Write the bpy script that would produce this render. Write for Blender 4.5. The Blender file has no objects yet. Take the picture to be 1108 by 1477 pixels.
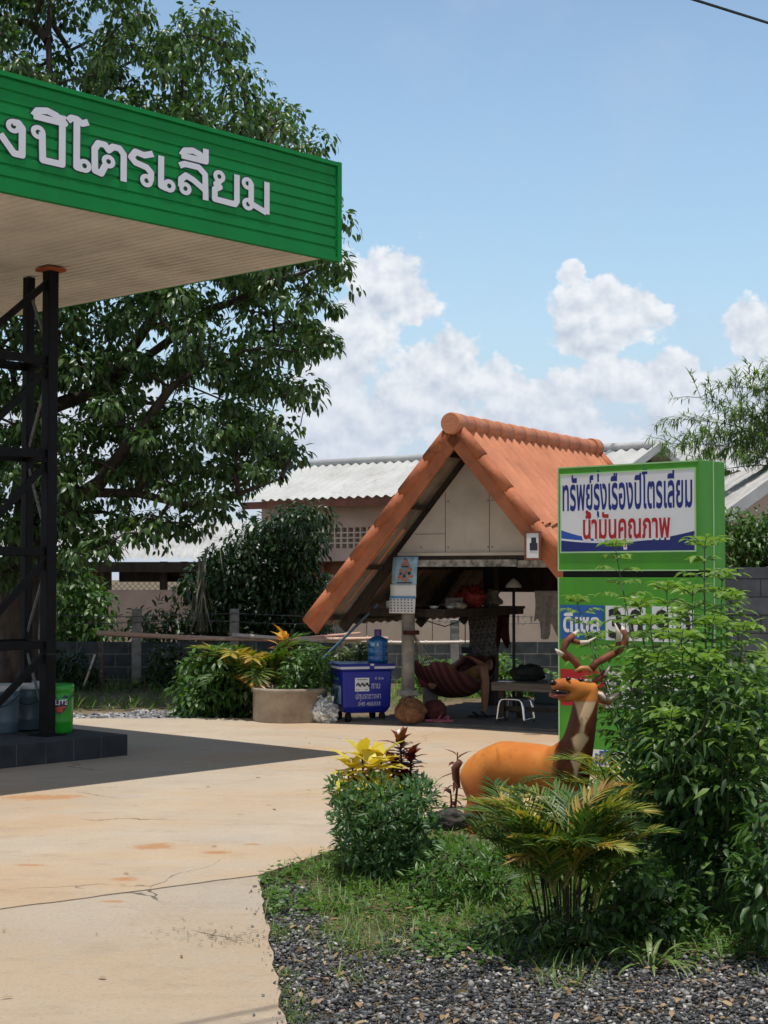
import bpy, bmesh, math, random
import numpy as np
from mathutils import Vector, Matrix, geometry
R = math.radians
S = bpy.context.scene
COL = S.collection

# ------------------------------------------------------------------ camera, sky, sun, exposure
F, CX, CY, HZ, CAMZ = 2300.0, 554.0, 738.5, 828.0, 1.65      # photo is 1108 x 1477
TILT = math.atan((HZ - CY) / F)
cam = bpy.data.cameras.new('camera')
cam.sensor_fit = 'VERTICAL'; cam.sensor_height = 24.0
cam.lens = 24.0 * F / 1477.0
cam.clip_start = 0.1; cam.clip_end = 3000
camo = bpy.data.objects.new('camera', cam); COL.objects.link(camo)
camo.location = (0, 0, CAMZ); camo.rotation_euler = (math.pi / 2 + TILT, 0, 0)
S.camera = camo
S.view_settings.view_transform = 'Standard'; S.view_settings.look = 'None'
S.view_settings.exposure = 0.0; S.view_settings.gamma = 1.0
S.cycles.use_denoising = True
S.cycles.use_adaptive_sampling = True; S.cycles.adaptive_threshold = 0.02; S.cycles.adaptive_min_samples = 16
S.cycles.max_bounces = 6; S.cycles.diffuse_bounces = 3; S.cycles.glossy_bounces = 2
S.cycles.transmission_bounces = 4; S.cycles.transparent_max_bounces = 6
S.cycles.sample_clamp_indirect = 4.0; S.cycles.caustics_reflective = False; S.cycles.caustics_refractive = False

SUN_EL, SUN_AZ = R(82.0), R(182.0)
sd = Vector((math.sin(SUN_AZ) * math.cos(SUN_EL), math.cos(SUN_AZ) * math.cos(SUN_EL), math.sin(SUN_EL)))
sun = bpy.data.lights.new('sun', 'SUN'); sun.energy = 4.2; sun.angle = R(0.5); sun.color = (1.0, 0.94, 0.86)
suno = bpy.data.objects.new('sun', sun); COL.objects.link(suno)
suno.rotation_euler = (-sd).to_track_quat('-Z', 'Y').to_euler()


def make_world():
    w = bpy.data.worlds.new('World'); S.world = w; w.use_nodes = True
    nt = w.node_tree; N = nt.nodes; L = nt.links
    bg = N['Background']
    sky = N.new('ShaderNodeTexSky'); sky.sky_type = 'NISHITA'; sky.sun_disc = False
    sky.sun_elevation = SUN_EL; sky.sun_rotation = SUN_AZ
    sky.air_density = 1.1; sky.dust_density = .5; sky.ozone_density = 1.2
    def M(op, a, b=None, c=None, clamp=False):
        n = N.new('ShaderNodeMath'); n.operation = op; n.use_clamp = clamp
        for i, v in enumerate((a, b, c)):
            if v is None: continue
            if isinstance(v, (int, float)): n.inputs[i].default_value = v
            else: L.new(v, n.inputs[i])
        return n.outputs[0]
    tc = N.new('ShaderNodeTexCoord'); sep = N.new('ShaderNodeSeparateXYZ'); L.new(tc.outputs['Generated'], sep.inputs[0])
    x, y, z = sep.outputs
    yy = M('MAXIMUM', y, 0.05)
    u = M('DIVIDE', x, yy); v = M('DIVIDE', z, yy)
    def noise(dx, dy, scale, detail, rough):
        cb = N.new('ShaderNodeCombineXYZ'); L.new(M('ADD', u, dx), cb.inputs[0]); L.new(M('ADD', v, dy), cb.inputs[1])
        n = N.new('ShaderNodeTexNoise'); n.inputs['Scale'].default_value = scale; n.inputs['Detail'].default_value = detail
        n.inputs['Roughness'].default_value = rough; L.new(cb.outputs[0], n.inputs['Vector'])
        return n.outputs['Fac']
    # cumulus heaps, as directions (tangent of azimuth, tangent of elevation) and size
    blobs = [(-.002, .186, .030, .030), (.014, .172, .024, .020), (-.016, .158, .034, .028), (-.03, .125, .03, .03),
             (.030, .125, .034, .034), (.040, .138, .018, .018), (.012, .105, .034, .026), (-.02, .092, .05, .03),
             (.142, .163, .040, .026), (.128, .150, .032, .020), (.163, .166, .022, .016), (.118, .191, .010, .010),
             (.078, .118, .022, .024), (.104, .112, .026, .020), (.150, .122, .058, .018), (.185, .126, .026, .018),
             (.232, .150, .024, .026), (.215, .118, .036, .022), (.245, .125, .03, .03), (.09, .088, .09, .022), (.20, .088, .09, .022),
             (-.30, .16, .06, .05), (-.2, .10, .09, .04), (.40, .15, .07, .05), (.5, .1, .12, .04), (-.5, .12, .12, .05)]
    def density(dx, dy, cheap=False):
        acc = None
        for (bu, bv, ru, rv) in blobs:
            a = M('MULTIPLY', M('ADD', u, dx - bu), 1 / ru); b = M('MULTIPLY', M('ADD', v, dy - bv), 1 / rv)
            d = M('SUBTRACT', 1.0, M('SQRT', M('ADD', M('MULTIPLY', a, a), M('MULTIPLY', b, b))))
            acc = d if acc is None else M('SMOOTH_MAX', acc, d, 0.25)
        acc = M('MAXIMUM', acc, -0.9)
        n1 = noise(dx, dy, 26, 7, .55)
        n2 = noise(dx + 7.3, dy + 2.1, 75, 6, .6)
        t = M('ADD', M('MULTIPLY', M('SUBTRACT', n1, .5), 2.1), M('MULTIPLY', M('SUBTRACT', n2, .5), 1.0))
        return M('ADD', acc, t)
    d0 = density(0, 0)
    def lumps(dx, dy): return M('ADD', M('MULTIPLY', noise(dx, dy, 26, 4, .55), 1.9), M('MULTIPLY', noise(dx + 7.3, dy + 2.1, 75, 2, .6), .75))
    l0, l1 = lumps(0, 0), lumps(.003, .008)                    # towards the sun: thick cloud there means shade here
    mr = N.new('ShaderNodeMapRange'); mr.interpolation_type = 'SMOOTHSTEP'
    L.new(d0, mr.inputs['Value']); mr.inputs['From Min'].default_value = .04; mr.inputs['From Max'].default_value = .30
    dens = mr.outputs[0]
    wisps = M('MULTIPLY', M('SUBTRACT', noise(3.1, 1.7, 9, 6, .6), .50, clamp=True), 1.1, clamp=True)
    # thin white veil thickening towards the horizon
    vr = N.new('ShaderNodeMapRange'); vr.interpolation_type = 'SMOOTHSTEP'; L.new(v, vr.inputs['Value'])
    vr.inputs['From Min'].default_value = .24; vr.inputs['From Max'].default_value = .04
    veil = M('ADD', M('MULTIPLY_ADD', vr.outputs[0], .54, .12), wisps, clamp=True)
    sh = N.new('ShaderNodeMapRange'); L.new(M('SUBTRACT', l1, l0), sh.inputs['Value'])
    sh.inputs['From Min'].default_value = -.50; sh.inputs['From Max'].default_value = .55
    cr = N.new('ShaderNodeValToRGB'); L.new(sh.outputs[0], cr.inputs[0])
    cr.color_ramp.elements[0].position = .22; cr.color_ramp.elements[0].color = (9.1, 9.3, 9.6, 1)
    cr.color_ramp.elements[1].position = .85; cr.color_ramp.elements[1].color = (5.6, 6.2, 7.2, 1)
    gain = N.new('ShaderNodeMixRGB'); gain.blend_type = 'MULTIPLY'; gain.inputs[0].default_value = 1
    L.new(sky.outputs[0], gain.inputs[1]); 
    zf = N.new('ShaderNodeMapRange'); zf.interpolation_type = 'SMOOTHSTEP'; L.new(z, zf.inputs[0]); zf.inputs[1].default_value = .25; zf.inputs[2].default_value = .75
    zc = N.new('ShaderNodeMixRGB'); L.new(zf.outputs[0], zc.inputs[0]); zc.inputs[1].default_value = (1.60, 1.72, 1.64, 1); zc.inputs[2].default_value = (.30, .36, .45, 1)
    L.new(zc.outputs[0], gain.inputs[2])
    m1 = N.new('ShaderNodeMixRGB'); L.new(veil, m1.inputs[0]); L.new(gain.outputs[0], m1.inputs[1]); m1.inputs[2].default_value = (4.9, 5.9, 7.7, 1)
    front = M('GREATER_THAN', y, 0.06)
    m2 = N.new('ShaderNodeMixRGB'); L.new(M('MULTIPLY', M('MULTIPLY', dens, .92), front), m2.inputs[0]); L.new(m1.outputs[0], m2.inputs[1]); L.new(cr.outputs[0], m2.inputs[2])
    # haze in front of the lowest clouds
    hr = N.new('ShaderNodeMapRange'); hr.interpolation_type = 'SMOOTHSTEP'; L.new(v, hr.inputs[0]); hr.inputs[1].default_value = .155; hr.inputs[2].default_value = .05
    mh = N.new('ShaderNodeMixRGB'); L.new(M('MULTIPLY', hr.outputs[0], .55), mh.inputs[0]); L.new(m2.outputs[0], mh.inputs[1]); mh.inputs[2].default_value = (5.7, 6.5, 7.8, 1)
    m2 = mh
    # unseen bright broken cloud added behind the viewer to lift shaded faces
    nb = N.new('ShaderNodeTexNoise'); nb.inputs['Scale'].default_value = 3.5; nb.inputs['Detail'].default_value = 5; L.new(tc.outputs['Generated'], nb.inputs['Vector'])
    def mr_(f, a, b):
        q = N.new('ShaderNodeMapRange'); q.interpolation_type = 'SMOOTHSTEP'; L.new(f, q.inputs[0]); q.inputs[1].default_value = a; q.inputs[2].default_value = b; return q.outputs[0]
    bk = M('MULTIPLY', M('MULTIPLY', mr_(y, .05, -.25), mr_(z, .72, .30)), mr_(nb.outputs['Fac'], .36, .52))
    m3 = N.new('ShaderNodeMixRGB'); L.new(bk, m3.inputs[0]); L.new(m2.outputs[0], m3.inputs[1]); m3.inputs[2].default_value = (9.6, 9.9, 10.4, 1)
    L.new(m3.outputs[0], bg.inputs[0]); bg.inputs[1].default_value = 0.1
make_world()

# ------------------------------------------------------------------ helpers
rng = np.random.default_rng(7)
rnd = random.Random(11)

def px(u, v, Y):
    """World point seen at photo pixel (u, v), Y metres ahead of the camera."""
    a, b = (u - CX) / F, -(v - CY) / F
    fy = math.cos(TILT) - b * math.sin(TILT); fz = math.sin(TILT) + b * math.cos(TILT)
    k = Y / fy
    return Vector((a * k, Y, CAMZ + fz * k))

def gp(u, v, z=0.0):
    a, b = (u - CX) / F, -(v - CY) / F
    fy = math.cos(TILT) - b * math.sin(TILT); fz = math.sin(TILT) + b * math.cos(TILT)
    k = (z - CAMZ) / fz
    return Vector((a * k, fy * k, z))

def gz(v, Y):
    return px(CX, v, Y).z

def tag(o, label=None, cat=None, group=None, kind=None):
    if label: o['label'] = label
    if cat: o['category'] = cat
    if group: o['group'] = group
    if kind: o['kind'] = kind
    return o

def thing(name, label, cat, loc=(0, 0, 0), rz=0.0, group=None):
    o = bpy.data.objects.new(name, None); COL.objects.link(o); o.empty_display_size = .1
    o.location = loc; o.rotation_euler = (0, 0, rz)
    return tag(o, label, cat, group)

def copy_tree(o, parent=None):
    c = o.copy(); COL.objects.link(c); c.parent = parent
    for ch in [x for x in COL.objects if x.parent == o]: copy_tree(ch, c)
    return c

def wm(o):
    return (wm(o.parent) @ o.matrix_parent_inverse if o.parent else Matrix.Identity(4)) @ o.matrix_basis

def hang(o, parent):
    """Parent o, whose mesh is in world coordinates, without moving it."""
    if parent is not None: o.parent = parent; o.matrix_parent_inverse = wm(parent).inverted()
    return o

class MB:
    """Collects shapes, then links them as ONE mesh object."""
    def __init__(s): s.v = []; s.f = []; s.m = []; s.sm = []
    def add(s, vs, fs, mi=0, smooth=False):
        b = len(s.v); s.v += [tuple(p) for p in vs]
        for f in fs: s.f.append(tuple(i + b for i in f)); s.m.append(mi); s.sm.append(smooth)
        return s
    def box(s, x0, x1, y0, y1, z0, z1, mi=0):
        vs = [(x, y, z) for z in (z0, z1) for y in (y0, y1) for x in (x0, x1)]
        return s.add(vs, [(0, 2, 3, 1), (4, 5, 7, 6), (0, 1, 5, 4), (2, 6, 7, 3), (0, 4, 6, 2), (1, 3, 7, 5)], mi)
    def obox(s, o, ax, ay, az, mi=0):
        """Parallelepiped from corner o along three edge vectors."""
        o, ax, ay, az = map(Vector, (o, ax, ay, az))
        vs = [o + a * ax + b * ay + c * az for c in (0, 1) for b in (0, 1) for a in (0, 1)]
        fs = [(0, 2, 3, 1), (4, 5, 7, 6), (0, 1, 5, 4), (2, 6, 7, 3), (0, 4, 6, 2), (1, 3, 7, 5)]
        if ax.cross(ay).dot(az) < 0: fs = [f[::-1] for f in fs]
        return s.add(vs, fs, mi)
    def beam(s, p, q, w, h, mi=0, up=(0, 0, 1)):
        p, q = Vector(p), Vector(q); d = (q - p)
        upv = Vector(up); sx = d.cross(upv)
        if sx.length < 1e-6: sx = d.cross(Vector((1, 0, 0)))
        sx.normalize(); sz = sx.cross(d).normalized()
        return s.obox(p - sx * w / 2 - sz * h / 2, sx * w, d, sz * h, mi)
    def tube(s, pts, rad, n=8, mi=0, cap=True, smooth=True, closed=False):
        pts = [Vector(p) for p in pts]; k = len(pts)
        rs = list(rad) if hasattr(rad, '__len__') else [rad] * k
        vs = []; ref = None
        for i, p in enumerate(pts):
            if closed: t = pts[(i + 1) % k] - pts[i - 1]
            else: t = pts[min(i + 1, k - 1)] - pts[max(i - 1, 0)]
            if t.length < 1e-9: t = Vector((0, 0, 1))
            t.normalize()
            if ref is None: ref = Vector((0, 0, 1)) if abs(t.z) < .9 else Vector((1, 0, 0))
            a = (ref - t * ref.dot(t)).normalized(); b = t.cross(a); ref = a
            vs += [p + (a * math.cos(q) + b * math.sin(q)) * rs[i] for q in (2 * math.pi * j / n for j in range(n))]
        fs = []
        for i in range(k if closed else k - 1):
            i2 = (i + 1) % k
            for j in range(n):
                fs.append((i * n + j, i * n + (j + 1) % n, i2 * n + (j + 1) % n, i2 * n + j))
        s.add(vs, fs, mi, smooth)
        if cap and not closed:
            b = len(s.v) - len(vs)
            s.f.append(tuple(b + j for j in range(n))[::-1]); s.m.append(mi); s.sm.append(False)
            s.f.append(tuple(b + (k - 1) * n + j for j in range(n))); s.m.append(mi); s.sm.append(False)
        return s
    def lathe(s, prof, n=24, c=(0, 0, 0), mi=0, smooth=True):
        vs = []; c = Vector(c)
        for (r, z) in prof:
            vs += [c + Vector((r * math.cos(2 * math.pi * j / n), r * math.sin(2 * math.pi * j / n), z)) for j in range(n)]
        fs = [(i * n + j, i * n + (j + 1) % n, (i + 1) * n + (j + 1) % n, (i + 1) * n + j) for i in range(len(prof) - 1) for j in range(n)]
        return s.add(vs, fs, mi, smooth)
    def prism(s, poly, ext, mi=0):
        """Planar polygon (3D points) extruded along ext."""
        n = len(poly); a = [Vector(p) for p in poly]; b = [p + Vector(ext) for p in a]
        nr = Vector((0, 0, 0))
        for i in range(n): nr += a[i].cross(a[(i + 1) % n])
        fl = nr.dot(Vector(ext)) > 0
        f0 = tuple(range(n)); f1 = tuple(range(n, 2 * n))
        fs = [f0[::-1] if fl else f0, f1 if fl else f1[::-1]]
        for i in range(n):
            q = (i, (i + 1) % n, n + (i + 1) % n, n + i)
            fs.append(q if fl else q[::-1])
        return s.add(a + b, fs, mi)
    def grid(s, P, mi=0, smooth=True, flip=False):
        """P[i][j] points."""
        h, w = len(P), len(P[0]); vs = [p for row in P for p in row]
        fs = [(i * w + j, i * w + j + 1, (i + 1) * w + j + 1, (i + 1) * w + j) for i in range(h - 1) for j in range(w - 1)]
        if flip: fs = [f[::-1] for f in fs]
        return s.add(vs, fs, mi, smooth)
    def ball(s, c, r, n=10, m=7, mi=0, sc=(1, 1, 1)):
        c = Vector(c); P = []
        for i in range(m + 1):
            th = math.pi * i / m
            P.append([c + Vector((sc[0] * r * math.sin(th) * math.cos(2 * math.pi * j / n), sc[1] * r * math.sin(th) * math.sin(2 * math.pi * j / n), -sc[2] * r * math.cos(th))) for j in range(n + 1)])
        return s.grid(P, mi)
    def build(s, name, mats, parent=None, bevel=0.0, seg=2):
        me = bpy.data.meshes.new(name); me.from_pydata(s.v, [], s.f)
        for m in (mats if isinstance(mats, (list, tuple)) else [mats]): me.materials.append(m)
        me.polygons.foreach_set('material_index', s.m); me.polygons.foreach_set('use_smooth', s.sm); me.update()
        o = bpy.data.objects.new(name, me); COL.objects.link(o)
        hang(o, parent)
        if bevel:
            b = o.modifiers.new('bevel', 'BEVEL'); b.width = bevel; b.segments = seg; b.limit_method = 'ANGLE'; b.angle_limit = R(40)
        return o

# ------------------------------------------------------------------ materials
def new_mat(name):
    m = bpy.data.materials.new(name); m.use_nodes = True
    nt = m.node_tree; return m, nt, nt.nodes, nt.links, nt.nodes['Principled BSDF']

def mat(name, col, rough=.6, var=.15, scale=6.0, bump=.0, bscale=40.0, metal=0.0, spec=.4, col2=None, coat=0.0, stretch=(1, 1, 1), detail=5, spots=None):
    """Painted / mineral surface: base colour with noise towards col2 and a fine bump."""
    m, nt, N, L, p = new_mat(name)
    tc = N.new('ShaderNodeTexCoord'); mp = N.new('ShaderNodeMapping'); mp.inputs['Scale'].default_value = stretch
    L.new(tc.outputs['Object'], mp.inputs[0])
    n = N.new('ShaderNodeTexNoise'); n.inputs['Scale'].default_value = scale; n.inputs['Detail'].default_value = detail; n.inputs['Roughness'].default_value = .62
    L.new(mp.outputs[0], n.inputs['Vector'])
    c2 = col2 if col2 else tuple(max(0, c * (1 - var * 2)) for c in col)
    r = N.new('ShaderNodeValToRGB'); r.color_ramp.elements[0].position = .32; r.color_ramp.elements[1].position = .68
    r.color_ramp.elements[0].color = (*c2, 1); r.color_ramp.elements[1].color = (*[min(1, c * (1 + var * .4)) for c in col], 1)
    L.new(n.outputs['Fac'], r.inputs[0]); L.new(r.outputs[0], p.inputs['Base Color'])
    if spots:                                                   # stains: (colour, scale, from, to, amount, stretch)
        sc_, ss_, s0, s1, am, st = spots
        mp2 = N.new('ShaderNodeMapping'); mp2.inputs['Scale'].default_value = st; mp2.inputs['Location'].default_value = (3.7, 1.9, 5.3); L.new(tc.outputs['Object'], mp2.inputs[0])
        n3 = N.new('ShaderNodeTexNoise'); n3.inputs['Scale'].default_value = ss_; n3.inputs['Detail'].default_value = 9; n3.inputs['Roughness'].default_value = .7; L.new(mp2.outputs[0], n3.inputs['Vector'])
        q = N.new('ShaderNodeMapRange'); q.interpolation_type = 'SMOOTHSTEP'; L.new(n3.outputs['Fac'], q.inputs[0]); q.inputs[1].default_value = s0; q.inputs[2].default_value = s1; q.inputs[4].default_value = am
        x3 = N.new('ShaderNodeMixRGB'); L.new(q.outputs[0], x3.inputs[0]); L.new(r.outputs[0], x3.inputs[1]); x3.inputs[2].default_value = (*sc_, 1); L.new(x3.outputs[0], p.inputs['Base Color'])
    p.inputs['Roughness'].default_value = rough; p.inputs['Metallic'].default_value = metal; p.inputs['Specular IOR Level'].default_value = spec
    p.inputs['Coat Weight'].default_value = coat
    if bump:
        n2 = N.new('ShaderNodeTexNoise'); n2.inputs['Scale'].default_value = bscale; n2.inputs['Detail'].default_value = 4
        L.new(mp.outputs[0], n2.inputs['Vector'])
        b = N.new('ShaderNodeBump'); b.inputs['Strength'].default_value = bump; b.inputs['Distance'].default_value = .02
        L.new(n2.outputs['Fac'], b.inputs['Height']); L.new(b.outputs[0], p.inputs['Normal'])
    return m

def leaf_mat(name, cols, rough=.45, trans=.35, spec=.5, tcol=(1.3, 1.5, .5)):
    """Leaf: colour picked per leaf from cols by its 'rnd' value, some light passing through."""
    m, nt, N, L, p = new_mat(name)
    at = N.new('ShaderNodeAttribute'); at.attribute_name = 'rnd'
    r = N.new('ShaderNodeValToRGB'); el = r.color_ramp.elements
    while len(el) < len(cols): el.new(.5)
    for i, c in enumerate(cols): el[i].position = i / (len(cols) - 1) if len(cols) > 1 else 0; el[i].color = (*c, 1)
    L.new(at.outputs['Fac'], r.inputs[0]); L.new(r.outputs[0], p.inputs['Base Color'])
    p.inputs['Roughness'].default_value = rough; p.inputs['Specular IOR Level'].default_value = spec
    t = N.new('ShaderNodeBsdfTranslucent'); mx = N.new('ShaderNodeMixRGB'); mx.blend_type = 'MULTIPLY'; mx.inputs[0].default_value = 1
    L.new(r.outputs[0], mx.inputs[1]); mx.inputs[2].default_value = (*tcol, 1); L.new(mx.outputs[0], t.inputs[0])
    ms = N.new('ShaderNodeMixShader'); ms.inputs[0].default_value = trans
    L.new(p.outputs[0], ms.inputs[1]); L.new(t.outputs[0], ms.inputs[2]); L.new(ms.outputs[0], N['Material Output'].inputs[0])
    return m

# ------------------------------------------------------------------ leaves
T_LEAF = np.array([(0, 0, 0), (.28, .42, 0), (.30, 0, 0), (.28, -.42, 0), (.65, .40, 0), (.66, 0, 0), (.65, -.40, 0), (1, 0, 0)], float)
F_LEAF = [(0, 2, 1), (0, 3, 2), (1, 2, 5, 4), (2, 3, 6, 5), (4, 5, 7), (5, 6, 7)]
T_LANCE = np.array([(0, 0, 0), (.30, .5, 0), (.32, 0, 0), (.30, -.5, 0), (.7, .36, 0), (.72, 0, 0), (.7, -.36, 0), (1, 0, 0)], float)

def norm(a): return a / np.maximum(np.linalg.norm(a, axis=-1, keepdims=True), 1e-9)

def leaf_arrays(pos, axis, up, Ln, Wd, fold=.25, droop=.25, tmpl=T_LEAF):
    """Vertices (N*8,3): each leaf bends down along its length and folds about its midrib."""
    axis = norm(axis); side = norm(np.cross(up, axis)); nor = np.cross(axis, side)
    t = tmpl
    x = t[:, 0][None, :, None] * Ln[:, None, None]
    y = t[:, 1][None, :, None] * Wd[:, None, None]
    z = (np.abs(t[:, 1])[None, :, None] * Wd[:, None, None] * fold) - (t[:, 0] ** 2)[None, :, None] * (Ln * droop)[:, None, None]
    return (pos[:, None, :] + x * axis[:, None, :] + y * side[:, None, :] + z * nor[:, None, :]).reshape(-1, 3)

class Leaves:
    def __init__(s): s.P = []; s.r = []
    def add(s, pos, axis, up, Ln, Wd, r=None, **k):
        pos = np.atleast_2d(np.asarray(pos, float)); n = len(pos)
        if n == 0: return s
        ax = np.broadcast_to(np.asarray(axis, float), (n, 3)); u = np.broadcast_to(np.asarray(up, float), (n, 3))
        Ln = np.broadcast_to(np.asarray(Ln, float), (n,)); Wd = np.broadcast_to(np.asarray(Wd, float), (n,))
        s.P.append(leaf_arrays(pos, ax, u, Ln, Wd, **k))
        s.r.append(rng.random(n) if r is None else np.broadcast_to(np.asarray(r, float), (n,)))
        return s
    def build(s, name, m, parent=None):
        V = np.concatenate(s.P); r = np.concatenate(s.r); n = len(r)
        me = bpy.data.meshes.new(name)
        sizes = np.array([len(f) for f in F_LEAF]); flat = np.array([i for f in F_LEAF for i in f])
        idx = (flat[None, :] + (np.arange(n) * 8)[:, None]).ravel()
        me.vertices.add(len(V)); me.vertices.foreach_set('co', V.ravel())
        me.loops.add(len(idx)); me.loops.foreach_set('vertex_index', idx.astype(np.int32))
        st = np.concatenate([[0], np.cumsum(np.tile(sizes, n))[:-1]])
        me.polygons.add(len(st)); me.polygons.foreach_set('loop_start', st.astype(np.int32)); me.polygons.foreach_set('loop_total', np.tile(sizes, n).astype(np.int32))
        me.polygons.foreach_set('use_smooth', np.ones(len(st), bool))
        me.update(calc_edges=True)
        a = me.attributes.new('rnd', 'FLOAT', 'POINT'); a.data.foreach_set('value', np.repeat(r, 8).astype(np.float32))
        me.materials.append(m)
        o = bpy.data.objects.new(name, me); COL.objects.link(o)
        hang(o, parent)
        return o

def randdir(n): return norm(rng.normal(size=(n, 3)))

def clump(lv, c, rad, n, L, W, down=.4, sq=.8, jit=.5, **k):
    """n leaves spread in an ellipsoid round c, mostly near its shell, tips outwards and down."""
    d = randdir(n); rr = np.cbrt(rng.random(n)) ** .6
    pos = np.asarray(c) + d * (rr * rad)[:, None] * np.array([1, 1, sq])
    ax = norm(d * .7 + np.array([0, 0, -down]) + randdir(n) * jit)
    up = norm(np.array([0, 0, 1.0]) + randdir(n) * .55 + d * .4)
    lv.add(pos, ax, up, L * (.65 + .7 * rng.random(n)), W * (.7 + .6 * rng.random(n)), **k)

def branch_to(clusters, nodes, r_tip=.008, wiggle=.12, power=.5):
    """Grow limbs: every cluster centre is tied to the nearest limb node. Returns an MB of tapered tubes."""
    nodes = [Vector(p) for p in nodes]; par = [i - 1 for i in range(len(nodes))]; n0 = len(nodes)
    base = nodes[-1]
    order = sorted(range(len(clusters)), key=lambda i: min((Vector(clusters[i]) - q).length for q in nodes[:n0]))
    depth = [0.0] * n0
    for i in order:
        c = Vector(clusters[i])
        arr = np.array([tuple(q) for q in nodes]); dist = np.linalg.norm(arr - np.array(c), axis=1) + .25 * np.array(depth) + np.where(arr[:, 2] > c.z + .3, .6, 0)
        j = int(dist.argmin()); q = nodes[j]; L = (c - q).length
        mid = q.lerp(c, .5) + Vector(rng.normal(size=3) * wiggle * L) + Vector((0, 0, .10 * L))
        nodes.append(mid); par.append(j); depth.append(depth[j] + L * .5)
        nodes.append(c); par.append(len(nodes) - 2); depth.append(depth[j] + L)
    cnt = [0] * len(nodes)
    for i in range(len(nodes) - 1, -1, -1):
        cnt[i] += 1
        if par[i] >= 0: cnt[par[i]] += cnt[i]
    mb = MB()
    for i in range(n0, len(nodes)):
        if par[i] < 0: continue
        a, b = nodes[par[i]], nodes[i]
        ra = r_tip * (min(cnt[par[i]], cnt[i] * 1.3)) ** power; rb = r_tip * cnt[i] ** power
        mb.tube([a, b], [ra, rb], n=6, cap=False)
    return mb

# ------------------------------------------------------------------ lettering
def text2d(body, embolden=0.0):
    """Outline of a text as a clean triangulation: (verts, tris, boundary edges), unit em."""
    cu = bpy.data.curves.new('lettering', 'FONT'); cu.body = body; cu.size = 1; cu.resolution_u = 3; cu.fill_mode = 'NONE'
    o = bpy.data.objects.new('lettering', cu); COL.objects.link(o)
    bpy.context.view_layer.update()
    me = o.evaluated_get(bpy.context.evaluated_depsgraph_get()).to_mesh()
    V = np.array([tuple(v.co)[:2] for v in me.vertices]); Eg = np.array([tuple(e.vertices) for e in me.edges])
    bpy.data.objects.remove(o); bpy.data.curves.remove(cu)
    nxt = {}
    adj = {}
    for a, b in Eg: adj.setdefault(a, []).append(b); adj.setdefault(b, []).append(a)
    seen = set(); loops = []
    for a in sorted(adj):
        if a in seen: continue
        lp = [a]; seen.add(a)
        nb = a + 1 if a + 1 in adj[a] else adj[a][0]
        while nb not in seen:
            lp.append(nb); seen.add(nb)
            c = [q for q in adj[nb] if q not in seen]
            if not c: break
            nb = nb + 1 if nb + 1 in c else c[0]
        if len(lp) > 2: loops.append(V[lp])
    def area(p): return .5 * np.sum(p[:, 0] * np.roll(p[:, 1], -1) - np.roll(p[:, 0], -1) * p[:, 1])
    sg = np.sign(sum(area(p) for p in loops)) or 1
    out = []
    for p in loops:
        keep = np.linalg.norm(p - np.roll(p, 1, axis=0), axis=1) > 1e-5; p = p[keep]
        if len(p) < 3: continue
        if embolden:
            e0 = norm(p - np.roll(p, 1, axis=0)); e1 = norm(np.roll(p, -1, axis=0) - p)
            n0 = np.stack([e0[:, 1], -e0[:, 0]], 1); n1 = np.stack([e1[:, 1], -e1[:, 0]], 1)
            nn = n0 + n1; k = np.sum(nn * nn, 1, keepdims=True) / 2
            p = p + sg * nn / np.maximum(k, .5) * embolden
        out.append(p)
    return fill_loops(out)

def fill_loops(out):
    """Union of closed outlines (non-zero winding) as a clean triangulation."""
    vs = [Vector(q) for p in out for q in p]; es = []; b = 0
    A = []; B = []
    for p in out:
        n = len(p); es += [(b + i, b + (i + 1) % n) for i in range(n)]; b += n
        A.append(p); B.append(np.roll(p, -1, axis=0))
    A = np.concatenate(A); B = np.concatenate(B)
    r = geometry.delaunay_2d_cdt(vs, es, [], 0, 1e-6)
    P = np.array([tuple(q) for q in r[0]]); tris = []
    for f in r[2]:
        c = P[list(f)].mean(0)
        up = (A[:, 1] <= c[1]) & (B[:, 1] > c[1]); dn = (A[:, 1] > c[1]) & (B[:, 1] <= c[1])
        side = (B[:, 0] - A[:, 0]) * (c[1] - A[:, 1]) - (c[0] - A[:, 0]) * (B[:, 1] - A[:, 1])
        w = np.sum(up & (side > 0)) - np.sum(dn & (side < 0))
        if w != 0: tris.append(tuple(f))
    ed = {}
    for t in tris:
        for i in range(len(t)):
            k = (t[i], t[(i + 1) % len(t)]); ed[k] = 1
    bound = [k for k in ed if (k[1], k[0]) not in ed]
    return P, tris, bound

def circ(c, r, n=18, cw=False):
    a = np.linspace(0, 2 * math.pi, n, endpoint=False) * (-1 if cw else 1)
    return np.stack([c[0] + r * np.cos(a), c[1] + r * np.sin(a)], 1)

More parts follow.
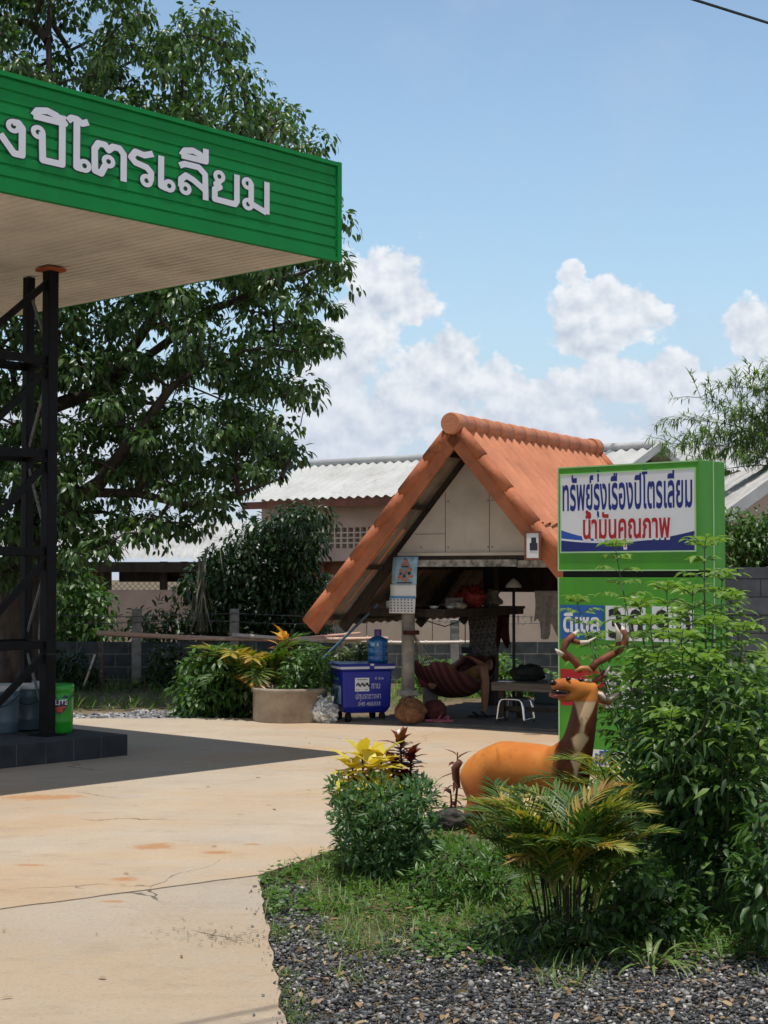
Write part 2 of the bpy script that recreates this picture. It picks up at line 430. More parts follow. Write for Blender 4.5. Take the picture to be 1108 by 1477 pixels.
# looped Thai letters drawn as pen strokes: (advance, rings, strokes); x across, y up, letter height 1
LOOPED = {
 'ng': (.80, [(.38, .80)], [[(.36, .90), (.50, .91), (.60, .80), (.60, .10), (.40, .10), (.06, .52)]]),
 'po': (.98, [(.20, .80)], [[(.30, .82), (.32, .10), (.82, .10), (.82, 1.40)]]),
 'i': (0, [], [[(-.90, 1.20), (-.80, 1.36), (-.55, 1.42), (-.32, 1.36), (-.10, 1.20), (-.90, 1.20)]]),
 'o': (.58, [(.43, .20)], [[(-.02, 1.30), (.08, 1.40), (.22, 1.40), (.36, 1.32), (.52, 1.40)], [(.22, 1.36), (.22, .12), (.36, .10)]]),
 'to': (1.05, [(.50, .47)], [[(.44, .40), (.30, .10), (.13, .14), (.12, .72), (.22, .90), (.40, .90), (.50, .78), (.62, .90), (.80, .90), (.92, .76), (.92, .02)]]),
 'ro': (.80, [(.52, .19)], [[(.70, .98), (.45, .88), (.20, .92), (.08, .74), (.20, .62), (.52, .56), (.65, .44), (.64, .20)]]),
 'e': (.60, [(.38, .19)], [[(.14, .98), (.14, .14), (.30, .10)]]),
 'lo': (1.02, [(.26, .22)], [[(.08, .84), (.24, .92), (.66, .92), (.86, .76), (.88, .02)], [(.13, .24), (.13, .46), (.28, .60), (.50, .52), (.86, .30)]]),
 'ii': (0, [], [[(-.88, 1.14), (-.78, 1.30), (-.54, 1.36), (-.32, 1.30), (-.14, 1.14), (-.88, 1.14)], [(-.14, 1.14), (-.14, 1.50)]]),
 'yo': (.98, [(.28, .80)], [[(.30, .68), (.18, .56), (.30, .50), (.14, .40), (.14, .12), (.78, .10), (.84, .20), (.84, .98)]]),
 'mo': (1.0, [(.20, .80), (.22, .19)], [[(.32, .84), (.32, .20)], [(.30, .24), (.82, .06)], [(.84, .02), (.84, .98)]]),
}
def looped(keys, t):
    """Outlines for a word of looped letters with pen width t."""
    out = []; x = 0
    for k in keys:
        adv, rings, strokes = LOOPED[k]
        for st in strokes:
            st = [np.array(p) + (x, 0) for p in st]
            for a, b in zip(st[:-1], st[1:]):
                d = (b - a) / max(np.linalg.norm(b - a), 1e-6); nr = np.array([-d[1], d[0]]) * t / 2
                out.append(np.array([a - nr, b - nr, b + nr, a + nr]))
            for i, p in enumerate(st):
                if 0 < i < len(st) - 1: out.append(circ(p, t / 2, 14))
        for c in rings:
            c = (c[0] + x, c[1]); ro = t * .5 + .098; n = 20; a = np.linspace(0, 2 * math.pi, n + 1); ri = .066 if t < .2 else .036
            for i in range(n):
                p0, p1 = a[i], a[i + 1]
                out.append(np.array([(c[0] + q * math.cos(w), c[1] + q * math.sin(w)) for q, w in ((ri, p0), (ro, p0), (ro, p1), (ri, p1))]))
        x += adv
    return out, x

def letter(mb, body, o, ux, uy, width, height=None, embolden=0.0, depth=0.0, mi=0, align='left', ref_h=.56, side_mi=None, lift=0.0, shape=None):
    """Lay text on the plane at o along ux/uy (unit vectors); height = height of a plain letter without its marks."""
    P, tris, bound = shape if shape else text2d(body, embolden)
    o, ux, uy = Vector(o), Vector(ux), Vector(uy); nz = ux.cross(uy).normalized()
    x0, x1 = P[:, 0].min(), P[:, 0].max(); sx = width / (x1 - x0); sy = (height / ref_h) if height else sx
    def at(q, d): return o + ux * ((q[0] - x0) * sx) + uy * (q[1] * sy) + nz * d
    vs = [at(q, lift + depth) for q in P]
    mb.add(vs, tris, mi)
    if depth:
        vb = [at(q, lift) for q in P]; n = len(P)
        mb.add(vs + vb, [(n + a, n + b, b, a) for a, b in bound], mi if side_mi is None else side_mi)
    return mb

# ------------------------------------------------------------------ shared colours
def concrete_ground(name, base, dust, stain, seed):
    """Worn concrete: pale slab, windblown laterite dust in streaks along the driving line, dark tyre scuffs, hairline cracks."""
    m, nt, N, L, p = new_mat(name)
    tc = N.new('ShaderNodeTexCoord')
    def tex(scale, stretch=(1, 1, 1), rot=0, detail=6, rough=.6):
        mp = N.new('ShaderNodeMapping'); mp.inputs['Scale'].default_value = stretch; mp.inputs['Rotation'].default_value = (0, 0, rot); mp.inputs['Location'].default_value = (seed, seed * .7, 0)
        L.new(tc.outputs['Object'], mp.inputs[0])
        n = N.new('ShaderNodeTexNoise'); n.inputs['Scale'].default_value = scale; n.inputs['Detail'].default_value = detail; n.inputs['Roughness'].default_value = rough
        L.new(mp.outputs[0], n.inputs['Vector']); return n.outputs['Fac']
    def ramp(f, a, b):
        r = N.new('ShaderNodeMapRange'); r.interpolation_type = 'SMOOTHSTEP'; L.new(f, r.inputs[0]); r.inputs[1].default_value = a; r.inputs[2].default_value = b; return r.outputs[0]
    def mix(f, a, b, bt='MIX'):
        x = N.new('ShaderNodeMixRGB'); x.blend_type = bt; L.new(f, x.inputs[0])
        for i, c in ((1, a), (2, b)):
            if isinstance(c, tuple): x.inputs[i].default_value = (*c, 1)
            else: L.new(c, x.inputs[i])
        return x.outputs[0]
    c = mix(ramp(tex(.55, detail=8), .35, .7), base, tuple(q * .84 for q in base))
    dd = N.new('ShaderNodeMath'); dd.operation = 'MULTIPLY'; dd.inputs[1].default_value = .85
    L.new(ramp(tex(.28, (1, 1.5, 1), R(-12), 9, .62), .40, .64), dd.inputs[0])
    c = mix(dd.outputs[0], c, dust)
    sc = N.new('ShaderNodeMath'); sc.operation = 'MULTIPLY'; sc.inputs[1].default_value = .45
    L.new(ramp(tex(1.7, (1, 1.5, 1), R(20), 9, .72), .52, .70), sc.inputs[0])
    c = mix(sc.outputs[0], c, stain)
    gr = N.new('ShaderNodeMath'); gr.operation = 'MULTIPLY'; gr.inputs[1].default_value = .40
    L.new(ramp(tex(.8, (1, 1.3, 1), 1.0, 9, .7), .50, .66), gr.inputs[0])
    c = mix(gr.outputs[0], c, (.36, .335, .30))
    sp = N.new('ShaderNodeMath'); sp.operation = 'MULTIPLY'; sp.inputs[1].default_value = .62
    L.new(ramp(tex(52, detail=4, rough=.7), .52, .72), sp.inputs[0])
    c = mix(sp.outputs[0], c, tuple(q * .55 for q in base))
    lt = N.new('ShaderNodeMath'); lt.operation = 'MULTIPLY'; lt.inputs[1].default_value = .5
    L.new(ramp(tex(14, detail=6, rough=.7), .55, .8), lt.inputs[0])
    c = mix(lt.outputs[0], c, tuple(min(1, q * 1.25) for q in base))
    blot = N.new('ShaderNodeMath'); blot.operation = 'MULTIPLY'; blot.inputs[1].default_value = .34
    L.new(ramp(tex(2.6, (1, 1.6, 1), .3, 9, .72), .54, .70), blot.inputs[0])
    c = mix(blot.outputs[0], c, tuple(q * .62 for q in dust))
    tyre = N.new('ShaderNodeMath'); tyre.operation = 'MULTIPLY'; tyre.inputs[1].default_value = .22
    L.new(ramp(tex(.9, (.45, 4, 1), R(-32), 6, .6), .58, .72), tyre.inputs[0])
    c = mix(tyre.outputs[0], c, tuple(q * .60 for q in base))
    # laterite trodden into the surface in a few smears
    sxy = N.new('ShaderNodeSeparateXYZ'); L.new(tc.outputs['Object'], sxy.inputs[0]); wob = tex(5, detail=7, rough=.75); wob2 = tex(30, (1, 1, 1), 0, 4, .7)
    def mm(op, a_, b_):
        q = N.new('ShaderNodeMath'); q.operation = op
        for i_, v_ in enumerate((a_, b_)):
            if isinstance(v_, float): q.inputs[i_].default_value = v_
            else: L.new(v_, q.inputs[i_])
        return q.outputs[0]
    acc = None
    for u, v, ra, rb in ((165, 1299, .09, .045), (226, 1221, .22, .16), (45, 1248, .14, .05), (312, 1230, .13, .08), (366, 1218, .08, .04), (180, 1268, .12, .08), (60, 1150, .5, .2)):
        q0 = gp(u, v); dx_ = mm('MULTIPLY', mm('SUBTRACT', sxy.outputs[0], float(q0.x)), 1 / ra); dy_ = mm('MULTIPLY', mm('SUBTRACT', sxy.outputs[1], float(q0.y)), 1 / rb)
        e_ = mm('SUBTRACT', 1.0, mm('SQRT', mm('ADD', mm('MULTIPLY', dx_, dx_), mm('MULTIPLY', dy_, dy_)), 0.0)); acc = e_ if acc is None else mm('MAXIMUM', acc, e_)
    acc = mm('ADD', mm('ADD', acc, mm('MULTIPLY', mm('SUBTRACT', wob, .5), 2.6)), mm('MULTIPLY', mm('SUBTRACT', wob2, .5), .9))
    c = mix(mm('MULTIPLY', ramp(acc, .15, .75), .8), c, (.40, .20, .085))
    # hairline cracks, broken up so they come and go
    wn = N.new('ShaderNodeTexNoise'); wn.inputs['Scale'].default_value = 1.6; wn.inputs['Detail'].default_value = 6; L.new(tc.outputs['Object'], wn.inputs['Vector'])
    wa = N.new('ShaderNodeMixRGB'); wa.blend_type = 'ADD'; wa.inputs[0].default_value = .55; L.new(tc.outputs['Object'], wa.inputs[1]); L.new(wn.outputs['Color'], wa.inputs[2])
    vo = N.new('ShaderNodeTexVoronoi'); vo.feature = 'DISTANCE_TO_EDGE'; vo.inputs['Scale'].default_value = .42; L.new(wa.outputs[0], vo.inputs['Vector'])
    ck = N.new('ShaderNodeMath'); ck.operation = 'MULTIPLY'; L.new(ramp(vo.outputs['Distance'], .0045, .0015), ck.inputs[0]); L.new(ramp(tex(.8, detail=3), .50, .60), ck.inputs[1])
    c = mix(ck.outputs[0], c, tuple(q * .30 for q in base))
    L.new(c, p.inputs['Base Color']); p.inputs['Roughness'].default_value = .85; p.inputs['Specular IOR Level'].default_value = .25
    b = N.new('ShaderNodeBump'); b.inputs['Strength'].default_value = .35; b.inputs['Distance'].default_value = .012
    L.new(tex(55, detail=5), b.inputs['Height']); L.new(b.outputs[0], p.inputs['Normal'])
    return m

def block_mat(name, c1, c2, mortar, bw=.40, bh=.20, mort=.012, off=.5, rot=(R(90), 0, 0)):
    """Hollow-block wall: real bond in metres, each block its own grey, raised mortar."""
    m, nt, N, L, p = new_mat(name)
    tc = N.new('ShaderNodeTexCoord'); mp = N.new('ShaderNodeMapping'); mp.inputs['Rotation'].default_value = rot
    L.new(tc.outputs['Object'], mp.inputs[0])
    b = N.new('ShaderNodeTexBrick'); b.offset = off; b.inputs['Scale'].default_value = 1; b.inputs['Brick Width'].default_value = bw; b.inputs['Row Height'].default_value = bh
    b.inputs['Mortar Size'].default_value = mort; b.inputs['Mortar Smooth'].default_value = .3; b.inputs['Color1'].default_value = (*c1, 1); b.inputs['Color2'].default_value = (*c2, 1); b.inputs['Mortar'].default_value = (*mortar, 1)
    L.new(mp.outputs[0], b.inputs['Vector'])
    n = N.new('ShaderNodeTexNoise'); n.inputs['Scale'].default_value = 5; n.inputs['Detail'].default_value = 7; L.new(tc.outputs['Object'], n.inputs['Vector'])
    r = N.new('ShaderNodeValToRGB'); r.color_ramp.elements[0].color = (.55, .55, .55, 1); r.color_ramp.elements[1].color = (1.35, 1.3, 1.25, 1); r.color_ramp.elements[0].position = .3; r.color_ramp.elements[1].position = .7
    L.new(n.outputs['Fac'], r.inputs[0])
    x = N.new('ShaderNodeMixRGB'); x.blend_type = 'MULTIPLY'; x.inputs[0].default_value = 1; L.new(b.outputs['Color'], x.inputs[1]); L.new(r.outputs[0], x.inputs[2])
    L.new(x.outputs[0], p.inputs['Base Color']); p.inputs['Roughness'].default_value = .9
    bp = N.new('ShaderNodeBump'); bp.inputs['Strength'].default_value = .6; bp.inputs['Distance'].default_value = .01; L.new(b.outputs['Fac'], bp.inputs['Height']); L.new(bp.outputs[0], p.inputs['Normal'])
    return m

M = {}
M['white_roof'] = mat('white_metal_roof', (.50, .51, .50), .55, .12, 1.2, col2=(.40, .40, .385), spots=((.24, .22, .20), 2.2, .52, .74, .6, (1, 1, 1)))
M['grey_roof'] = mat('fibre_cement_roof', (.50, .49, .47), .8, .2, 2.5, col2=(.30, .29, .28))
M['pink_wall'] = mat('pink_render', (.55, .42, .36), .85, .15, 1.5, col2=(.42, .31, .26))
M['cream_wall'] = mat('cream_render', (.62, .52, .44), .85, .1, 1.3, col2=(.50, .41, .34))
M['red_brown'] = mat('red_brown_paint', (.22, .07, .035), .6, .2, 4)
M['dark_wood'] = mat('dark_weathered_wood', (.055, .04, .03), .8, .3, 9, bump=.4, stretch=(1, 1, .15))
M['grey_wood'] = mat('grey_weathered_wood', (.17, .14, .115), .85, .3, 9, bump=.4, stretch=(.2, .2, 3))
M['concrete'] = mat('cast_concrete', (.33, .30, .26), .9, .2, 6, bump=.3, col2=(.16, .14, .12))
M['concrete_post'] = mat('concrete_post', (.36, .35, .33), .9, .2, 7, bump=.3, col2=(.20, .19, .18))
M['black_steel'] = mat('black_steel_paint', (.005, .005, .007), .6, .3, 8, spec=.18)
M['green'] = mat('green_sheet_metal', (.003, .25, .050), .5, .06, 2.2, spec=.2, col2=(.006, .21, .045), stretch=(2, 2, .35), detail=8, spots=((.03, .14, .05), 3.0, .52, .75, .5, (3.5, 3.5, .3)))
M['soffit'] = mat('white_soffit_sheet', (.82, .79, .74), .55, .08, 1.5, col2=(.64, .61, .57), spots=((.40, .35, .28), 1.6, .55, .75, .5, (1, 1, 1)))
M['letter_white'] = mat('white_acrylic', (.78, .78, .84), .35, .03, 3)
M['letter_edge'] = mat('dark_letter_edge', (.012, .03, .05), .5, .1, 3)
M['rust_primer'] = mat('red_oxide_primer', (.40, .10, .04), .7, .25, 9)
M['tile_dark'] = block_mat('dark_glazed_tile', (.022, .026, .032), (.030, .034, .042), (.11, .11, .11), .30, .30, .004, 0)
M['wire'] = mat('black_cable', (.012, .012, .013), .5, .1, 5)
M['galv'] = mat('galvanised_wire', (.16, .16, .16), .6, .2, 20)

# ------------------------------------------------------------------ ground
E1 = Vector((.6743, .7384, 0)); E2 = Vector((-.7384, .6743, 0)); UP = Vector((0, 0, 1))
def ground():
    m = mat('laterite_soil', (.19, .135, .085), .95, .3, 1.7, bump=.6, bscale=30, col2=(.085, .075, .04), detail=9)
    mb = MB(); n = 60; P = []
    for i in range(n + 1):
        row = []
        for j in range(n + 1):
            x = -250 + 500 * j / n; y = -60 + 500 * i / n
            row.append((x, y, -.06 + (0 if abs(x) < 30 and y < 60 else .15 * math.sin(x * .07) * math.sin(y * .05))))
        P.append(row)
    tag(mb.grid(P).build('ground', m), kind='structure')
A = gp(374, 1262); B = gp(413, 1490)
B2 = A + (B - A) * 2.2
def slab(name, pts, m, z=0.0, th=.12):
    mb = MB(); mb.prism([(p[0], p[1], z - th) for p in pts], (0, 0, th))
    return tag(mb.build(name, m), kind='structure')
ground()
J0 = gp(0, 1311)
JL = A + (J0 - A) * 6
gap = Vector((0, .012, 0))
jn = [A.lerp(J0, i / 16) + Vector((0, rnd.uniform(-.012, .012), 0)) for i in range(1, 16)]
far_pts = [A + gap, gp(430, 1243), gp(520, 1212), gp(660, 1176), gp(800, 1150), (3.6, 12.4, 0), (12, 17, 0), (12, 18.05, 0), (2.6, 17.9, 0), (.2, 18.25, 0), (-1.6, 18.35, 0), (-4.2, 18.3, 0), (-9, 18.7, 0), (-16, 19, 0), JL + gap, J0 + gap] + [q + gap for q in jn[::-1]]
slab('forecourt', far_pts, concrete_ground('dusty_concrete', (.48, .405, .315), (.455, .315, .185), (.33, .235, .15), 3.1))
slab('driveway', [A - gap * .2] + jn + [J0, JL, (JL.x, 1.0, 0), (B2.x, B2.y, 0)] + [A.lerp(B2, i / 60) + Vector((rnd.uniform(-.012, .010), 0, 0)) for i in range(59, 0, -1)], concrete_ground('pale_concrete', (.43, .365, .285), (.41, .31, .205), (.29, .225, .16), 9.4), z=-.004)
def stone_field(name, pos, size, m, flat=.52):
    ico = bmesh.new(); bmesh.ops.create_icosphere(ico, subdivisions=1, radius=1)
    bv = np.array([tuple(v.co) for v in ico.verts]); bf = np.array([[v.index for v in f.verts] for f in ico.faces]); ico.free()
    n = len(pos); k = len(bv)
    jit = 1 + rng.uniform(-.48, .36, (n, k, 1))
    sc = rng.uniform(.6, 1.25, (n, 1, 3)) * np.array([1, 1, flat])
    v = bv[None] * jit * sc
    a = rng.random(n) * 6.283; b = rng.normal(size=n) * .45
    ca, sa, cb, sb = (f(q)[:, None] for f, q in ((np.cos, a), (np.sin, a), (np.cos, b), (np.sin, b)))
    x, y, z = v[..., 0], v[..., 1], v[..., 2]
    y, z = y * cb - z * sb, y * sb + z * cb
    x, y = x * ca - y * sa, x * sa + y * ca
    V = (np.stack([x, y, z], -1) * size[:, None, None] + pos[:, None, :]).reshape(-1, 3)
    Fc = (bf[None] + (np.arange(n) * k)[:, None, None]).reshape(-1)
    me = bpy.data.meshes.new(name); me.vertices.add(len(V)); me.vertices.foreach_set('co', V.ravel())
    me.loops.add(len(Fc)); me.loops.foreach_set('vertex_index', Fc.astype(np.int32)); q = len(Fc) // 3
    me.polygons.add(q); me.polygons.foreach_set('loop_start', (np.arange(q) * 3).astype(np.int32)); me.polygons.foreach_set('loop_total', np.full(q, 3, np.int32))
    me.update(calc_edges=True)
    at = me.attributes.new('rnd', 'FLOAT', 'POINT'); at.data.foreach_set('value', np.repeat(rng.random(n), k).astype(np.float32))
    me.materials.append(m); o = bpy.data.objects.new(name, me); COL.objects.link(o)
    return tag(o, kind='stuff')

def stone_mat(name, cols):
    m, nt, N, L, p = new_mat(name)
    at = N.new('ShaderNodeAttribute'); at.attribute_name = 'rnd'; r = N.new('ShaderNodeValToRGB'); r.color_ramp.interpolation = 'CONSTANT'
    el = r.color_ramp.elements
    while len(el) < len(cols): el.new(.5)
    for i, (q, c) in enumerate(cols): el[i].position = q; el[i].color = (*c, 1)
    L.new(at.outputs['Fac'], r.inputs[0])
    tc = N.new('ShaderNodeTexCoord'); n = N.new('ShaderNodeTexNoise'); n.inputs['Scale'].default_value = 60; L.new(tc.outputs['Object'], n.inputs['Vector'])
    x = N.new('ShaderNodeMixRGB'); x.blend_type = 'OVERLAY'; x.inputs[0].default_value = .6; L.new(r.outputs[0], x.inputs[1]); L.new(n.outputs['Fac'], x.inputs[2])
    L.new(x.outputs[0], p.inputs['Base Color']); p.inputs['Roughness'].default_value = .8
    return m

def in_bed(x, y):
    """Planting bed: to the right of the driveway edge, nearer than the forecourt edge."""
    d = (B - A); side = (x - A.x) * d.y - (y - A.y) * d.x
    q = [A, gp(430, 1243), gp(520, 1212), gp(660, 1176), gp(800, 1150), Vector((3.6, 12.4, 0)), Vector((12, 17, 0))]
    yy = np.interp(x, [p.x for p in q], [p.y for p in q])
    return (side < 0) & (y < yy)
def gravel():
    n = 66000
    x = rng.uniform(-.75, 2.6, n); y = rng.uniform(5.45, 9.0, n)
    # dense towards the road, thinning under the plants
    edge = 7.0 + .28 * np.sin(x * 3.1) + .16 * np.sin(x * 8.7 + 1) + .10 * np.sin(x * 19)
    edge = np.where(x < -.1, edge + (-.1 - x) * 3.2, edge)
    sdist = ((x - A.x) * (B - A).y - (y - A.y) * (B - A).x) / (B - A).to_2d().length; strip = (np.abs(sdist) < .22 + .08 * np.sin(y * 9)) & (y < A.y - .05)
    keep = in_bed(x - .01, y) & (strip | (rng.random(n) < np.clip(1.12 - np.maximum(0, y - edge) * 1.9, .03, 1)))
    x, y = x[keep], y[keep]; n = len(x)
    size = .0048 + .0125 * rng.random(n) ** 2.1
    z = -.055 + rng.random(n) * .022
    m = stone_mat('crushed_rock', [(0, (.035, .037, .040)), (.2, (.07, .072, .076)), (.4, (.12, .12, .12)), (.56, (.18, .178, .172)), (.70, (.05, .052, .055)), (.83, (.27, .26, .24)), (.925, (.48, .455, .42)), (.975, (.36, .24, .15))])
    stone_field('gravel', np.stack([x, y, z], 1), size, m)
    # grey road stone swept along the foot of the back wall, and crumbs blown onto the slab edge
    n = 4200; x = rng.uniform(-5.2, -1.4, n); y = rng.uniform(18.35, 20.3, n)
    keep = (y < 20.1 - .35 * (x + 5.2) + .4 * np.sin(x * 4))
    x, y = x[keep], y[keep]; n = len(x)
    m2 = stone_mat('pale_crushed_rock', [(0, (.10, .10, .11)), (.3, (.20, .20, .21)), (.6, (.32, .32, .32)), (.9, (.50, .48, .46))])
    stone_field('gravel', np.stack([x, y, -.05 + rng.random(n) * .03], 1), .02 + .025 * rng.random(n), m2)
    n = 60; t = rng.random(n) ** .7; e = np.abs(rng.normal(size=n)) * .05
    pts = np.stack([A.x + (B.x - A.x) * t - e, A.y + (B.y - A.y) * t, np.full(n, .003)], 1)
    stone_field('gravel', pts, .003 + .007 * rng.random(n) ** 2, m)
gravel()

# ------------------------------------------------------------------ buildings behind
def corrugated(mb, o, along, down, pitch=.2, amp=.02, seg=6, mi=0, rows=1, thick=0.0, trap=False, roman=False):
    """Corrugated sheet from corner o: waves repeat along 'along', run down 'down'; rows overlap like courses."""
    o, along, down = Vector(o), Vector(along), Vector(down); nz = along.cross(down).normalized()
    if nz.z < 0: nz = -nz
    nw = max(2, int(round(along.length / pitch))); k = nw * seg
    for rw in range(rows):
        P = []
        for tt in (rw / rows - (.012 if rw else 0), (rw + 1) / rows):
            row = []
            for i in range(k + 1):
                ph = (i / seg) % 1
                w = (1.0 if .12 < ph < .38 else (-.3)) if trap else (2 * abs(math.sin(ph * math.pi)) ** .8 - 1 if roman else math.sin(ph * 2 * math.pi))
                row.append(o + along * (i / k) + down * tt + nz * (amp * w + (rows - rw) * .0 + (.02 if (rw and tt < (rw + .5) / rows) else 0) * -1 + (.012 if tt > rw / rows + .01 else 0)))
            P.append(row)
        mb.grid(P, mi, smooth=not trap)
    return mb

def long_house():
    t = thing('farm_house', 'long pink house under a white ribbed metal roof behind the thatch of trees and the orange gable'.replace('thatch of ', ''), 'house', (1.5, 36, 0))
    RA, RB = px(437, 672, 40.0), px(949, 645, 34.0)
    ax = (RA - RB); n = Vector((-.606, -.795, 0)); zr = RB.z; RA.z = zr
    ea = 2.3; dz = .98
    dn = n * ea - UP * dz
    e0 = RB + dn
    roof = corrugated(MB(), RB, ax, dn, .26, .03, 6, trap=False)
    roof.add([RB, RA, RA - n * 2.3 - UP * .98, RB - n * 2.3 - UP * .98], [(0, 1, 2, 3)])
    rf = roof.build('roof', M['white_roof'], t)
    cap = MB(); cap.tube([RB + UP * .05 - ax.normalized() * .05, RA + UP * .05], .09, 8); cap.build('ridge_cap', M['white_roof'], rf)
    fb = MB(); fb.beam(e0 - UP * .10 - n * .06, RA + dn - UP * .10 - n * .06, .04, .17)
    fb.build('fascia_board', M['red_brown'], t)
    # gable end towards the right: white rake boards and a dark louvred opening
    g = MB()
    for sgn in (1, -1):
        q = RB + n * ea * sgn - UP * dz
        g.beam(RB + UP * .03 - ax.normalized() * .06, q + UP * .03 - ax.normalized() * .06, .05, .17)
    g.build('rake_board', M['white_roof'], t)
    gw = MB(); o = ax.normalized() * .35
    gw.prism([RB + n * 1.9 - UP * .88 + o, RB - n * 1.9 - UP * .88 + o, RB + o - UP * .12], ax.normalized() * .08)
    gw.build('gable_louvre', M['dark_wood'], t)
    # walls
    wb = RB + n * 1.55; wa = RA + n * 1.55
    w = MB(); z1 = zr - .80; zv0, zv1 = gz(790, 36.6), gz(760, 36.6)
    def wall(z0, z1_, a=wb, b=wa, th=.12): w.obox(Vector((a.x, a.y, z0)), Vector((b.x - a.x, b.y - a.y, 0)), -n * th, UP * (z1_ - z0))
    wall(zv1, z1); wall(zv0 - .30, zv0)
    bk = -n * 1.1
    w.obox(Vector((wb.x, wb.y, 0)) + bk, Vector((wa.x - wb.x, wa.y - wb.y, 0)), -n * .1, UP * (z1 - .1))
    w.build('wall', M['pink_wall'], t)
    # lattice vent blocks between the two bands
    lat = MB(); L = (wa - wb).length; d = (wa - wb).normalized(); k = int(L / .19)
    for i in range(k + 1):
        p = wb + d * (L * i / k); lat.obox(Vector((p.x, p.y, zv0)) - d * .022, d * .044, -n * .10, UP * (zv1 - zv0))
    for j in range(1, 4):
        z = zv0 + (zv1 - zv0) * j / 4; lat.obox(Vector((wb.x, wb.y, z - .016)) - n * .004, Vector((wa.x - wb.x, wa.y - wb.y, 0)), -n * .085, UP * .032)
    lat.build('lattice_vent', M['cream_wall'], t)
    dk = MB(); dk.obox(Vector((wb.x, wb.y, zv0 - 1.9)) - n * .5, Vector((wa.x - wb.x, wa.y - wb.y, 0)), -n * .06, UP * (1.9 - .32))
    for i in range(9):
        p = wb + d * (L * (i + .5) / 9) - n * .44; dk.obox(Vector((p.x, p.y, zv0 - 1.9)), d * .09, n * .05, UP * 1.56)
    dk.build('shutter', M['red_brown'], t)
long_house()

def open_shed():
    t = thing('open_shed', 'low open sided shed with pale ribbed roof and pink half wall behind the big tree', 'shed', (-4.5, 31, 0))
    d = 31.0
    a, b = px(60, 752, d + 2.6), px(372, 750, d + 2.6); c = px(-60, 815, d)
    zt, ze = a.z, gz(806, d)
    a = Vector((-11.5, d + 2.6, zt)); al = Vector((9.3, 0, 0)); dn = Vector((0, -2.6, ze - zt))
    corrugated(MB(), a, al, dn, .24, .03, 6).build('roof', M['white_roof'], t)
    bm_ = MB(); bm_.box(-11.5, -2.2, d + .05, d + .13, ze - .26, ze - .06); bm_.build('eave_beam', M['dark_wood'], t)
    zw = gz(851, d)
    MB().box(gpx(150, d), gpx(325, d), d + .2, d + .32, 0, zw).build('half_wall', M['pink_wall'], t, bevel=.01)
    for u in (150, 232, 262, 318):
        x = gpx(u, d); MB().box(x - .07, x + .07, d + .35, d + .49, 0, ze - .05).build('post', M['dark_wood'], t)
    # chain-link above the half wall
    cl = MB(); z0, z1 = zw - .02, ze - .45; x0, x1 = gpx(165, d), gpx(320, d); s = .11
    k = int((x1 - x0 + (z1 - z0)) / s)
    for i in range(k):
        xa = x0 + i * s
        for sg in (1, -1):
            p = (xa, d + .42, z0) if sg > 0 else (xa - (z1 - z0), d + .42, z0)
            q = (xa - (z1 - z0), d + .42, z1) if sg > 0 else (xa, d + .42, z1)
            cl.tube([p, q], .005, 3, cap=False)
    cl.build('chain_link', M['galv'], t)
    # back wall of dark upright boards to the left, open to the sky behind the mesh on the right
    cb = corrugated(MB(), (gpx(-40, d), d + .5, ze - .1), Vector((gpx(146, d) - gpx(-40, d), 0, 0)), Vector((0, 0.02, -(ze - .1))), .14, .02, 6)
    cb.build('board_wall', M['grey_wood'], t)
    rm = MB(); rm.box(gpx(165, d), gpx(330, d), d + .55, d + .6, ze - .45, ze - .2); rm.build('inner_beam', M['dark_wood'], t)
def gpx(u, Y): return px(u, HZ, Y).x
open_shed()

def right_house():
    t = thing('gable_house', 'pink gable house with grey fibre cement roof beyond the dark block wall', 'house', (6.5, 24, 0))
    a = px(1180, 645, 22.0); b = px(985, 708, 33.5); b.z = a.z; c = px(1000, 776, 20.5)
    al = b - a; dn = c - a
    corrugated(MB(), a, al, dn, .18, .02, 6).build('roof', M['grey_roof'], t)
    inn = al.normalized()
    MB().beam(a - inn * .05 - UP * .02, c - inn * .05 - UP * .02, .05, .16).build('rake_board', M['white_roof'], t)
    w = MB(); o = inn * .35
    pts = [a + o - UP * .12, c + o - UP * .12 + (a - c) * .06, Vector((c.x, c.y, 0)) + o + Vector((a.x - c.x, a.y - c.y, 0)) * .06, Vector((a.x, a.y, 0)) + o]
    w.prism(pts, inn * .1); w.build('wall', M['pink_wall'], t)
    s = MB(); c2 = c + inn * .4 + (a - c) * .1; s.obox(Vector((c2.x, c2.y, 0)), inn * 10, (a - c).normalized().cross(inn).cross(inn) * .01 + Vector((.1, 0.1, 0)), UP * (c.z))
    s.build('side_wall', M['pink_wall'], t)
    MB().beam(c + UP * -.06, c + al - UP * .06, .04, .14).build('fascia_board', M['red_brown'], t)
right_house()
def far_roof():
    """Second white roof line showing above the right-hand house."""
    t = thing('white_roofed_barn', 'far barn with broad white metal roof behind the bamboo sprays', 'barn', (9, 38, 0))
    a = px(1020, 690, 40); al = Vector((9, 3, 0)); a2 = px(1060, 655, 43)
    dn = Vector((1.0, 3.0, 0)); zt = gz(640, 43)
    corrugated(MB(), Vector((a.x, 44, zt)), Vector((10, -3.5, 0)), Vector((-1.2, -3.4, -.95)), .25, .03, 6).build('roof', M['white_roof'], t)
    MB().obox(Vector((a.x + .2, 41.6, 0)), Vector((9.6, -3.3, 0)), Vector((.04, .12, 0)), UP * (zt - .75)).build('wall', M['pink_wall'], t)
far_roof()

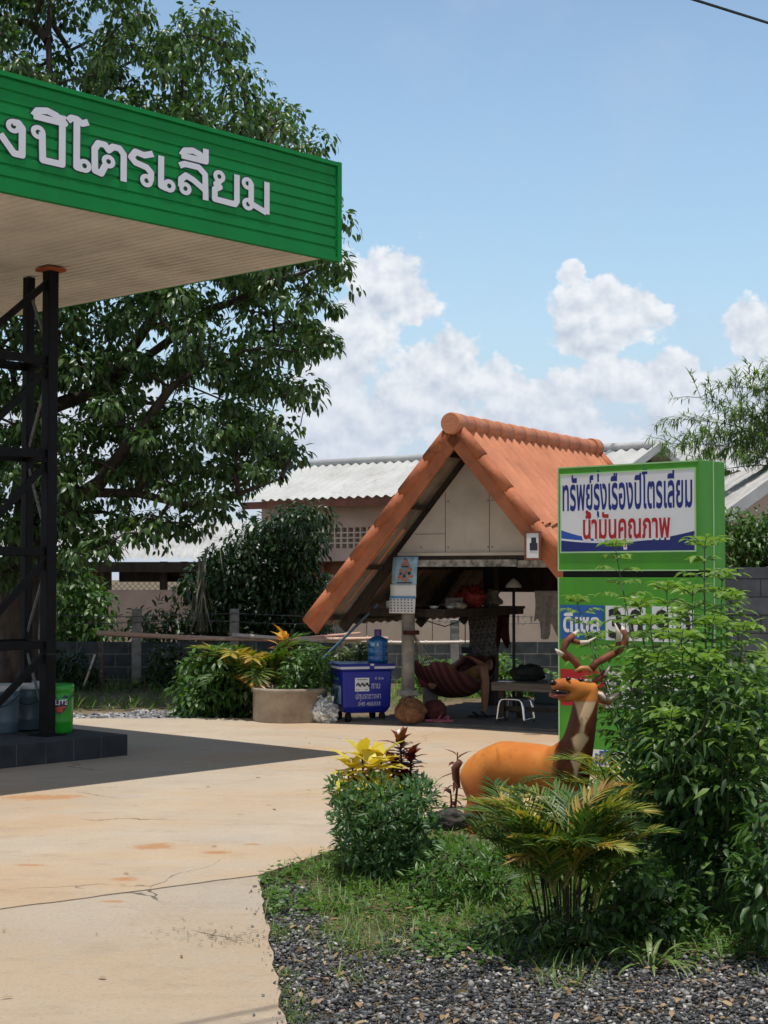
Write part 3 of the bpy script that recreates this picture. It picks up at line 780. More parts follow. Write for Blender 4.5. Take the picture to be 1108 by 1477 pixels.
def back_wall():
    d = 25.0; top = gz(926, d)
    m = block_mat('grey_hollow_block', (.052, .066, .078), (.075, .09, .10), (.19, .19, .185), .40, .20, .011, .5)
    o = MB().box(-9.0, 4.6, d, d + .10, -.06, top).build('block_wall', m); tag(o, 'low wall of dark grey concrete blocks running behind the pavilion and planter', 'wall')
    m2 = block_mat('stacked_dark_block', (.045, .056, .072), (.07, .082, .10), (.022, .024, .028), .39, .20, .010, .35)
    d2 = 17.6; x0 = gpx(1046, d2); o = MB().box(x0 - .5, x0 + 4, d2, d2 + .14, -.06, gz(818, d2)).build('block_wall', m2)
    tag(o, 'taller dry stacked wall of dark blocks beside the green price sign', 'wall')
    # cream panel wall beyond, seen through the pavilion
    cw = MB(); d3 = 28.0; z = gz(838, d3); x = gpx(435, d3)
    while x < gpx(860, d3):
        cw.box(x, x + 1.14, d3, d3 + .06, 0, z); x += 1.15
    cw = cw.build('panel_wall', M['cream_wall'], bevel=.006)
    bo = MB()
    x = gpx(435, d3)
    while x < gpx(860, d3):
        for k in range(5): bo.ball((x + .12 + k * .23, d3 - .004, z - .62), .018, 6, 4)
        x += 1.15
    bo.build('bolt', M['red_brown'], cw)
    tag(cw, 'pale cream panel wall standing beyond the pavilion', 'wall')
    # concrete fence posts
    g = 'concrete fence posts along the low block wall'
    labs = ['square concrete fence post nearest the steel column', 'concrete fence post with whitened top above the croton and palm bushes', 'grey concrete fence post seen under the pavilion eave', 'concrete fence post seen through the hammock gap', None, None, 'concrete fence post hidden mostly by the steel column']
    for u, vt, lab in ((197, 878, labs[0]), (338, 878, labs[1]), (491, 889, labs[2]), (656, 893, labs[3]), (54, 884, labs[6])):
        x = gpx(u, d - .13); zt = gz(vt, d)
        p = MB(); p.box(x - .068, x + .068, d - .14, d - .005, -.06, zt)
        o = p.build('fence_post', M['concrete_post'], bevel=.012); tag(o, lab, 'fence post', g)
    for k, v in enumerate((887, 897)):
        mb = MB(); xs = np.linspace(-9, 4.6, 46); pts = [(x, d - .16, gz(v, d) + .025 * math.sin(x * 1.9 + k)) for x in xs]
        mb.tube(pts, .006, 4, cap=False)
        for i in range(1, 45):
            p = Vector(pts[i]); mb.tube([p - Vector((.03, 0, .04)), p + Vector((.03, 0, .04))], .004, 3, cap=False)
        o = mb.build('barbed_wire', M['galv']); tag(o, ['upper strand of barbed wire strung between fence posts', 'lower strand of barbed wire strung between fence posts'][k], 'wire', 'barbed wire strands')
    # long poles laid across stakes in front of the wall
    d4 = 23.6
    pm = mat('faded_bamboo', (.56, .30, .20), .55, .3, 8, col2=(.62, .50, .42), stretch=(.4, 4, 4))
    pm2 = mat('white_pvc_pipe', (.68, .60, .54), .4, .1, 5)
    a, b = px(140, 913, d4), px(560, 921, d4)
    def pole(p, q, r, m, lab, nm='pole'):
        p, q = Vector(p), Vector(q); pts = [p.lerp(q, i / 14) - UP * .05 * math.sin(math.pi * i / 14) for i in range(15)]
        mb = MB(); mb.tube(pts, [r * (1 - .25 * i / 14) for i in range(15)], 8)
        for i in range(1, 14, 2): mb.tube([pts[i] - (q - p).normalized() * .012, pts[i] + (q - p).normalized() * .012], r * 1.16, 8)
        return tag(mb.build(nm, m), lab, 'pole', 'poles laid along the wall')
    pole(a, b, .038, pm, 'long reddish bamboo pole laid level in front of the block wall')
    pole(px(335, 916, d4 - .1), px(690, 926, d4 + .2), .032, pm2, 'pale pipe laid beside the reddish bamboo pole, reaching behind the pavilion post')
    pole(px(255, 921, d4 - .1), px(520, 913, d4 + .1), .022, pm, 'thin reddish pole crossing over the pale pipe')
    sm = M['grey_wood']
    o = MB().tube([px(145, 1006, 23.5), px(146, 960, 23.5), px(144, 925, 23.5)], [.035, .032, .03], 7).build('stake', sm); tag(o, 'upright grey stake holding the left end of the bamboo pole', 'stake')
    o = MB().tube([px(121, 990, 23.3), px(137, 944, 23.4)], [.02, .016], 6).build('stick', pm2); tag(o, 'pale stick leaning on the block wall beside the stake', 'stick')
back_wall()

# ------------------------------------------------------------------ station canopy
def canopy():
    C0 = Vector((-.40, 14.06, 0)); zb, zt = 4.45, 5.27; LEN, WID = 9.0, 5.8
    t = thing('station_canopy', 'green fascia fuel station canopy on a black steel lattice column', 'canopy', (-3.05, 14.5, .19))
    out = -E2
    def ribs(o, d, nrm, L, name):
        prof = []; n = 9; h = zt - zb
        prof.append((0, zb)); 
        for i in range(n):
            z = zb + h * i / n; prof += [(0.0, z + .006), (0.0, z + h / n - .020), (-.012, z + h / n - .014), (-.012, z + h / n - .003)]
        prof.append((0, zt))
        P = [[o + nrm * q + UP * z for q, z in prof] for o in (o, o + d * L)]
        mb = MB().grid(P, smooth=False)
        mb.obox(o + UP * (zt - .0) - nrm * .04, d * L, nrm * .055, UP * .035)
        mb.obox(o + UP * (zb - .03) - nrm * .04, d * L, nrm * .052, UP * .030)
        mb.obox(o + UP * zb - nrm * .045, d * L, nrm * .02, UP * h)
        return mb.build(name, M['green'], t)
    ribs(C0, -E1, out, LEN, 'fascia')
    zb += .05
    ribs(C0 - out * WID, out, E1, WID, 'end_fascia')
    ribs(C0 - E1 * LEN - out * WID, E1, -out, LEN, 'back_fascia')
    zb -= .05
    MB().obox(C0 - out * .05 - E1 * .030 + UP * (zb - .032), out * .068, E1 * .048, UP * (zt - zb + .070)).build('corner_trim', M['green'], t)
    # ribbed soffit sheets, ribs across the canopy
    so = C0 - E1 * .05 + E2 * .05 + UP * (zb + .012); mb = MB(); n = int(LEN / .10); P0 = []; P1 = []
    for i in range(n):
        for q, z in ((0, 0), (.010, .024), (.022, .024), (.032, 0)):
            p = so - E1 * (i * .10 + q) + UP * z; P0.append(p); P1.append(p + E2 * (WID - .1))
    mb.grid([P0, P1], smooth=False); mb.build('soffit', M['soffit'], t)
    jt = MB()
    jt.obox(so - E1 * 1.55 + E2 * .95 - UP * .012, -E1 * .012, E2 * 1.9, UP * .010); jt.obox(so - E1 * 4.05 - UP * .012, -E1 * .012, E2 * 5.6, UP * .010)
    jt.build('soffit_strip', M['soffit'], t)
    rf = MB(); rf.obox(C0 - E1 * .06 + E2 * .06 + UP * (zt - .12), -E1 * (LEN - .1), E2 * (WID - .12), UP * .04); rf.build('roof', M['white_roof'], t)
    # raised lettering
    def sp(s, z, dd): return C0 - E1 * s + out * dd + UP * z
    word = ['ng', 'po', 'i', 'o', 'to', 'ro', 'e', 'lo', 'ii', 'yo', 'mo']
    H = .285; wd = looped(word, .2)[1]; sc = 2.45 / (wd - .80); zl = 4.690
    for nm, m, t_, lift, dep in (('lettering_backing', M['letter_edge'], .225, .002, .003), ('lettering', M['letter_white'], .172, .006, .003)):
        oln, w = looped(word, t_); sh = fill_loops(oln); e = (t_ - .172) / 2
        W = (sh[0][:, 0].max() - sh[0][:, 0].min()) * sc
        mb = MB(); letter(mb, '', sp(.853 + wd * sc + e * sc - .02, zl, lift), E1, UP, W, H, depth=dep, ref_h=1.0, shape=sh)
        # the start of the name, beyond the picture's left edge
        W2 = 2.75; letter(mb, 'ทรัพย์รุ่งเรือ', sp(.853 + wd * sc + W2 + .06, zl, lift), E1, UP, W2, .285, embolden=.03 + e * .5, depth=dep)
        mb.build(nm, m, t)
    # lattice column
    Ap = Vector((-3.05, 14.5, 0)); Bp = Vector((-3.355, 14.98, 0)); dv = -E1 * .80
    lv = [gz(v, 14.5) for v in (520, 655, 795, 930)]
    rot = math.atan2(E1.y, E1.x)
    def post(p, w):
        mb = MB(); mb.obox(p + UP * .19 - E1 * w / 2 - E2 * w / 2, E1 * w, E2 * w, UP * (zb - .19)); mb.build('post', M['black_steel'], t, bevel=.008)
    for p, w in ((Ap, .108), (Bp, .085), (Ap + dv, .108), (Bp + dv, .085)): post(p, w)
    cp = MB(); cp.obox(Ap - E1 * .1 - E2 * .1 + UP * (zb - .035), E1 * .2, E2 * .2, UP * .03); cp.build('cap_plate', M['rust_primer'], t)
    for p in (Ap, Bp, Ap + dv, Bp + dv): MB().obox(p - E1 * .12 - E2 * .12 + UP * .19, E1 * .24, E2 * .24, UP * .012).build('base_plate', M['black_steel'], t)
    for z in lv:
        for p, q in ((Ap, Ap + dv), (Bp, Bp + dv), (Ap, Bp), (Ap + dv, Bp + dv)):
            MB().beam(p + UP * z, q + UP * z, .05, .075).build('crossbar', M['black_steel'], t)
    zz = [.22] + lv[::-1] + [zb - .05]
    for i in range(5):
        for p, q in ((Ap + dv, Ap),):
            MB().beam(p + UP * (zz[i] + .06), q + UP * (zz[i + 1] - .06), .045, .055).build('brace', M['black_steel'], t)
        MB().beam((Bp if i % 2 else Ap) + UP * (zz[i] + .06), (Ap if i % 2 else Bp) + UP * (zz[i + 1] - .06), .02, .02).build('brace', M['galv'], t)
    tie = MB(); w = .115; tie.obox(Ap - E1 * w / 2 - E2 * w / 2 + UP * .92, E1 * w, E2 * w, UP * .012); tie.build('wire_tie', M['wire'], t)
canopy()

def island():
    Q = Vector((-2.335, 14.6, -.01)); t = thing('pump_island', 'raised pump island faced with dark glazed tiles under the canopy', 'pump island', Q)
    L = 6.5; w = 1.45
    o = MB().box(-L, 0, 0, w, 0, .2).build('tiled_kerb', M['tile_dark'])
    o.location = Q; o.rotation_euler = (0, 0, math.atan2(E1.y, E1.x)); b = o.modifiers.new('bevel', 'BEVEL'); b.width = .006; b.segments = 2
    o.parent = t; o.matrix_parent_inverse = wm(t).inverted()
island()

def pails():
    def pail(name, x, y, m, lid, lab, r=.148, h=.43, badge=False):
        t = thing(name, lab, 'pail', (x, y, .19), group='oil pails on the pump island')
        b = MB(); c = (x, y, .191)
        b.lathe([(0, 0), (r * .93, 0), (r * .97, .02), (r * .975, h * .22), (r * 1.0, h * .24), (r * .98, h * .27), (r * 1.0, h * .70), (r * 1.03, h * .72), (r * 1.03, h * .745), (r * .99, h * .76), (r * .99, h * .95), (r * 1.02, h * .96), (r * 1.02, h), (r * .9, h), (0, h - .005)], 32, c)
        b.build('body', m, t)
        l = MB(); l.lathe([(r * 1.035, h - .045), (r * 1.05, h - .04), (r * 1.05, h + .004), (r * .95, h + .016), (r * .85, h + .008), (0, h + .01)], 32, c); l.build('lid', lid, t)
        hd = MB(); hd.tube([(x + r * 1.04 * math.cos(a), y + r * 1.04 * math.sin(a), .191 + h * .80 - .10 * math.sin((a - math.pi) * 1) ** 2 * (1 if a > math.pi else 0)) for a in np.linspace(math.pi, 2 * math.pi, 15)], .004, 5); hd.build('handle', M['wire'], t)
        return t
    gm = mat('green_plastic', (.02, .33, .02), .3, .05, 3); gl = mat('green_plastic_lid', (.03, .36, .03), .3, .05, 3)
    bl = mat('blue_grey_plastic', (.10, .15, .20), .35, .1, 3); wl = mat('white_plastic_lid', (.55, .57, .58), .35, .08, 3)
    x, y = gpx(84, 14.78), 14.78
    t = pail('oil_pail', x, y, gm, gl, 'bright green oil pail with purple badge beside the column post')
    # badge wrapped on the pail: purple shield, red wedge, white letters
    pm = mat('purple_print', (.05, .02, .10), .35, .05, 3); rm = mat('red_print', (.55, .08, .04), .35, .05, 3); wm_ = mat('white_print', (.75, .75, .75), .35, .05, 3)
    def wrap(mb, r, a0):
        mb.v = [(x + r * math.cos(a0 + p[0] / r), y + r * math.sin(a0 + p[0] / r), p[1]) for p in [(q[0], q[1]) for q in mb.v]]
        return mb
    a0 = math.atan2(-y, -x) + .15
    sh = MB(); pts = [(-.09, .52 + .01), (-.06, .54), (.06, .54), (.09, .53), (.085, .45), (.05, .40), (0, .365), (-.05, .40), (-.085, .45)]
    f = MB(); ring = [(a * (1 - k / 5), .46 + (b - .46) * (1 - k / 5), 0) for k in range(6) for a, b in pts]
    n = len(pts); f.add(ring, [(k * n + i, k * n + (i + 1) % n, (k + 1) * n + (i + 1) % n, (k + 1) * n + i) for k in range(5) for i in range(n)])
    wrap(f, .1515, a0).build('badge', pm, t)
    f = MB(); f.grid([[(-.075 + .15 * i / 8, .44 - .03 * (1 - j), 0) if j else (-.02 + .04 * i / 8, .385, 0) for i in range(9)] for j in (0, 1)]); wrap(f, .1525, a0).build('badge_wedge', rm, t)
    f = MB(); letter(f, 'ELITE', (-.075, .455, 0), (1, 0, 0), (0, 1, 0), .155, .045, embolden=.03, ref_h=.7); wrap(f, .1535, a0).build('badge_lettering', wm_, t)
    pail('oil_pail', gpx(46, 15.05), 15.05, bl, wl, 'blue grey oil pail with white lid between the two column posts')
    t3 = pail('oil_pail', gpx(6, 14.75), 14.75, bl, wl, 'blue grey oil pail with white lid at the edge left of the column')
pails()

# ------------------------------------------------------------------ tiled pavilion
PHI = R(29.0); F0 = Vector((.75, 16.8, 0)); RV = Vector((math.cos(PHI), -math.sin(PHI), 0)); AV = Vector((math.sin(PHI), math.cos(PHI), 0))
def hp(r, a, z): return F0 + RV * r + AV * a + UP * z
HW, HD, HZT, HL = 1.80, 2.10, 3.20, 3.95
def roof_z(r): return HZT - abs(r) / HW * HD
M['tile_orange'] = mat('orange_roof_tile', (.60, .245, .13), .65, .10, 2.2, bump=.2, col2=(.44, .17, .092), detail=9, spec=.25, spots=((.16, .09, .06), 7.5, .56, .74, .5, (1, 1, 1)))
M['tile_dark_orange'] = mat('orange_barge_tile', (.47, .155, .068), .65, .15, 3, bump=.2, col2=(.30, .10, .05), detail=9, spec=.25, spots=((.12, .06, .04), 6.5, .54, .72, .7, (1, 1, 1)))
M['tile_under'] = mat('grey_tile_underside', (.26, .22, .18), .9, .25, 5, col2=(.14, .12, .10))
M['panel'] = mat('cream_fibre_board', (.56, .50, .43), .85, .12, 2.2, col2=(.42, .37, .31))
M['mottled'] = mat('mottled_board', (.42, .40, .36), .9, .4, 14, col2=(.10, .09, .08))
M['slab_dark'] = mat('worn_floor_cement', (.13, .12, .11), .85, .2, 4)
def pavilion():
    t = thing('pavilion', 'open roadside pavilion with steep orange tiled gable roof', 'pavilion', hp(0, 2, 0), -PHI)
    nL = {}
    tiles = MB(); und = MB()
    for sg in (1, -1):
        dn = RV * HW * sg - UP * HD
        o = hp(0, .04, HZT)
        corrugated(tiles, o, AV * HL, dn, .195, .048, 12, rows=2, roman=True)
        nz = (AV.cross(dn)).normalized(); nz = nz if nz.z > 0 else -nz
        corrugated(und, o - nz * .036, AV * HL, dn, .195, .021, 8)
    rf = tiles.build('roof', M['tile_orange'], t); und.build('underside', M['tile_under'], rf)
    for aa in (-.01, HL + .05):
        for sg in (1, -1):
            rk = MB(); bd = MB(); k = 6; d = (RV * HW * sg - UP * HD); nz = (AV.cross(d)).normalized(); nz = nz if nz.z > 0 else -nz
            for i in range(k):
                p = hp(0, aa, HZT) + d * (i / k - (.004 if i else 0)) + nz * .022; q = hp(0, aa, HZT) + d * ((i + 1) / k) + nz * .030
                rk.tube([p, q], [.062, .066], 14)
            b0 = hp(0, aa - .03, HZT) - nz * .150
            bd.obox(b0, d * 1.005, AV * .045, nz * .15)
            rk.build('rake_cap', M['tile_dark_orange'], rf); bd.build('barge_board', M['tile_dark_orange'], t)
    rg = MB(); k = 12
    for i in range(k):
        p = hp(0, .0 + HL * i / k, HZT + .045); q = hp(0, HL * (i + 1.04) / k, HZT + .045)
        rg.tube([p, p.lerp(q, .12), q], [.098, .108, .094], 14)
    rg.tube([hp(0, HL - .12, HZT + .05), hp(0, HL + .06, HZT + .05)], [.12, .125], 16)
    rg.build('ridge_cap', M['tile_orange'], rf)
    ed = MB(); ed.tube([hp(0, -.12, HZT + .035), hp(0, -.09, HZT + .035), hp(0, .10, HZT + .035)], [.108, .118, .116], 22); ed.build('ridge_end_cap', M['tile_orange'], rf)
    # timber under the tiles
    pu = MB()
    for sg in (1, -1):
        for r in (.15, .62, 1.18, 1.66): pu.beam(hp(r * sg, .06, roof_z(r) - .10), hp(r * sg, HL - .03, roof_z(r) - .10), .05, .05)
        for a in (.56, 2.4, 3.6): pu.beam(hp(.04 * sg, a, HZT - .19), hp(1.70 * sg, a, roof_z(1.70) - .19), .05, .10)
    pu.build('rafter', M['dark_wood'], t)
    # gable board front with seams and bolts
    GA = .48; zb = 1.885; w = (HZT - .22 - zb) / HD * HW
    g = MB(); g.prism([hp(-w, GA, zb), hp(w, GA, zb), hp(0, GA, HZT - .22)], AV * .012); gp_ = g.build('gable_board', M['panel'], t)
    sm = MB()
    for r in (-.36, .17): sm.obox(hp(r, GA - .003, zb), RV * .006, AV * .004, UP * (HZT - .24 - zb - abs(r) / HW * HD))
    sm.obox(hp(-w + .2, GA - .003, zb + .20), RV * (w - .56), AV * .004, UP * .005)
    for r in (-.66, -.33, .15, .2, .62, .9):
        for z in (zb + .05, zb + .55, zb + .95):
            if z < roof_z(r) - .34: sm.obox(hp(r, GA - .005, z), RV * .014, AV * .004, UP * .014)
    sm.build('board_seam', M['grey_wood'], gp_)
    tr = MB(); tr.obox(hp(-w, GA - .025, zb - .035), RV * 2 * w, AV * .03, UP * .033); tr.build('trim_strip', M['panel'], t)
    hd = MB(); hd.obox(hp(-w - .06, GA, zb - .13), RV * (2 * w + .12), AV * .06, UP * .09); hd.build('header_beam', M['dark_wood'], t)
    mb = MB(); mb.obox(hp(-.80, GA - .03, zb - .155), RV * 1.30, AV * .025, UP * .075); mb.obox(hp(.515, GA - .03, zb - .165), RV * .75, AV * .022, UP * .075); mb.build('mottled_beam', M['mottled'], t)
    # back board
    z2 = 1.42; w2 = (HZT - .22 - z2) / HD * HW
    g = MB(); g.prism([hp(-w2, 3.6, z2), hp(w2, 3.6, z2), hp(0, 3.6, HZT - .22)], AV * .02); g.build('back_board', M['dark_wood'], t)
    # posts
    pm = MB(); pm.tube([hp(-.95, .72, .03), hp(-.95, .72, .6), hp(-.945, .72, 1.3), hp(-.94, .72, 1.95)], [.078, .072, .076, .070], 12); pm.build('post', M['concrete'], t)
    for r, a, wd in ((-.95, 2.9, .15), (.98, .72, .14), (.98, 2.9, .14)):
        b = MB(); b.obox(hp(r - wd / 2, a - wd / 2, .03), RV * wd, AV * wd, UP * (roof_z(r) - .24)); b.build('post', M['dark_wood'], t, bevel=.01)
    for sg in (-1, 1):
        b = MB(); b.beam(hp(.95 * sg, .62, roof_z(.95) - .24), hp(.95 * sg, 3.7, roof_z(.95) - .24), .07, .12); b.build('tie_beam', M['dark_wood'], t)
    # shelf under the eave
    sh = MB(); sh.obox(hp(-1.48, .80, 1.225), RV * .95, AV * 2.2, UP * .032); sh.obox(hp(-1.48, .79, 1.17), RV * .95, AV * .04, UP * .055)
    sh.obox(hp(-.57, .85, 1.16), RV * .04, AV * 2.1, UP * .065)
    sh.build('shelf', M['dark_wood'], t)
    fl = MB(); fl.obox(hp(-1.25, .42, -.05), RV * 2.75, AV * 3.5, UP * .085); fl.build('floor_slab', M['slab_dark'], t, bevel=.01)
pavilion()
FZ = .036

def crumple(c, r, sc, amp, m, name, parent=None, seed=0, fr=5.0, sub=4, pinch=0.0):
    """Irregular lump: bag, bundle, sack."""
    from mathutils import noise
    bm = bmesh.new(); bmesh.ops.create_icosphere(bm, subdivisions=sub, radius=1)
    for v in bm.verts:
        p = v.co.copy(); d = noise.turbulence(p * fr * .5 + Vector((seed, seed * 2, 0)), 4, True) - .5
        d2 = noise.noise(p * 1.6 + Vector((seed * 3, 0, seed)))
        k = 1 + amp * (1.4 * d + .8 * d2)
        q = p * k
        if pinch and q.z > 0: q.x *= 1 - pinch * q.z; q.y *= 1 - pinch * q.z
        q.z = max(q.z, -.78)
        v.co = Vector((q.x * sc[0], q.y * sc[1], (q.z + .78) * sc[2])) * r + Vector(c)
    me = bpy.data.meshes.new(name); bm.to_mesh(me); bm.free()
    for p in me.polygons: p.use_smooth = True
    me.materials.append(m); o = bpy.data.objects.new(name, me); COL.objects.link(o); hang(o, parent); return o

M['cloth_grey'] = mat('grey_cloth', (.36, .34, .31), .9, .2, 20, bump=.3)
M['cloth_red'] = mat('red_plastic_net', (.34, .035, .03), .6, .3, 15, bump=.4)
M['paper'] = mat('white_paper', (.72, .73, .74), .7, .04, 3)
M['blue_print'] = mat('blue_print', (.10, .30, .55), .6, .1, 3)
M['pale_blue_print'] = mat('pale_blue_print', (.35, .55, .68), .6, .2, 12)
M['red_print2'] = mat('orange_red_print', (.62, .22, .14), .6, .25, 30)
M['dark_print'] = mat('dark_print', (.03, .03, .05), .6, .2, 8)
M['brown_husk'] = mat('brown_husk', (.20, .095, .04), .9, .35, 22, bump=.6, col2=(.08, .035, .018))
M['maroon'] = mat('maroon_cloth', (.095, .022, .022), .9, .3, 18, bump=.3)
M['chrome'] = mat('chromed_tube', (.75, .75, .75), .18, .05, 8, metal=1.0)
M['white_plastic'] = mat('white_plastic', (.74, .74, .72), .4, .06, 4)
M['black_cloth'] = mat('black_cloth', (.012, .012, .014), .8, .3, 20, bump=.3)
M['teal'] = mat('grey_teal_plastic', (.10, .14, .14), .6, .2, 5)
M['skin'] = mat('brown_skin', (.26, .125, .07), .55, .1, 6)

def calendar():
    t = thing('wall_calendar', 'tall wall calendar with picture top hanging from the pavilion beam above the concrete post', 'calendar', hp(-.95, .76, 1.22))
    a = .415; r0, r1 = -.985, -.655; z0, z1 = gz(884, 17.75), gz(803, 17.75); h = z1 - z0
    def sheet(name, ra, rb, za, zb_, m, da=0.0, th=.004):
        P = []
        for i in range(7):
            z = zb_ + (za - zb_) * i / 6; tt = (z1 - z) / h
            off = -.016 * math.sin(tt * 5.5) - .02 * tt - da
            P.append([hp(ra + (rb - ra) * j / 4 - .03 * tt, a + off, z) for j in range(5)])
        mb = MB().grid(P); o = mb.build(name, m, t); s = o.modifiers.new('thick', 'SOLIDIFY'); s.thickness = th; return o
    sheet('picture_sheet', r0 + .02, r1, z1 - h * .50, z1, M['pale_blue_print'])
    sheet('middle_sheet', r0 + .005, r1 - .005, z1 - h * .72, z1 - h * .49, M['paper'], .004)
    sheet('date_sheet', r0, r1 - .01, z0, z1 - h * .70, M['paper'], .008)
    sheet('blue_strip', r0, r1 - .01, z1 - h * .74, z1 - h * .70, M['blue_print'], .012)
    # printed picture: seated figures as blocks of colour; date grid below
    d = MB()
    for q, (ra, rb, za, zb_) in enumerate([(.42, .58, .05, .10), (.34, .66, .12, .16), (.28, .40, .22, .27), (.60, .74, .20, .26), (.44, .56, .25, .31), (.24, .42, .33, .40), (.62, .82, .33, .37), (.46, .58, .38, .44)]):
        d.obox(hp(r0 + .02 + (r1 - r0) * ra, a - .028 - .002 * q - .03 * zb_, z1 - h * zb_), RV * (r1 - r0) * (rb - ra), AV * .002, UP * h * (zb_ - za))
    d.build('printed_figure', [M['red_print2']], t)
    d = MB()
    for q, (ra, rb, za, zb_) in enumerate([(.46, .54, .03, .05), (.36, .64, .17, .19), (.30, .38, .28, .32), (.62, .72, .27, .32), (.22, .80, .45, .47), (.46, .54, .32, .37)]):
        d.obox(hp(r0 + .02 + (r1 - r0) * ra, a - .040 - .002 * q - .03 * zb_, z1 - h * zb_), RV * (r1 - r0) * (rb - ra), AV * .002, UP * h * (zb_ - za))
    d.build('printed_shadow', [M['dark_print']], t)
    d = MB()
    for i in range(7):
        for j in range(5):
            d.obox(hp(r0 + .012 + .043 * i, a - .060 - .004 * j * .3, z0 + .018 + .031 * j), RV * .016, AV * .002, UP * .014)
    d.build('date_print', M['dark_print'], t)
    MB().tube([hp(r0 + .02, a + .0, z1), hp(r1, a, z1)], .006, 6).build('top_rail', M['dark_print'], t)
calendar()

def framed_picture():
    a = .87; r0 = 1.0
    # hangs at the right end of the gable beam
    c = px(768, 787, 16.22); w, h = .180, .296
    t = thing('framed_picture', 'small framed portrait hanging at the right end of the gable beam beside the green sign', 'picture', c)
    o = c - RV * w / 2 - UP * h / 2
    f = MB()
    for q in ((0, 0, w, .022), (0, h - .022, w, .022), (0, .022, .022, h - .044), (w - .022, .022, .022, h - .044)):
        f.obox(o + RV * q[0] + UP * q[1], RV * q[2], AV * .02, UP * q[3])
    f.build('frame', M['red_brown'], t)
    MB().obox(o + RV * .02 + UP * .02 + AV * .006, RV * (w - .04), AV * .006, UP * (h - .04)).build('print', M['paper'], t)
    d = MB(); d.obox(o + RV * .075 + UP * .17 + AV * .003, RV * .055, AV * .002, UP * .06); d.obox(o + RV * .06 + UP * .10 + AV * .002, RV * .085, AV * .002, UP * .075); d.build('printed_figure', M['dark_print'], t)
framed_picture()

def shelf_things():
    z = 1.258
    def bowl(r, a, rr, lab):
        o = MB().lathe([(0, 0), (rr * .5, 0), (rr, rr * .55), (rr * .95, rr * .55), (rr * .45, .012), (0, .012)], 16, hp(r, a, z)).build('bowl', M['white_plastic'])
        tag(o, lab, 'bowl', 'white bowls on the pavilion shelf')
    bowl(-.74, .95, .06, 'white bowl on the shelf just right of the calendar'); bowl(-.62, 1.12, .055, 'white bowl on the shelf in front of the small box')
    bowl(-.62, 1.45, .05, 'white bowl on the shelf below the left side of the red bundle'); bowl(-.62, 1.9, .05, 'white bowl on the shelf below the pale bundle')
    t = thing('jar', 'small white jar with dark lid on the shelf left of the calendar', 'jar', hp(-1.28, .92, z))
    MB().lathe([(0, 0), (.052, 0), (.055, .02), (.055, .075), (.045, .09), (0, .09)], 16, hp(-1.28, .92, z)).build('body', M['paper'], t)
    MB().lathe([(.048, .088), (.05, .09), (.05, .125), (0, .127)], 16, hp(-1.28, .92, z)).build('lid', M['dark_print'], t)
    b = MB(); b.obox(hp(-.80, 1.35, z), RV * .16, AV * .14, UP * .12); o = b.build('carton', M['cloth_grey'], bevel=.006); tag(o, 'small pale carton on the shelf beside the red bundle', 'box')
    o = crumple(hp(-.70, 1.78, z), .17, (1.05, .8, .85), .45, M['cloth_red'], 'bundle', seed=3, fr=9); tag(o, 'crumpled red net bundle on the dark shelf', 'bundle')
    o = crumple(hp(-.68, 2.35, z), .12, (.9, .9, 1.0), .45, M['cloth_grey'], 'bundle', seed=5, fr=8); tag(o, 'crumpled pale cloth bundle on the shelf next to the dark post', 'bundle')
    o = crumple(hp(-.60, 1.2, z), .09, (1.5, .9, .5), .3, M['mottled'], 'bundle', seed=8, fr=8); tag(o, 'flat mottled bundle lying on the shelf between bowls', 'bundle')
shelf_things()

def hung_cloth(name, lab, o, ux, w, h, m, seed, ragged=.0, wav=.02, grp=None):
    rr = random.Random(seed); nx, ny = 14, 14; P = []
    for j in range(ny + 1):
        row = []
        for i in range(nx + 1):
            s_, t_ = i / nx, j / ny
            hh = h * (1 - ragged * (.5 + .5 * math.sin(s_ * 9 + seed)) * abs(math.sin(s_ * 5.3 + seed * 2)))
            row.append(Vector(o) + ux * (w * (s_ - .5) * (1 - .12 * math.sin(t_ * 3)) ) - UP * hh * t_ + ux.cross(UP) * wav * math.sin(s_ * 16 + seed + t_ * 1.5) * (.3 + t_))
        P.append(row)
    ob = MB().grid(P).build(name, m); sm = ob.modifiers.new('thick', 'SOLIDIFY'); sm.thickness = .006
    return tag(ob, lab, 'cloth', grp)
def check_mat():
    m, nt, N, L, p = new_mat('woven_lattice_cloth')
    tc = N.new('ShaderNodeTexCoord'); ck = N.new('ShaderNodeTexChecker'); ck.inputs['Scale'].default_value = 26
    mp = N.new('ShaderNodeMapping'); mp.inputs['Rotation'].default_value = (R(45), R(45), R(20)); L.new(tc.outputs['Object'], mp.inputs[0]); L.new(mp.outputs[0], ck.inputs[0])
    ck.inputs[1].default_value = (.13, .12, .11, 1); ck.inputs[2].default_value = (.055, .05, .05, 1); L.new(ck.outputs[0], p.inputs['Base Color']); p.inputs['Roughness'].default_value = .9
    return m
hung_cloth('hanging_cloth', 'grey lattice patterned cloth hanging above the hammock', hp(-.80, 2.35, 1.16), RV, .40, .50, check_mat(), 2)
hung_cloth('hanging_cloth', 'dark maroon garment hanging on the dark timber post', hp(-.72, 2.72, 1.26), RV, .24, .52, M['maroon'], 4, ragged=.3)
hung_cloth('hanging_cloth', 'ragged pale grey cloth hanging over the bench beside the green sign', px(789, 852, 18.3), RV, .30, .56, M['cloth_grey'], 7, ragged=.45, wav=.035)

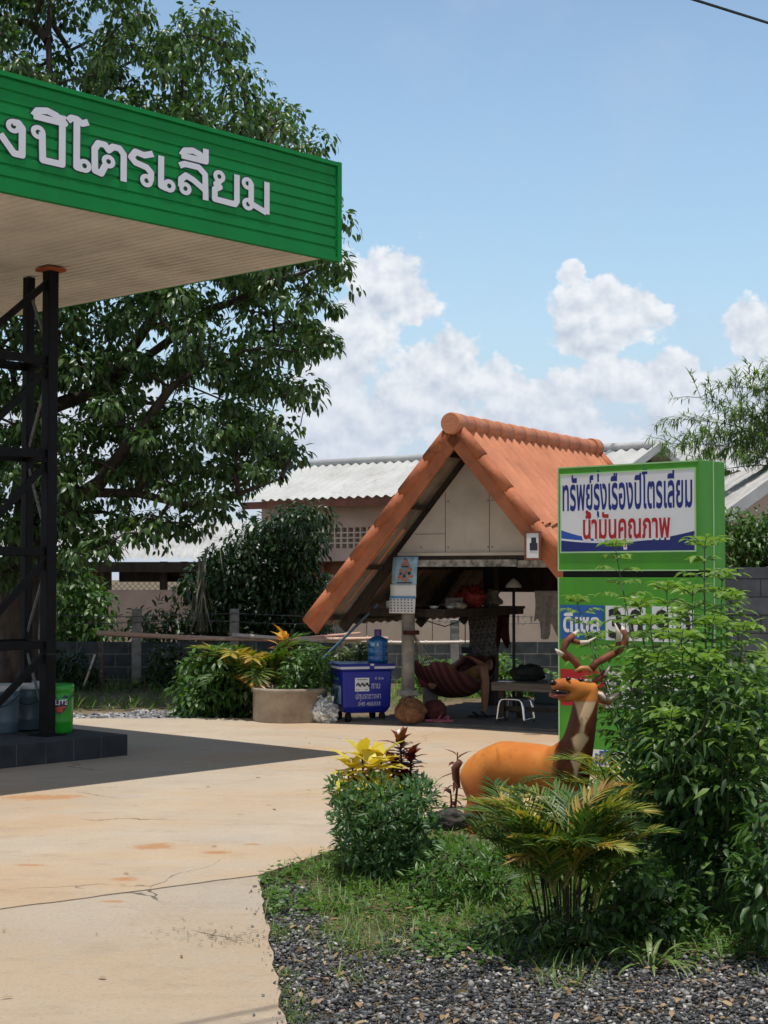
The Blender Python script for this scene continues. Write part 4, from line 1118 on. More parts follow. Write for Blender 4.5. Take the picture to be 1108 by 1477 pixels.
def bench():
    t = thing('bench', 'plain weathered timber bench under the pavilion roof', 'bench', hp(.6, 1.2, FZ), -PHI)
    b = MB()
    for i in range(5): b.obox(hp(0, .9 + .125 * i, .435), RV * 1.25, AV * .115, UP * .03)
    b.obox(hp(.0, .885, .375), RV * 1.25, AV * .03, UP * .088); b.build('top', M['grey_wood'], t)
    for r, a in ((.10, .95), (1.12, .95), (.10, 1.42), (1.12, 1.42)):
        MB().obox(hp(r - .03, a - .03, FZ), RV * .06, AV * .06, UP * (.375 - FZ)).build('leg', M['dark_wood'], t)
    MB().obox(hp(.1, .97, .15), RV * 1.0, AV * .025, UP * .05).build('stretcher', M['dark_wood'], t)
    o = crumple(hp(.28, 1.25, .465), .17, (1.15, .8, .62), .2, M['black_cloth'], 'bag', seed=2, fr=4); tag(o, 'slumped black bag lying on the left end of the bench', 'bag')
    o = crumple(hp(.95, 1.2, .465), .16, (.9, .8, .9), .25, M['black_cloth'], 'bag', seed=6, fr=4); tag(o, 'black bag standing on the bench next to the green sign', 'bag')
    tt = MB(); tt.obox(hp(.05, .95, .466), RV * .16, AV * .10, UP * .008); o = tt.build('magazine', M['paper']); tag(o, 'folded pale paper lying on the front left of the bench', 'paper')
    c = hp(.62, 1.05, .466); o = MB().lathe([(0, 0), (.03, 0), (.038, .10), (.036, .10), (.028, .01), (0, .01)], 14, c).build('cup', M['teal']); tag(o, 'grey cup standing between the two black bags on the bench', 'cup')
bench()

def stool():
    c = Vector((1.43, 17.42, 0)); t = thing('stool', 'small stool with shiny tubular legs at the front of the bench', 'stool', c, -PHI)
    w, d, h = .150, .12, .295
    for s_ in (-1, 1):
        pts = [(-1.0, .30), (-.97, .70), (-.90, .90), (-.74, .985), (-.4, 1.0), (.4, 1.0), (.74, .985), (.90, .90), (.97, .70), (1.0, .30)]
        full = [c + RV * (-w * 1.14) + AV * d * s_ * 1.1] + [c + RV * (w * (x * (1.10 - .16 * z))) + AV * d * s_ * (1.1 - .1 * z) + UP * (h * z) for x, z in pts] + [c + RV * (w * 1.14) + AV * d * s_ * 1.1]
        MB().tube(full, .014, 8).build('leg_frame', M['chrome'], t)
    MB().obox(c - RV * .12 - AV * .13 + UP * (h - .012), RV * .24, AV * .26, UP * .02).build('seat', M['dark_print'], t, bevel=.008)
    MB().tube([c - RV * w * 1.05 - AV * d + UP * .08, c - RV * w * 1.05 + AV * d + UP * .08], .007, 6).build('rung', M['chrome'], t)
    MB().tube([c + RV * w * 1.05 - AV * d + UP * .08, c + RV * w * 1.05 + AV * d + UP * .08], .007, 6).build('rung', M['chrome'], t)
stool()

def pole_lamp():
    p = px(741, 845, 18.9); z0 = 0.036
    t = thing('umbrella_stand', 'thin dark pole with small white conical top standing behind the bench', 'pole', (p.x, p.y, z0))
    b = MB(); b.tube([(p.x, p.y, z0 + .04), (p.x, p.y, 1.50)], .018, 8); b.build('pole', M['dark_print'], t)
    MB().lathe([(.10, 1.49), (.085, 1.53), (.03, 1.585), (0, 1.60)], 18, (p.x, p.y, 0)).build('cone_top', M['white_plastic'], t)
    MB().lathe([(0, 0), (.17, 0), (.17, .03), (.03, .06), (0, .06)], 18, (p.x, p.y, z0)).build('base', M['dark_print'], t)
    # header board behind
    o = MB().obox(hp(-.05, 3.45, 1.30), RV * 1.25, AV * .03, UP * .115).build('signboard', M['dark_wood']); tag(o, 'dark horizontal board hung under the back eave behind the pole', 'board')
pole_lamp()

# ------------------------------------------------------------------ hammock and the person in it
HA, HB = hp(-.88, .74, .985), hp(-.90, 2.84, 1.02)
def hammock():
    t = thing('hammock', 'dark maroon striped cloth hammock slung between the pavilion posts', 'hammock', hp(-.9, 1.8, .2))
    d = (HB - HA); sd_ = RV
    def sag(u): return -.80 * (1 - (2 * u - 1) ** 2) ** .95
    P = []; nu, nv = 26, 16; u0, u1 = .13, .87
    for i in range(nu + 1):
        u = u0 + (u1 - u0) * i / nu; c = HA + d * u + UP * (sag(u))
        w = .10 + .30 * math.sin(math.pi * (i / nu)) ** .6
        row = []
        for j in range(nv + 1):
            s_ = -1 + 2 * j / nv
            ang = s_ * 1.25
            row.append(c + sd_ * (w * math.sin(ang) * 1.0) + UP * (w * .85 * (1 - math.cos(ang))) + UP * .004 * math.sin(j * 5))
        P.append(row)
    m, nt, N, L, p = new_mat('striped_maroon_cloth')
    tc = N.new('ShaderNodeTexCoord'); mp = N.new('ShaderNodeMapping'); mp.inputs['Rotation'].default_value = (0, 0, PHI); L.new(tc.outputs['Object'], mp.inputs[0])
    wv = N.new('ShaderNodeTexWave'); wv.inputs['Scale'].default_value = 4.5; wv.inputs['Distortion'].default_value = .4; L.new(mp.outputs[0], wv.inputs[0])
    r = N.new('ShaderNodeValToRGB'); r.color_ramp.elements[0].color = (.05, .012, .016, 1); r.color_ramp.elements[1].color = (.15, .045, .045, 1); L.new(wv.outputs['Color'], r.inputs[0]); L.new(r.outputs[0], p.inputs['Base Color']); p.inputs['Roughness'].default_value = .9
    o = MB().grid(P).build('cloth', m, t); s_ = o.modifiers.new('thick', 'SOLIDIFY'); s_.thickness = .008
    for e, row in ((HA, P[0]), (HB, P[-1])):
        mb = MB()
        for j in range(0, nv + 1, 2): mb.tube([e, e.lerp(row[j], .5) - UP * .01, row[j]], .0035, 4, cap=False)
        mb.build('cord', M['cloth_grey'], t)
        k = MB(); dd = (HB - HA).normalized() * (1 if e is HA else -1); k.tube([e - dd * .0, e - dd * .07], .018, 6); 
        for q in (0, .015, .03): k.tube([e - dd * .075 + UP * q + Vector((math.cos(x), math.sin(x), 0)) * .085 for x in np.linspace(0, 6.283, 15)[:-1]], .009, 5, closed=True)
        k.build('knot', M['maroon'], t)
    # small pillow in the left end
    o = crumple(HA + d * .30 + UP * (sag(.30) + .03) - RV * .16, .13, (.8, 1.0, .9), .12, mat('pink_pillow', (.34, .06, .08), .85, .2, 10), 'pillow', seed=4, fr=3); tag(o, 'small dull pink pillow at the left end of the hammock', 'pillow')
hammock()

def skin_body(name, joints, bones, root, m, parent=None, sub=2):
    me = bpy.data.meshes.new(name); keys = list(joints)
    me.from_pydata([tuple(joints[k][0]) for k in keys], [(keys.index(a), keys.index(b)) for a, b in bones], [])
    o = bpy.data.objects.new(name, me); COL.objects.link(o)
    sk = o.modifiers.new('skin', 'SKIN'); sk.use_smooth_shade = True; sk.branch_smoothing = .4
    for i, k in enumerate(keys):
        r = joints[k][1]; sv = me.skin_vertices[0].data[i]; sv.radius = r if isinstance(r, tuple) else (r, r); sv.use_root = (k == root)
    sb = o.modifiers.new('sub', 'SUBSURF'); sb.levels = sub; sb.render_levels = sub
    dg = bpy.context.evaluated_depsgraph_get(); dg.update()
    nm = bpy.data.meshes.new_from_object(o.evaluated_get(dg)); bpy.data.objects.remove(o); bpy.data.meshes.remove(me)
    nm.name = name; nm.materials.clear(); nm.materials.append(m)
    for p in nm.polygons: p.use_smooth = True
    o = bpy.data.objects.new(name, nm); COL.objects.link(o); hang(o, parent); return o

def person():
    d = (HB - HA); L = d.normalized()
    seat = HA + d * .58; seat.z = .30
    t = thing('person', 'person resting in the hammock in dark top and tan shorts, one bare leg hanging down', 'person', (seat.x, seat.y, FZ))
    f = -RV                                            # facing out of the hammock's front side (towards the left of the pavilion axis)
    toL = -L
    J = {}
    def P(k, along, side, z, r): J[k] = (seat + L * along + RV * side + UP * (z - seat.z), r)
    P('pelvis', 0, 0, .40, (.135, .11)); P('waist', .15, .0, .43, (.115, .09)); P('chest', .34, .0, .52, (.145, .10)); P('neckb', .50, .02, .62, (.055, .055)); P('head0', .54, .03, .66, (.06, .06)); P('head1', .59, .04, .72, (.085, .08)); P('head2', .62, .04, .78, (.06, .06))
    P('hipL', -.03, .10, .40, (.095, .09)); P('kneeL', -.16, .36, .58, (.062, .06)); P('calfL', -.20, .40, .34, (.056, .052)); P('ankL', -.22, .40, .09, (.036, .036)); P('toeL', -.34, .43, .064, (.030, .022))
    P('hipR', -.05, -.08, .40, (.095, .09)); P('kneeR', -.38, -.04, .60, (.062, .06)); P('calfR', -.58, -.03, .46, (.052, .05)); P('ankR', -.76, -.02, .36, (.035, .035)); P('toeR', -.82, -.02, .42, (.026, .024))
    P('shL', .40, .17, .60, (.06, .06)); P('elL', .20, .27, .52, (.042, .042)); P('wrL', .06, .15, .63, (.03, .028)); P('haL', .02, .11, .66, (.034, .02))
    P('shR', .40, -.17, .60, (.06, .06)); P('elR', .20, -.20, .52, (.042, .042)); P('wrR', .06, -.02, .63, (.03, .028)); P('haR', .02, .02, .66, (.034, .02))
    bones = [('pelvis', 'waist'), ('waist', 'chest'), ('chest', 'neckb'), ('neckb', 'head0'), ('head0', 'head1'), ('head1', 'head2'), ('pelvis', 'hipL'), ('hipL', 'kneeL'), ('kneeL', 'calfL'), ('calfL', 'ankL'), ('ankL', 'toeL'),
             ('pelvis', 'hipR'), ('hipR', 'kneeR'), ('kneeR', 'calfR'), ('calfR', 'ankR'), ('ankR', 'toeR'), ('chest', 'shL'), ('shL', 'elL'), ('elL', 'wrL'), ('wrL', 'haL'), ('chest', 'shR'), ('shR', 'elR'), ('elR', 'wrR'), ('wrR', 'haR')]
    fing = []
    for s_ in 'LR':
        h = J['ha' + s_][0]; w = J['wr' + s_][0]; dirv = (h - w).normalized(); sidev = dirv.cross(UP).normalized()
        for q, ln in zip((-.024, -.008, .008, .023), (.055, .068, .064, .048)):
            k = f'f{s_}{q}'; J[k] = (h + sidev * q + dirv * .035, (.009, .009)); J[k + 'b'] = (h + sidev * q * 1.1 + dirv * (.035 + ln * .5) - UP * .006, (.008, .008)); J[k + 'c'] = (h + sidev * q * 1.1 + dirv * (.035 + ln * .8) - UP * .028, (.007, .007))
            bones += [('ha' + s_, k), (k, k + 'b'), (k + 'b', k + 'c')]
        k = f't{s_}'; sg = 1 if s_ == 'L' else -1
        J[k] = (h + sidev * .04 * sg + dirv * .01, (.010, .010)); J[k + 'b'] = (h + sidev * .055 * sg + dirv * .035, (.008, .008)); bones += [('ha' + s_, k), (k, k + 'b')]
    skin_body('body', J, bones, 'pelvis', M['skin'], t)
    # clothing over the body
    C = {k: (J[k][0], tuple(x * 1.14 + .008 for x in (J[k][1]))) for k in ('waist', 'chest', 'shL', 'shR', 'neckb')}
    C['neckb'] = (J['neckb'][0] - (J['neckb'][0] - J['chest'][0]) * .3, (.085, .075)); C['pel'] = (J['pelvis'][0] + (J['waist'][0] - J['pelvis'][0]) * .3, (.145, .12))
    for s_ in 'LR': C['slv' + s_] = (J['sh' + s_][0].lerp(J['el' + s_][0], .55), (.062, .062))
    skin_body('shirt', C, [('pel', 'waist'), ('waist', 'chest'), ('chest', 'neckb'), ('chest', 'shL'), ('chest', 'shR'), ('shL', 'slvL'), ('shR', 'slvR')], 'pel', M['maroon'], t)
    D = {'p': (J['pelvis'][0], (.15, .125)), 'w': (J['pelvis'][0].lerp(J['waist'][0], .5), (.14, .11))}
    for s_ in 'LR':
        D['h' + s_] = (J['hip' + s_][0], (.112, .105)); D['k' + s_] = (J['hip' + s_][0].lerp(J['knee' + s_][0], .82), (.088, .084))
    skin_body('shorts', D, [('p', 'w'), ('p', 'hL'), ('hL', 'kL'), ('p', 'hR'), ('hR', 'kR')], 'p', mat('tan_shorts', (.30, .17, .05), .85, .2, 14), t)
    hc = J['head1'][0]; fd = (-L * .75 + UP * .45 - RV * .2).normalized()
    hair = MB(); hair.ball(hc + UP * .03 + L * .022, .094, 14, 9, sc=(1, 1, 1.0)); hair.build('hair', M['black_cloth'], t)
    face = MB(); sx = fd.cross(UP).normalized(); uy = sx.cross(fd)
    fc = hc - L * .012
    face.ball(fc + fd * .02, .085, 14, 9); 
    face.tube([fc + fd * .098 + uy * .018, fc + fd * .112 - uy * .008], [.008, .013], 6); face.build('face', M['skin'], t)
    ey = MB()
    for s_ in (-1, 1): ey.ball(fc + fd * .098 + sx * .03 * s_ + uy * .022, .009, 8, 5)
    ey.tube([fc + fd * .098 - uy * .035 - sx * .02, fc + fd * .102 - uy * .036, fc + fd * .098 - uy * .035 + sx * .02], .005, 5); ey.build('eyes_and_mouth', M['dark_print'], t)
    er = MB()
    for s_ in (-1, 1): er.ball(hc + sx * .09 * s_ - uy * .0, .022, 8, 5, sc=(.5, 1, 1.3))
    er.build('ears', M['skin'], t)
    ph = MB(); c = (J['haL'][0] + J['haR'][0]) / 2 + UP * .05; ph.obox(c - RV * .07, RV * .14, L * .01, UP * .075 - L * .03); o = ph.build('phone', M['dark_print']); tag(o, 'dark phone held in both hands by the person in the hammock', 'phone')
person()

def floor_things():
    o = crumple(px(592, 1042, 17.5) * 1 - UP * 0, .17, (1.0, .9, .92), .14, M['brown_husk'], 'sack', seed=12, fr=4); o.location.z += 0; tag(o, 'bulging brown net sack on the floor in front of the concrete post', 'sack')
    o = crumple(hp(-.62, .72, FZ), .15, (.9, .9, .85), .14, M['maroon'], 'sack', seed=14, fr=4); tag(o, 'dark maroon sack slumped to the right of the brown sack', 'sack')
    o = crumple(px(588, 1040, 17.62) + UP * .27, .085, (1.3, .9, .5), .35, M['cloth_grey'], 'rag', seed=15, fr=7); tag(o, 'pale rag crumpled on top of the brown sack', 'cloth')
    c = px(621, 1020, 19.0); c.z = FZ
    b = MB().lathe([(0, 0), (.085, 0), (.105, .36), (.112, .36), (.112, .38), (.098, .38), (.08, .02), (0, .02)], 20, c).build('bucket', M['white_plastic']); tag(b, 'tall white bucket on the floor behind the left half of the hammock', 'bucket')
    def sandal(c, ang, m, lab):
        dv = Vector((math.cos(ang), math.sin(ang), 0)); sv = Vector((-dv.y, dv.x, 0)); t = thing('sandal', lab, 'sandal', c, group='footwear on the pavilion floor')
        pts = [c + dv * a + sv * b for a, b in ((-.12, -.03), (-.06, -.038), (.02, -.034), (.09, -.046), (.125, -.02), (.125, .02), (.09, .046), (.02, .034), (-.06, .038), (-.12, .03))]
        MB().prism(pts, UP * .02).build('sole', m, t); s_ = MB(); s_.tube([c - sv * .04 + dv * .02 + UP * .015, c - sv * .02 + dv * .06 + UP * .055, c + dv * .075 + UP * .06, c + sv * .02 + dv * .06 + UP * .055, c + sv * .04 + dv * .02 + UP * .015], .009, 6); s_.build('strap', m, t)
    pk = mat('pink_rubber', (.45, .12, .16), .7, .1, 6)
    for i, (u, v) in enumerate(((627, 1040), (640, 1041))): sandal(gp(u, v, FZ), R(20 + 15 * i), pk, ['dusty pink sandal lying beside the maroon sack', 'dusty pink sandal a step right of the first pink one'][i])
    for i, (u, v) in enumerate(((691, 1035), (704, 1034))): sandal(gp(u, v, FZ), R(160 + 25 * i), M['black_cloth'], ['black sandal lying just right of the bare foot', 'black sandal lying between the first black one and the stool'][i])
    for (r, a, w, lab) in ((-.55, 3.3, .34, 'grey teal storage box on the floor behind the hammock'), (.35, 2.6, .75, 'wide grey teal storage box on the floor behind the bench')):
        t = thing('storage_box', lab, 'box', hp(r, a, FZ), -PHI)
        MB().obox(hp(r, a, FZ), RV * w, AV * .35, UP * .26).build('body', M['teal'], t, bevel=.012)
        l = MB(); l.obox(hp(r - .01, a - .01, FZ + .262), RV * (w + .02), AV * .37, UP * .03); l.build('lid', M['teal'], t, bevel=.008)
    mb = MB(); p0, p1 = hp(-.85, .8, 1.16), hp(-.62, 1.5, 1.15)
    mb.tube([p0, p0 + RV * .15 - UP * .05, p0 + RV * .22 + AV * .2 - UP * .10, p1 - UP * .02, p1 - UP * .12, p1 - UP * .30], .006, 5); o = mb.build('cable', M['wire']); tag(o, 'thin dark cable looping down from under the shelf', 'cable')
floor_things()

# ------------------------------------------------------------------ blue bin, jug, planter and the rest by the pavilion
def blue_bin():
    th = R(17); c0 = gp(496, 1036); c0 = Vector((c0.x, 17.75, 0)); ux = Vector((math.cos(th), math.sin(th), 0)); uy = Vector((-ux.y, ux.x, 0)); t = thing('refuse_bin', 'square blue refuse bin with white stencilled Thai lettering beside the planter ring', 'bin', c0, th)
    w, d, z0, z1 = .575, .56, .10, .575
    bm_ = mat('blue_plastic', (.012, .022, .30), .35, .08, 3); lm = mat('blue_plastic_lid', (.016, .026, .26), .35, .08, 3)
    k = .05
    def fr(x, y, z): return c0 + ux * x + uy * y + UP * z
    body = MB(); lo = [fr(k, k, z0), fr(w - k, k, z0), fr(w - k, d - k, z0), fr(k, d - k, z0)]; hi = [fr(0, 0, z1), fr(w, 0, z1), fr(w, d, z1), fr(0, d, z1)]
    k2 = .012; ml = [fr(k2, k2, z0 + .07), fr(w - k2, k2, z0 + .07), fr(w - k2, d - k2, z0 + .07), fr(k2, d - k2, z0 + .07)]
    body.add(lo + ml + hi, [(3, 2, 1, 0)] + [(a, (a + 1) % 4, 4 + (a + 1) % 4, 4 + a) for a in range(4)] + [(4 + a, 4 + (a + 1) % 4, 8 + (a + 1) % 4, 8 + a) for a in range(4)] + [(8, 9, 10, 11)])
    body.build('body', bm_, t, bevel=.018)
    l = MB(); l.obox(fr(-.03, -.03, z1 + .002), ux * (w + .06), uy * (d + .06), UP * .075); l.build('lid', lm, t, bevel=.016)
    wl = mat('white_rim', (.62, .62, .70), .5, .1, 5)
    s_ = MB(); s_.obox(fr(-.028, -.034, z1 + .020), ux * .33, uy * .004, UP * .026); s_.obox(fr(.36, -.034, z1 + .020), ux * .24, uy * .004, UP * .026); s_.obox(fr(-.034, -.028, z1 + .02), ux * .004, uy * .6, UP * .026); s_.build('rim_stripe', wl, t)
    lt = MB(); lt.obox(fr(.315, -.036, z1 + .055), ux * .04, uy * .008, UP * .022); lt.build('latch', wl, t)
    for x, y in ((.09, .09), (w - .09, .09), (.09, d - .09), (w - .09, d - .09)):
        wh = MB(); wh.tube([fr(x - .025, y, .05), fr(x + .025, y, .05)], .05, 16); wh.build('wheel', M['black_cloth'], t)
    st = MB(); nrm = -uy
    def face(x, z, dd=0): 
        tt = (z - (z0 + .07)) / (z1 - z0 - .07); return fr(x, k2 * (1 - tt), z) + nrm * (.004 + dd)
    st.obox(face(.145, .345), ux * .165, nrm * .002, UP * .15); st.build('sticker', M['paper'], t)
    dk = MB()
    for i in range(11): dk.obox(face(.155 + i * .014, .405 + .012 * math.sin(i * 1.7), .003), ux * .016, nrm * .001, UP * (.02 + .012 * math.sin(i * 2.3) ** 2))
    dk.obox(face(.155, .36, .003), ux * .04, nrm * .001, UP * .006); dk.obox(face(.26, .36, .003), ux * .03, nrm * .001, UP * .006); dk.obox(face(.165, .472, .003), ux * .12, nrm * .001, UP * .006); dk.build('sticker_print', M['dark_print'], t)
    tx = MB()
    letter(tx, 'C 616', face(.375, .475, .002), ux, UP, .10, .026, embolden=.02, ref_h=.7)
    letter(tx, 'ถาน', face(.335, .375, .002), ux, UP, .10, .055, embolden=.012)
    letter(tx, 'ปทุมราชวงศา', face(.155, .262, .002), ux, UP, .29, .050, embolden=.012)
    letter(tx, '045 465333', face(.185, .185, .002), ux, UP, .255, .042, embolden=.018, ref_h=.7)
    tx.build('stencil_lettering', mat('white_stencil', (.55, .56, .70), .6, .25, 30), t)
    sl = MB(); nl = -ux
    def lf(y, z, dd=0): tt = (z - (z0 + .07)) / (z1 - z0 - .07); return fr(k2 * (1 - tt), y, z) + nl * (.004 + dd)
    sl.obox(lf(.09, .20), uy * .40, nl * .002, UP * .33); sl.build('sticker', M['pale_blue_print'], t)
    sp = MB()
    for i, (y, z, a, b) in enumerate(((.14, .46, .28, .03), (.16, .42, .2, .015), (.2, .25, .1, .12), (.33, .3, .06, .05), (.14, .34, .08, .03), (.3, .22, .12, .03))): sp.obox(lf(y, z, .003), uy * a, nl * .001, UP * b)
    sp.build('sticker_print', mat('teal_print', (.07, .20, .26), .6, .2, 10), t)
    # water jug on the lid
    cj = fr(.475, .22, z1 + .078); jm = mat('blue_bottle_plastic', (.02, .13, .36), .15, .1, 3, spec=.6); 
    j = thing('water_jug', 'large translucent blue water jug with purple cap standing on the blue bin lid', 'jug', cj)
    prof = [(0, 0), (.105, 0), (.115, .012), (.115, .06), (.108, .07), (.115, .08), (.115, .15), (.108, .16), (.115, .17), (.115, .235), (.105, .262), (.06, .285), (.036, .292), (.036, .33), (0, .33)]
    MB().lathe(prof, 28, cj).build('bottle', jm, j); MB().lathe([(.042, .30), (.042, .362), (.036, .37), (0, .37)], 18, cj).build('cap', mat('purple_cap', (.13, .07, .22), .4, .1, 4), j)
    lb = MB(); fdir = Vector((-cj.x, -cj.y, 0)).normalized(); a0 = math.atan2(fdir.y, fdir.x)
    lb.grid([[cj + Vector((math.cos(a0 + x), math.sin(a0 + x), 0)) * .117 + UP * z for x in (-.75, -.6, -.45, -.3)] for z in (.185, .225)]); lb.grid([[cj + Vector((math.cos(a0 + x), math.sin(a0 + x), 0)) * .117 + UP * z for x in (-.1, .0, .1)] for z in (.185, .22)]); lb.build('label_print', mat('pale_label', (.3, .5, .7), .5, .1, 5), j)
    return fr, z1 + .078
BINF, BINZ = blue_bin()

def plastic_bag():
    c = gp(468, 1042); t = thing('plastic_bag', 'knotted white plastic bag lying on the concrete between planter and blue bin', 'bag', c)
    m, nt, N, L, p = new_mat('thin_white_plastic')
    p.inputs['Base Color'].default_value = (.72, .72, .70, 1); p.inputs['Roughness'].default_value = .45; p.inputs['Specular IOR Level'].default_value = .3
    tc = N.new('ShaderNodeTexCoord'); v = N.new('ShaderNodeTexNoise'); v.inputs['Scale'].default_value = 13; v.inputs['Detail'].default_value = 3; v.inputs['Distortion'].default_value = 1.6; L.new(tc.outputs['Object'], v.inputs[0])
    r = N.new('ShaderNodeValToRGB'); r.color_ramp.elements[0].position = .44; r.color_ramp.elements[1].position = .53; r.color_ramp.elements[0].color = (.30, .31, .30, 1); r.color_ramp.elements[1].color = (.78, .78, .76, 1); L.new(v.outputs['Fac'], r.inputs[0]); L.new(r.outputs[0], p.inputs['Base Color'])
    crumple(c, .16, (1.0, .85, .92), .22, m, 'bag_body', t, seed=21, fr=5, sub=5, pinch=.25)
    mb = MB(); q = c + UP * .24
    for a in (.4, 2.6): mb.tube([q, q + Vector((math.cos(a) * .05, math.sin(a) * .03, .05)), q + Vector((math.cos(a) * .10, math.sin(a) * .05, .04)), q + Vector((math.cos(a) * .10, math.sin(a) * .05, -.03))], [.02, .016, .02, .008], 7)
    mb.build('handle', m, t)
plastic_bag()

def planter():
    c = gp(419, 1031); c = Vector((gpx(419, 18.1), 18.1, 0)); r, h = .42, .375
    t = thing('planter', 'round concrete ring planter beside the blue bin', 'planter', c)
    cm = mat('stained_ring_concrete', (.40, .34, .27), .9, .2, 3.2, bump=.3, col2=(.20, .16, .12))
    MB().lathe([(r * .97, 0), (r, .02), (r, h - .05), (r + .018, h - .045), (r + .018, h - .004), (r + .012, h), (r - .05, h), (r - .05, h - .08), (0, h - .08)], 56, c).build('ring', cm, t)
    MB().lathe([(0, h - .055), (r - .052, h - .06)], 30, c).build('soil', M['dark_wood'], t)
    return c, h
PLC, PLH = planter()
def blue_pole():
    a, b = px(459, 957, 18.6), px(531, 886, 18.3); o = MB().tube([a - (b - a) * .25, a, b, b + (b - a) * .2], [.017] * 4, 8).build('pipe', mat('blue_pvc', (.16, .26, .38), .4, .15, 6)); tag(o, 'slanting blue pipe leaning from the planter up to the pavilion eave', 'pipe')
blue_pole()

# ------------------------------------------------------------------ price sign
def price_sign():
    P0 = Vector((2.478, 12.5, 0)); ux = -E2; W = 1.372; PL = P0 - ux * W; nz = ux.cross(UP).normalized(); D = .385; bk = -nz
    t = thing('price_sign', 'tall green fuel price sign with white name panel on top', 'sign', PL + ux * W / 2 + bk * D / 2)
    gm = mat('apple_green_paint', (.062, .30, .014), .45, .06, 2.2, col2=(.055, .25, .016), stretch=(3, 3, .4), detail=8, spots=((.07, .17, .035), 4.0, .52, .75, .5, (4, 4, .35))); em = mat('pale_green_edge', (.40, .62, .33), .4, .1, 3); dk = mat('black_gap', (.006, .006, .007), .8, .1, 3)
    wm_ = mat('white_sign_film', (.70, .71, .74), .35, .03, 2); blu = mat('blue_film', (.015, .08, .42), .4, .05, 2); nav = mat('navy_film', (.008, .018, .15), .4, .05, 2); red = mat('red_film', (.40, .006, .012), .4, .05, 2); bk_ = mat('black_film', (.012, .012, .013), .5, .05, 2); tb = mat('price_blue_film', (.012, .10, .36), .4, .05, 2)
    zt, zg1, zg0, zb = gz(663, 12.5), gz(823.5, 12.6), gz(833, 12.6), .04
    def sx(u):
        k = (u - CX) / F; return (k * PL.y - PL.x) / (ux.x - k * ux.y)
    def at(s_, z, dd=0): return PL + ux * s_ + UP * z + nz * dd
    def yat(s_): return PL.y + ux.y * s_
    def panel(name, m, s0, s1, z0, z1, dd, th=.002, parent=None): return MB().obox(at(s0, z0, dd), ux * (s1 - s0), nz * th, UP * (z1 - z0)).build(name, m, parent or t)
    c1 = MB().obox(at(0, zg1), ux * W, bk * D, UP * (zt - zg1)).build('upper_cabinet', gm, t, bevel=.006)
    c2 = MB().obox(at(0, zb), ux * W, bk * D, UP * (zg0 - zb)).build('lower_cabinet', gm, t, bevel=.006)
    MB().obox(at(.03, zg0 - .01, -.03), ux * (W - .06), bk * (D - .06), UP * (zg1 - zg0 + .02)).build('joint', dk, t)
    e = MB()
    for (z0, z1) in ((zg1, zt), (zb, zg0)):
        e.obox(at(0, z0, .001), ux * .012, nz * .004, UP * (z1 - z0)); e.obox(at(0.012, z0 + .001, .001), ux * (W - .024), nz * .003, UP * .010); 
        e.obox(P0 + bk * .195 - nz * 0 + ux * .0005 + UP * z0, ux * .004, bk * .014, UP * (z1 - z0))
    for z0 in (zt - .010,): e.obox(at(.012, z0 - .001, .001), ux * (W - .024), nz * .003, UP * .008)
    e.build('edge_trim', em, t)
    MB().obox(at(.1, -.05, -.08), ux * (W - .2), bk * .2, UP * .10).build('plinth', M['concrete'], t)
    # name panel: white, with a blue wave along its foot
    s0, s1 = sx(810.5), sx(1003); zA, zB = gz(795, 13.0), gz(686, 13.38)
    pn = panel('name_panel', wm_, s0, s1, zA, zB, .001, .006)
    fr = MB(); b = .012
    for q in ((s0 - b, zA - b, s1 - s0 + 2 * b, b), (s0 - b, zB, s1 - s0 + 2 * b, b), (s0 - b, zA, b, zB - zA), (s1, zA, b, zB - zA)): fr.obox(at(q[0], q[1], .0005), ux * q[2], nz * .009, UP * q[3])
    fr.build('panel_frame', em, pn)
    def wave(name, m, f, dd):
        n = 24; P = [[at(s0 + .001 + (s1 - s0 - .002) * i / n, zA + .001, dd) for i in range(n + 1)], [at(s0 + .001 + (s1 - s0 - .002) * i / n, zA + f(i / n), dd) for i in range(n + 1)]]
        MB().grid(P, smooth=False).build(name, m, pn)
    H = zB - zA
    wave('wave_band', blu, lambda x: H * (.268 - .62 * x + .60 * x * x + .015), .0074)
    wave('white_swoosh', wm_, lambda x: H * (.175 - .24 * x + .33 * x * x), .0080)
    wave('wave_band', nav, lambda x: H * (.150 - .24 * x + .33 * x * x), .0086)
    wave('wave_band', blu, lambda x: H * (.115 - .20 * x + .20 * x * x) if x < .62 else H * .05, .0108) if False else None
    tx = MB(); letter(tx, 'ทรัพย์รุ่งเรืองปิโตรเลียม', at(sx(812.5), zA + H * .545, .0077), ux, UP, sx(1000) - sx(812.5), .205, embolden=.022); tx.build('name_lettering', mat('royal_blue_film', (.006, .018, .20), .4, .05, 2), pn)
    w0, w1 = sx(842), sx(968)
    tx = MB(); letter(tx, 'น้ำมันคุณภาพ', at(w0 - .014, zA + H * .165, .0091), ux, UP, w1 - w0 + .028, .158, embolden=.068); tx.build('slogan_outline', wm_, pn)
    tx = MB(); letter(tx, 'น้ำมันคุณภาพ', at(w0, zA + H * .172, .0097), ux, UP, w1 - w0, .15, embolden=.026); tx.build('slogan_lettering', red, pn)
    # price rows
    def zrow(v, u): return gz(v, yat(sx(u)))
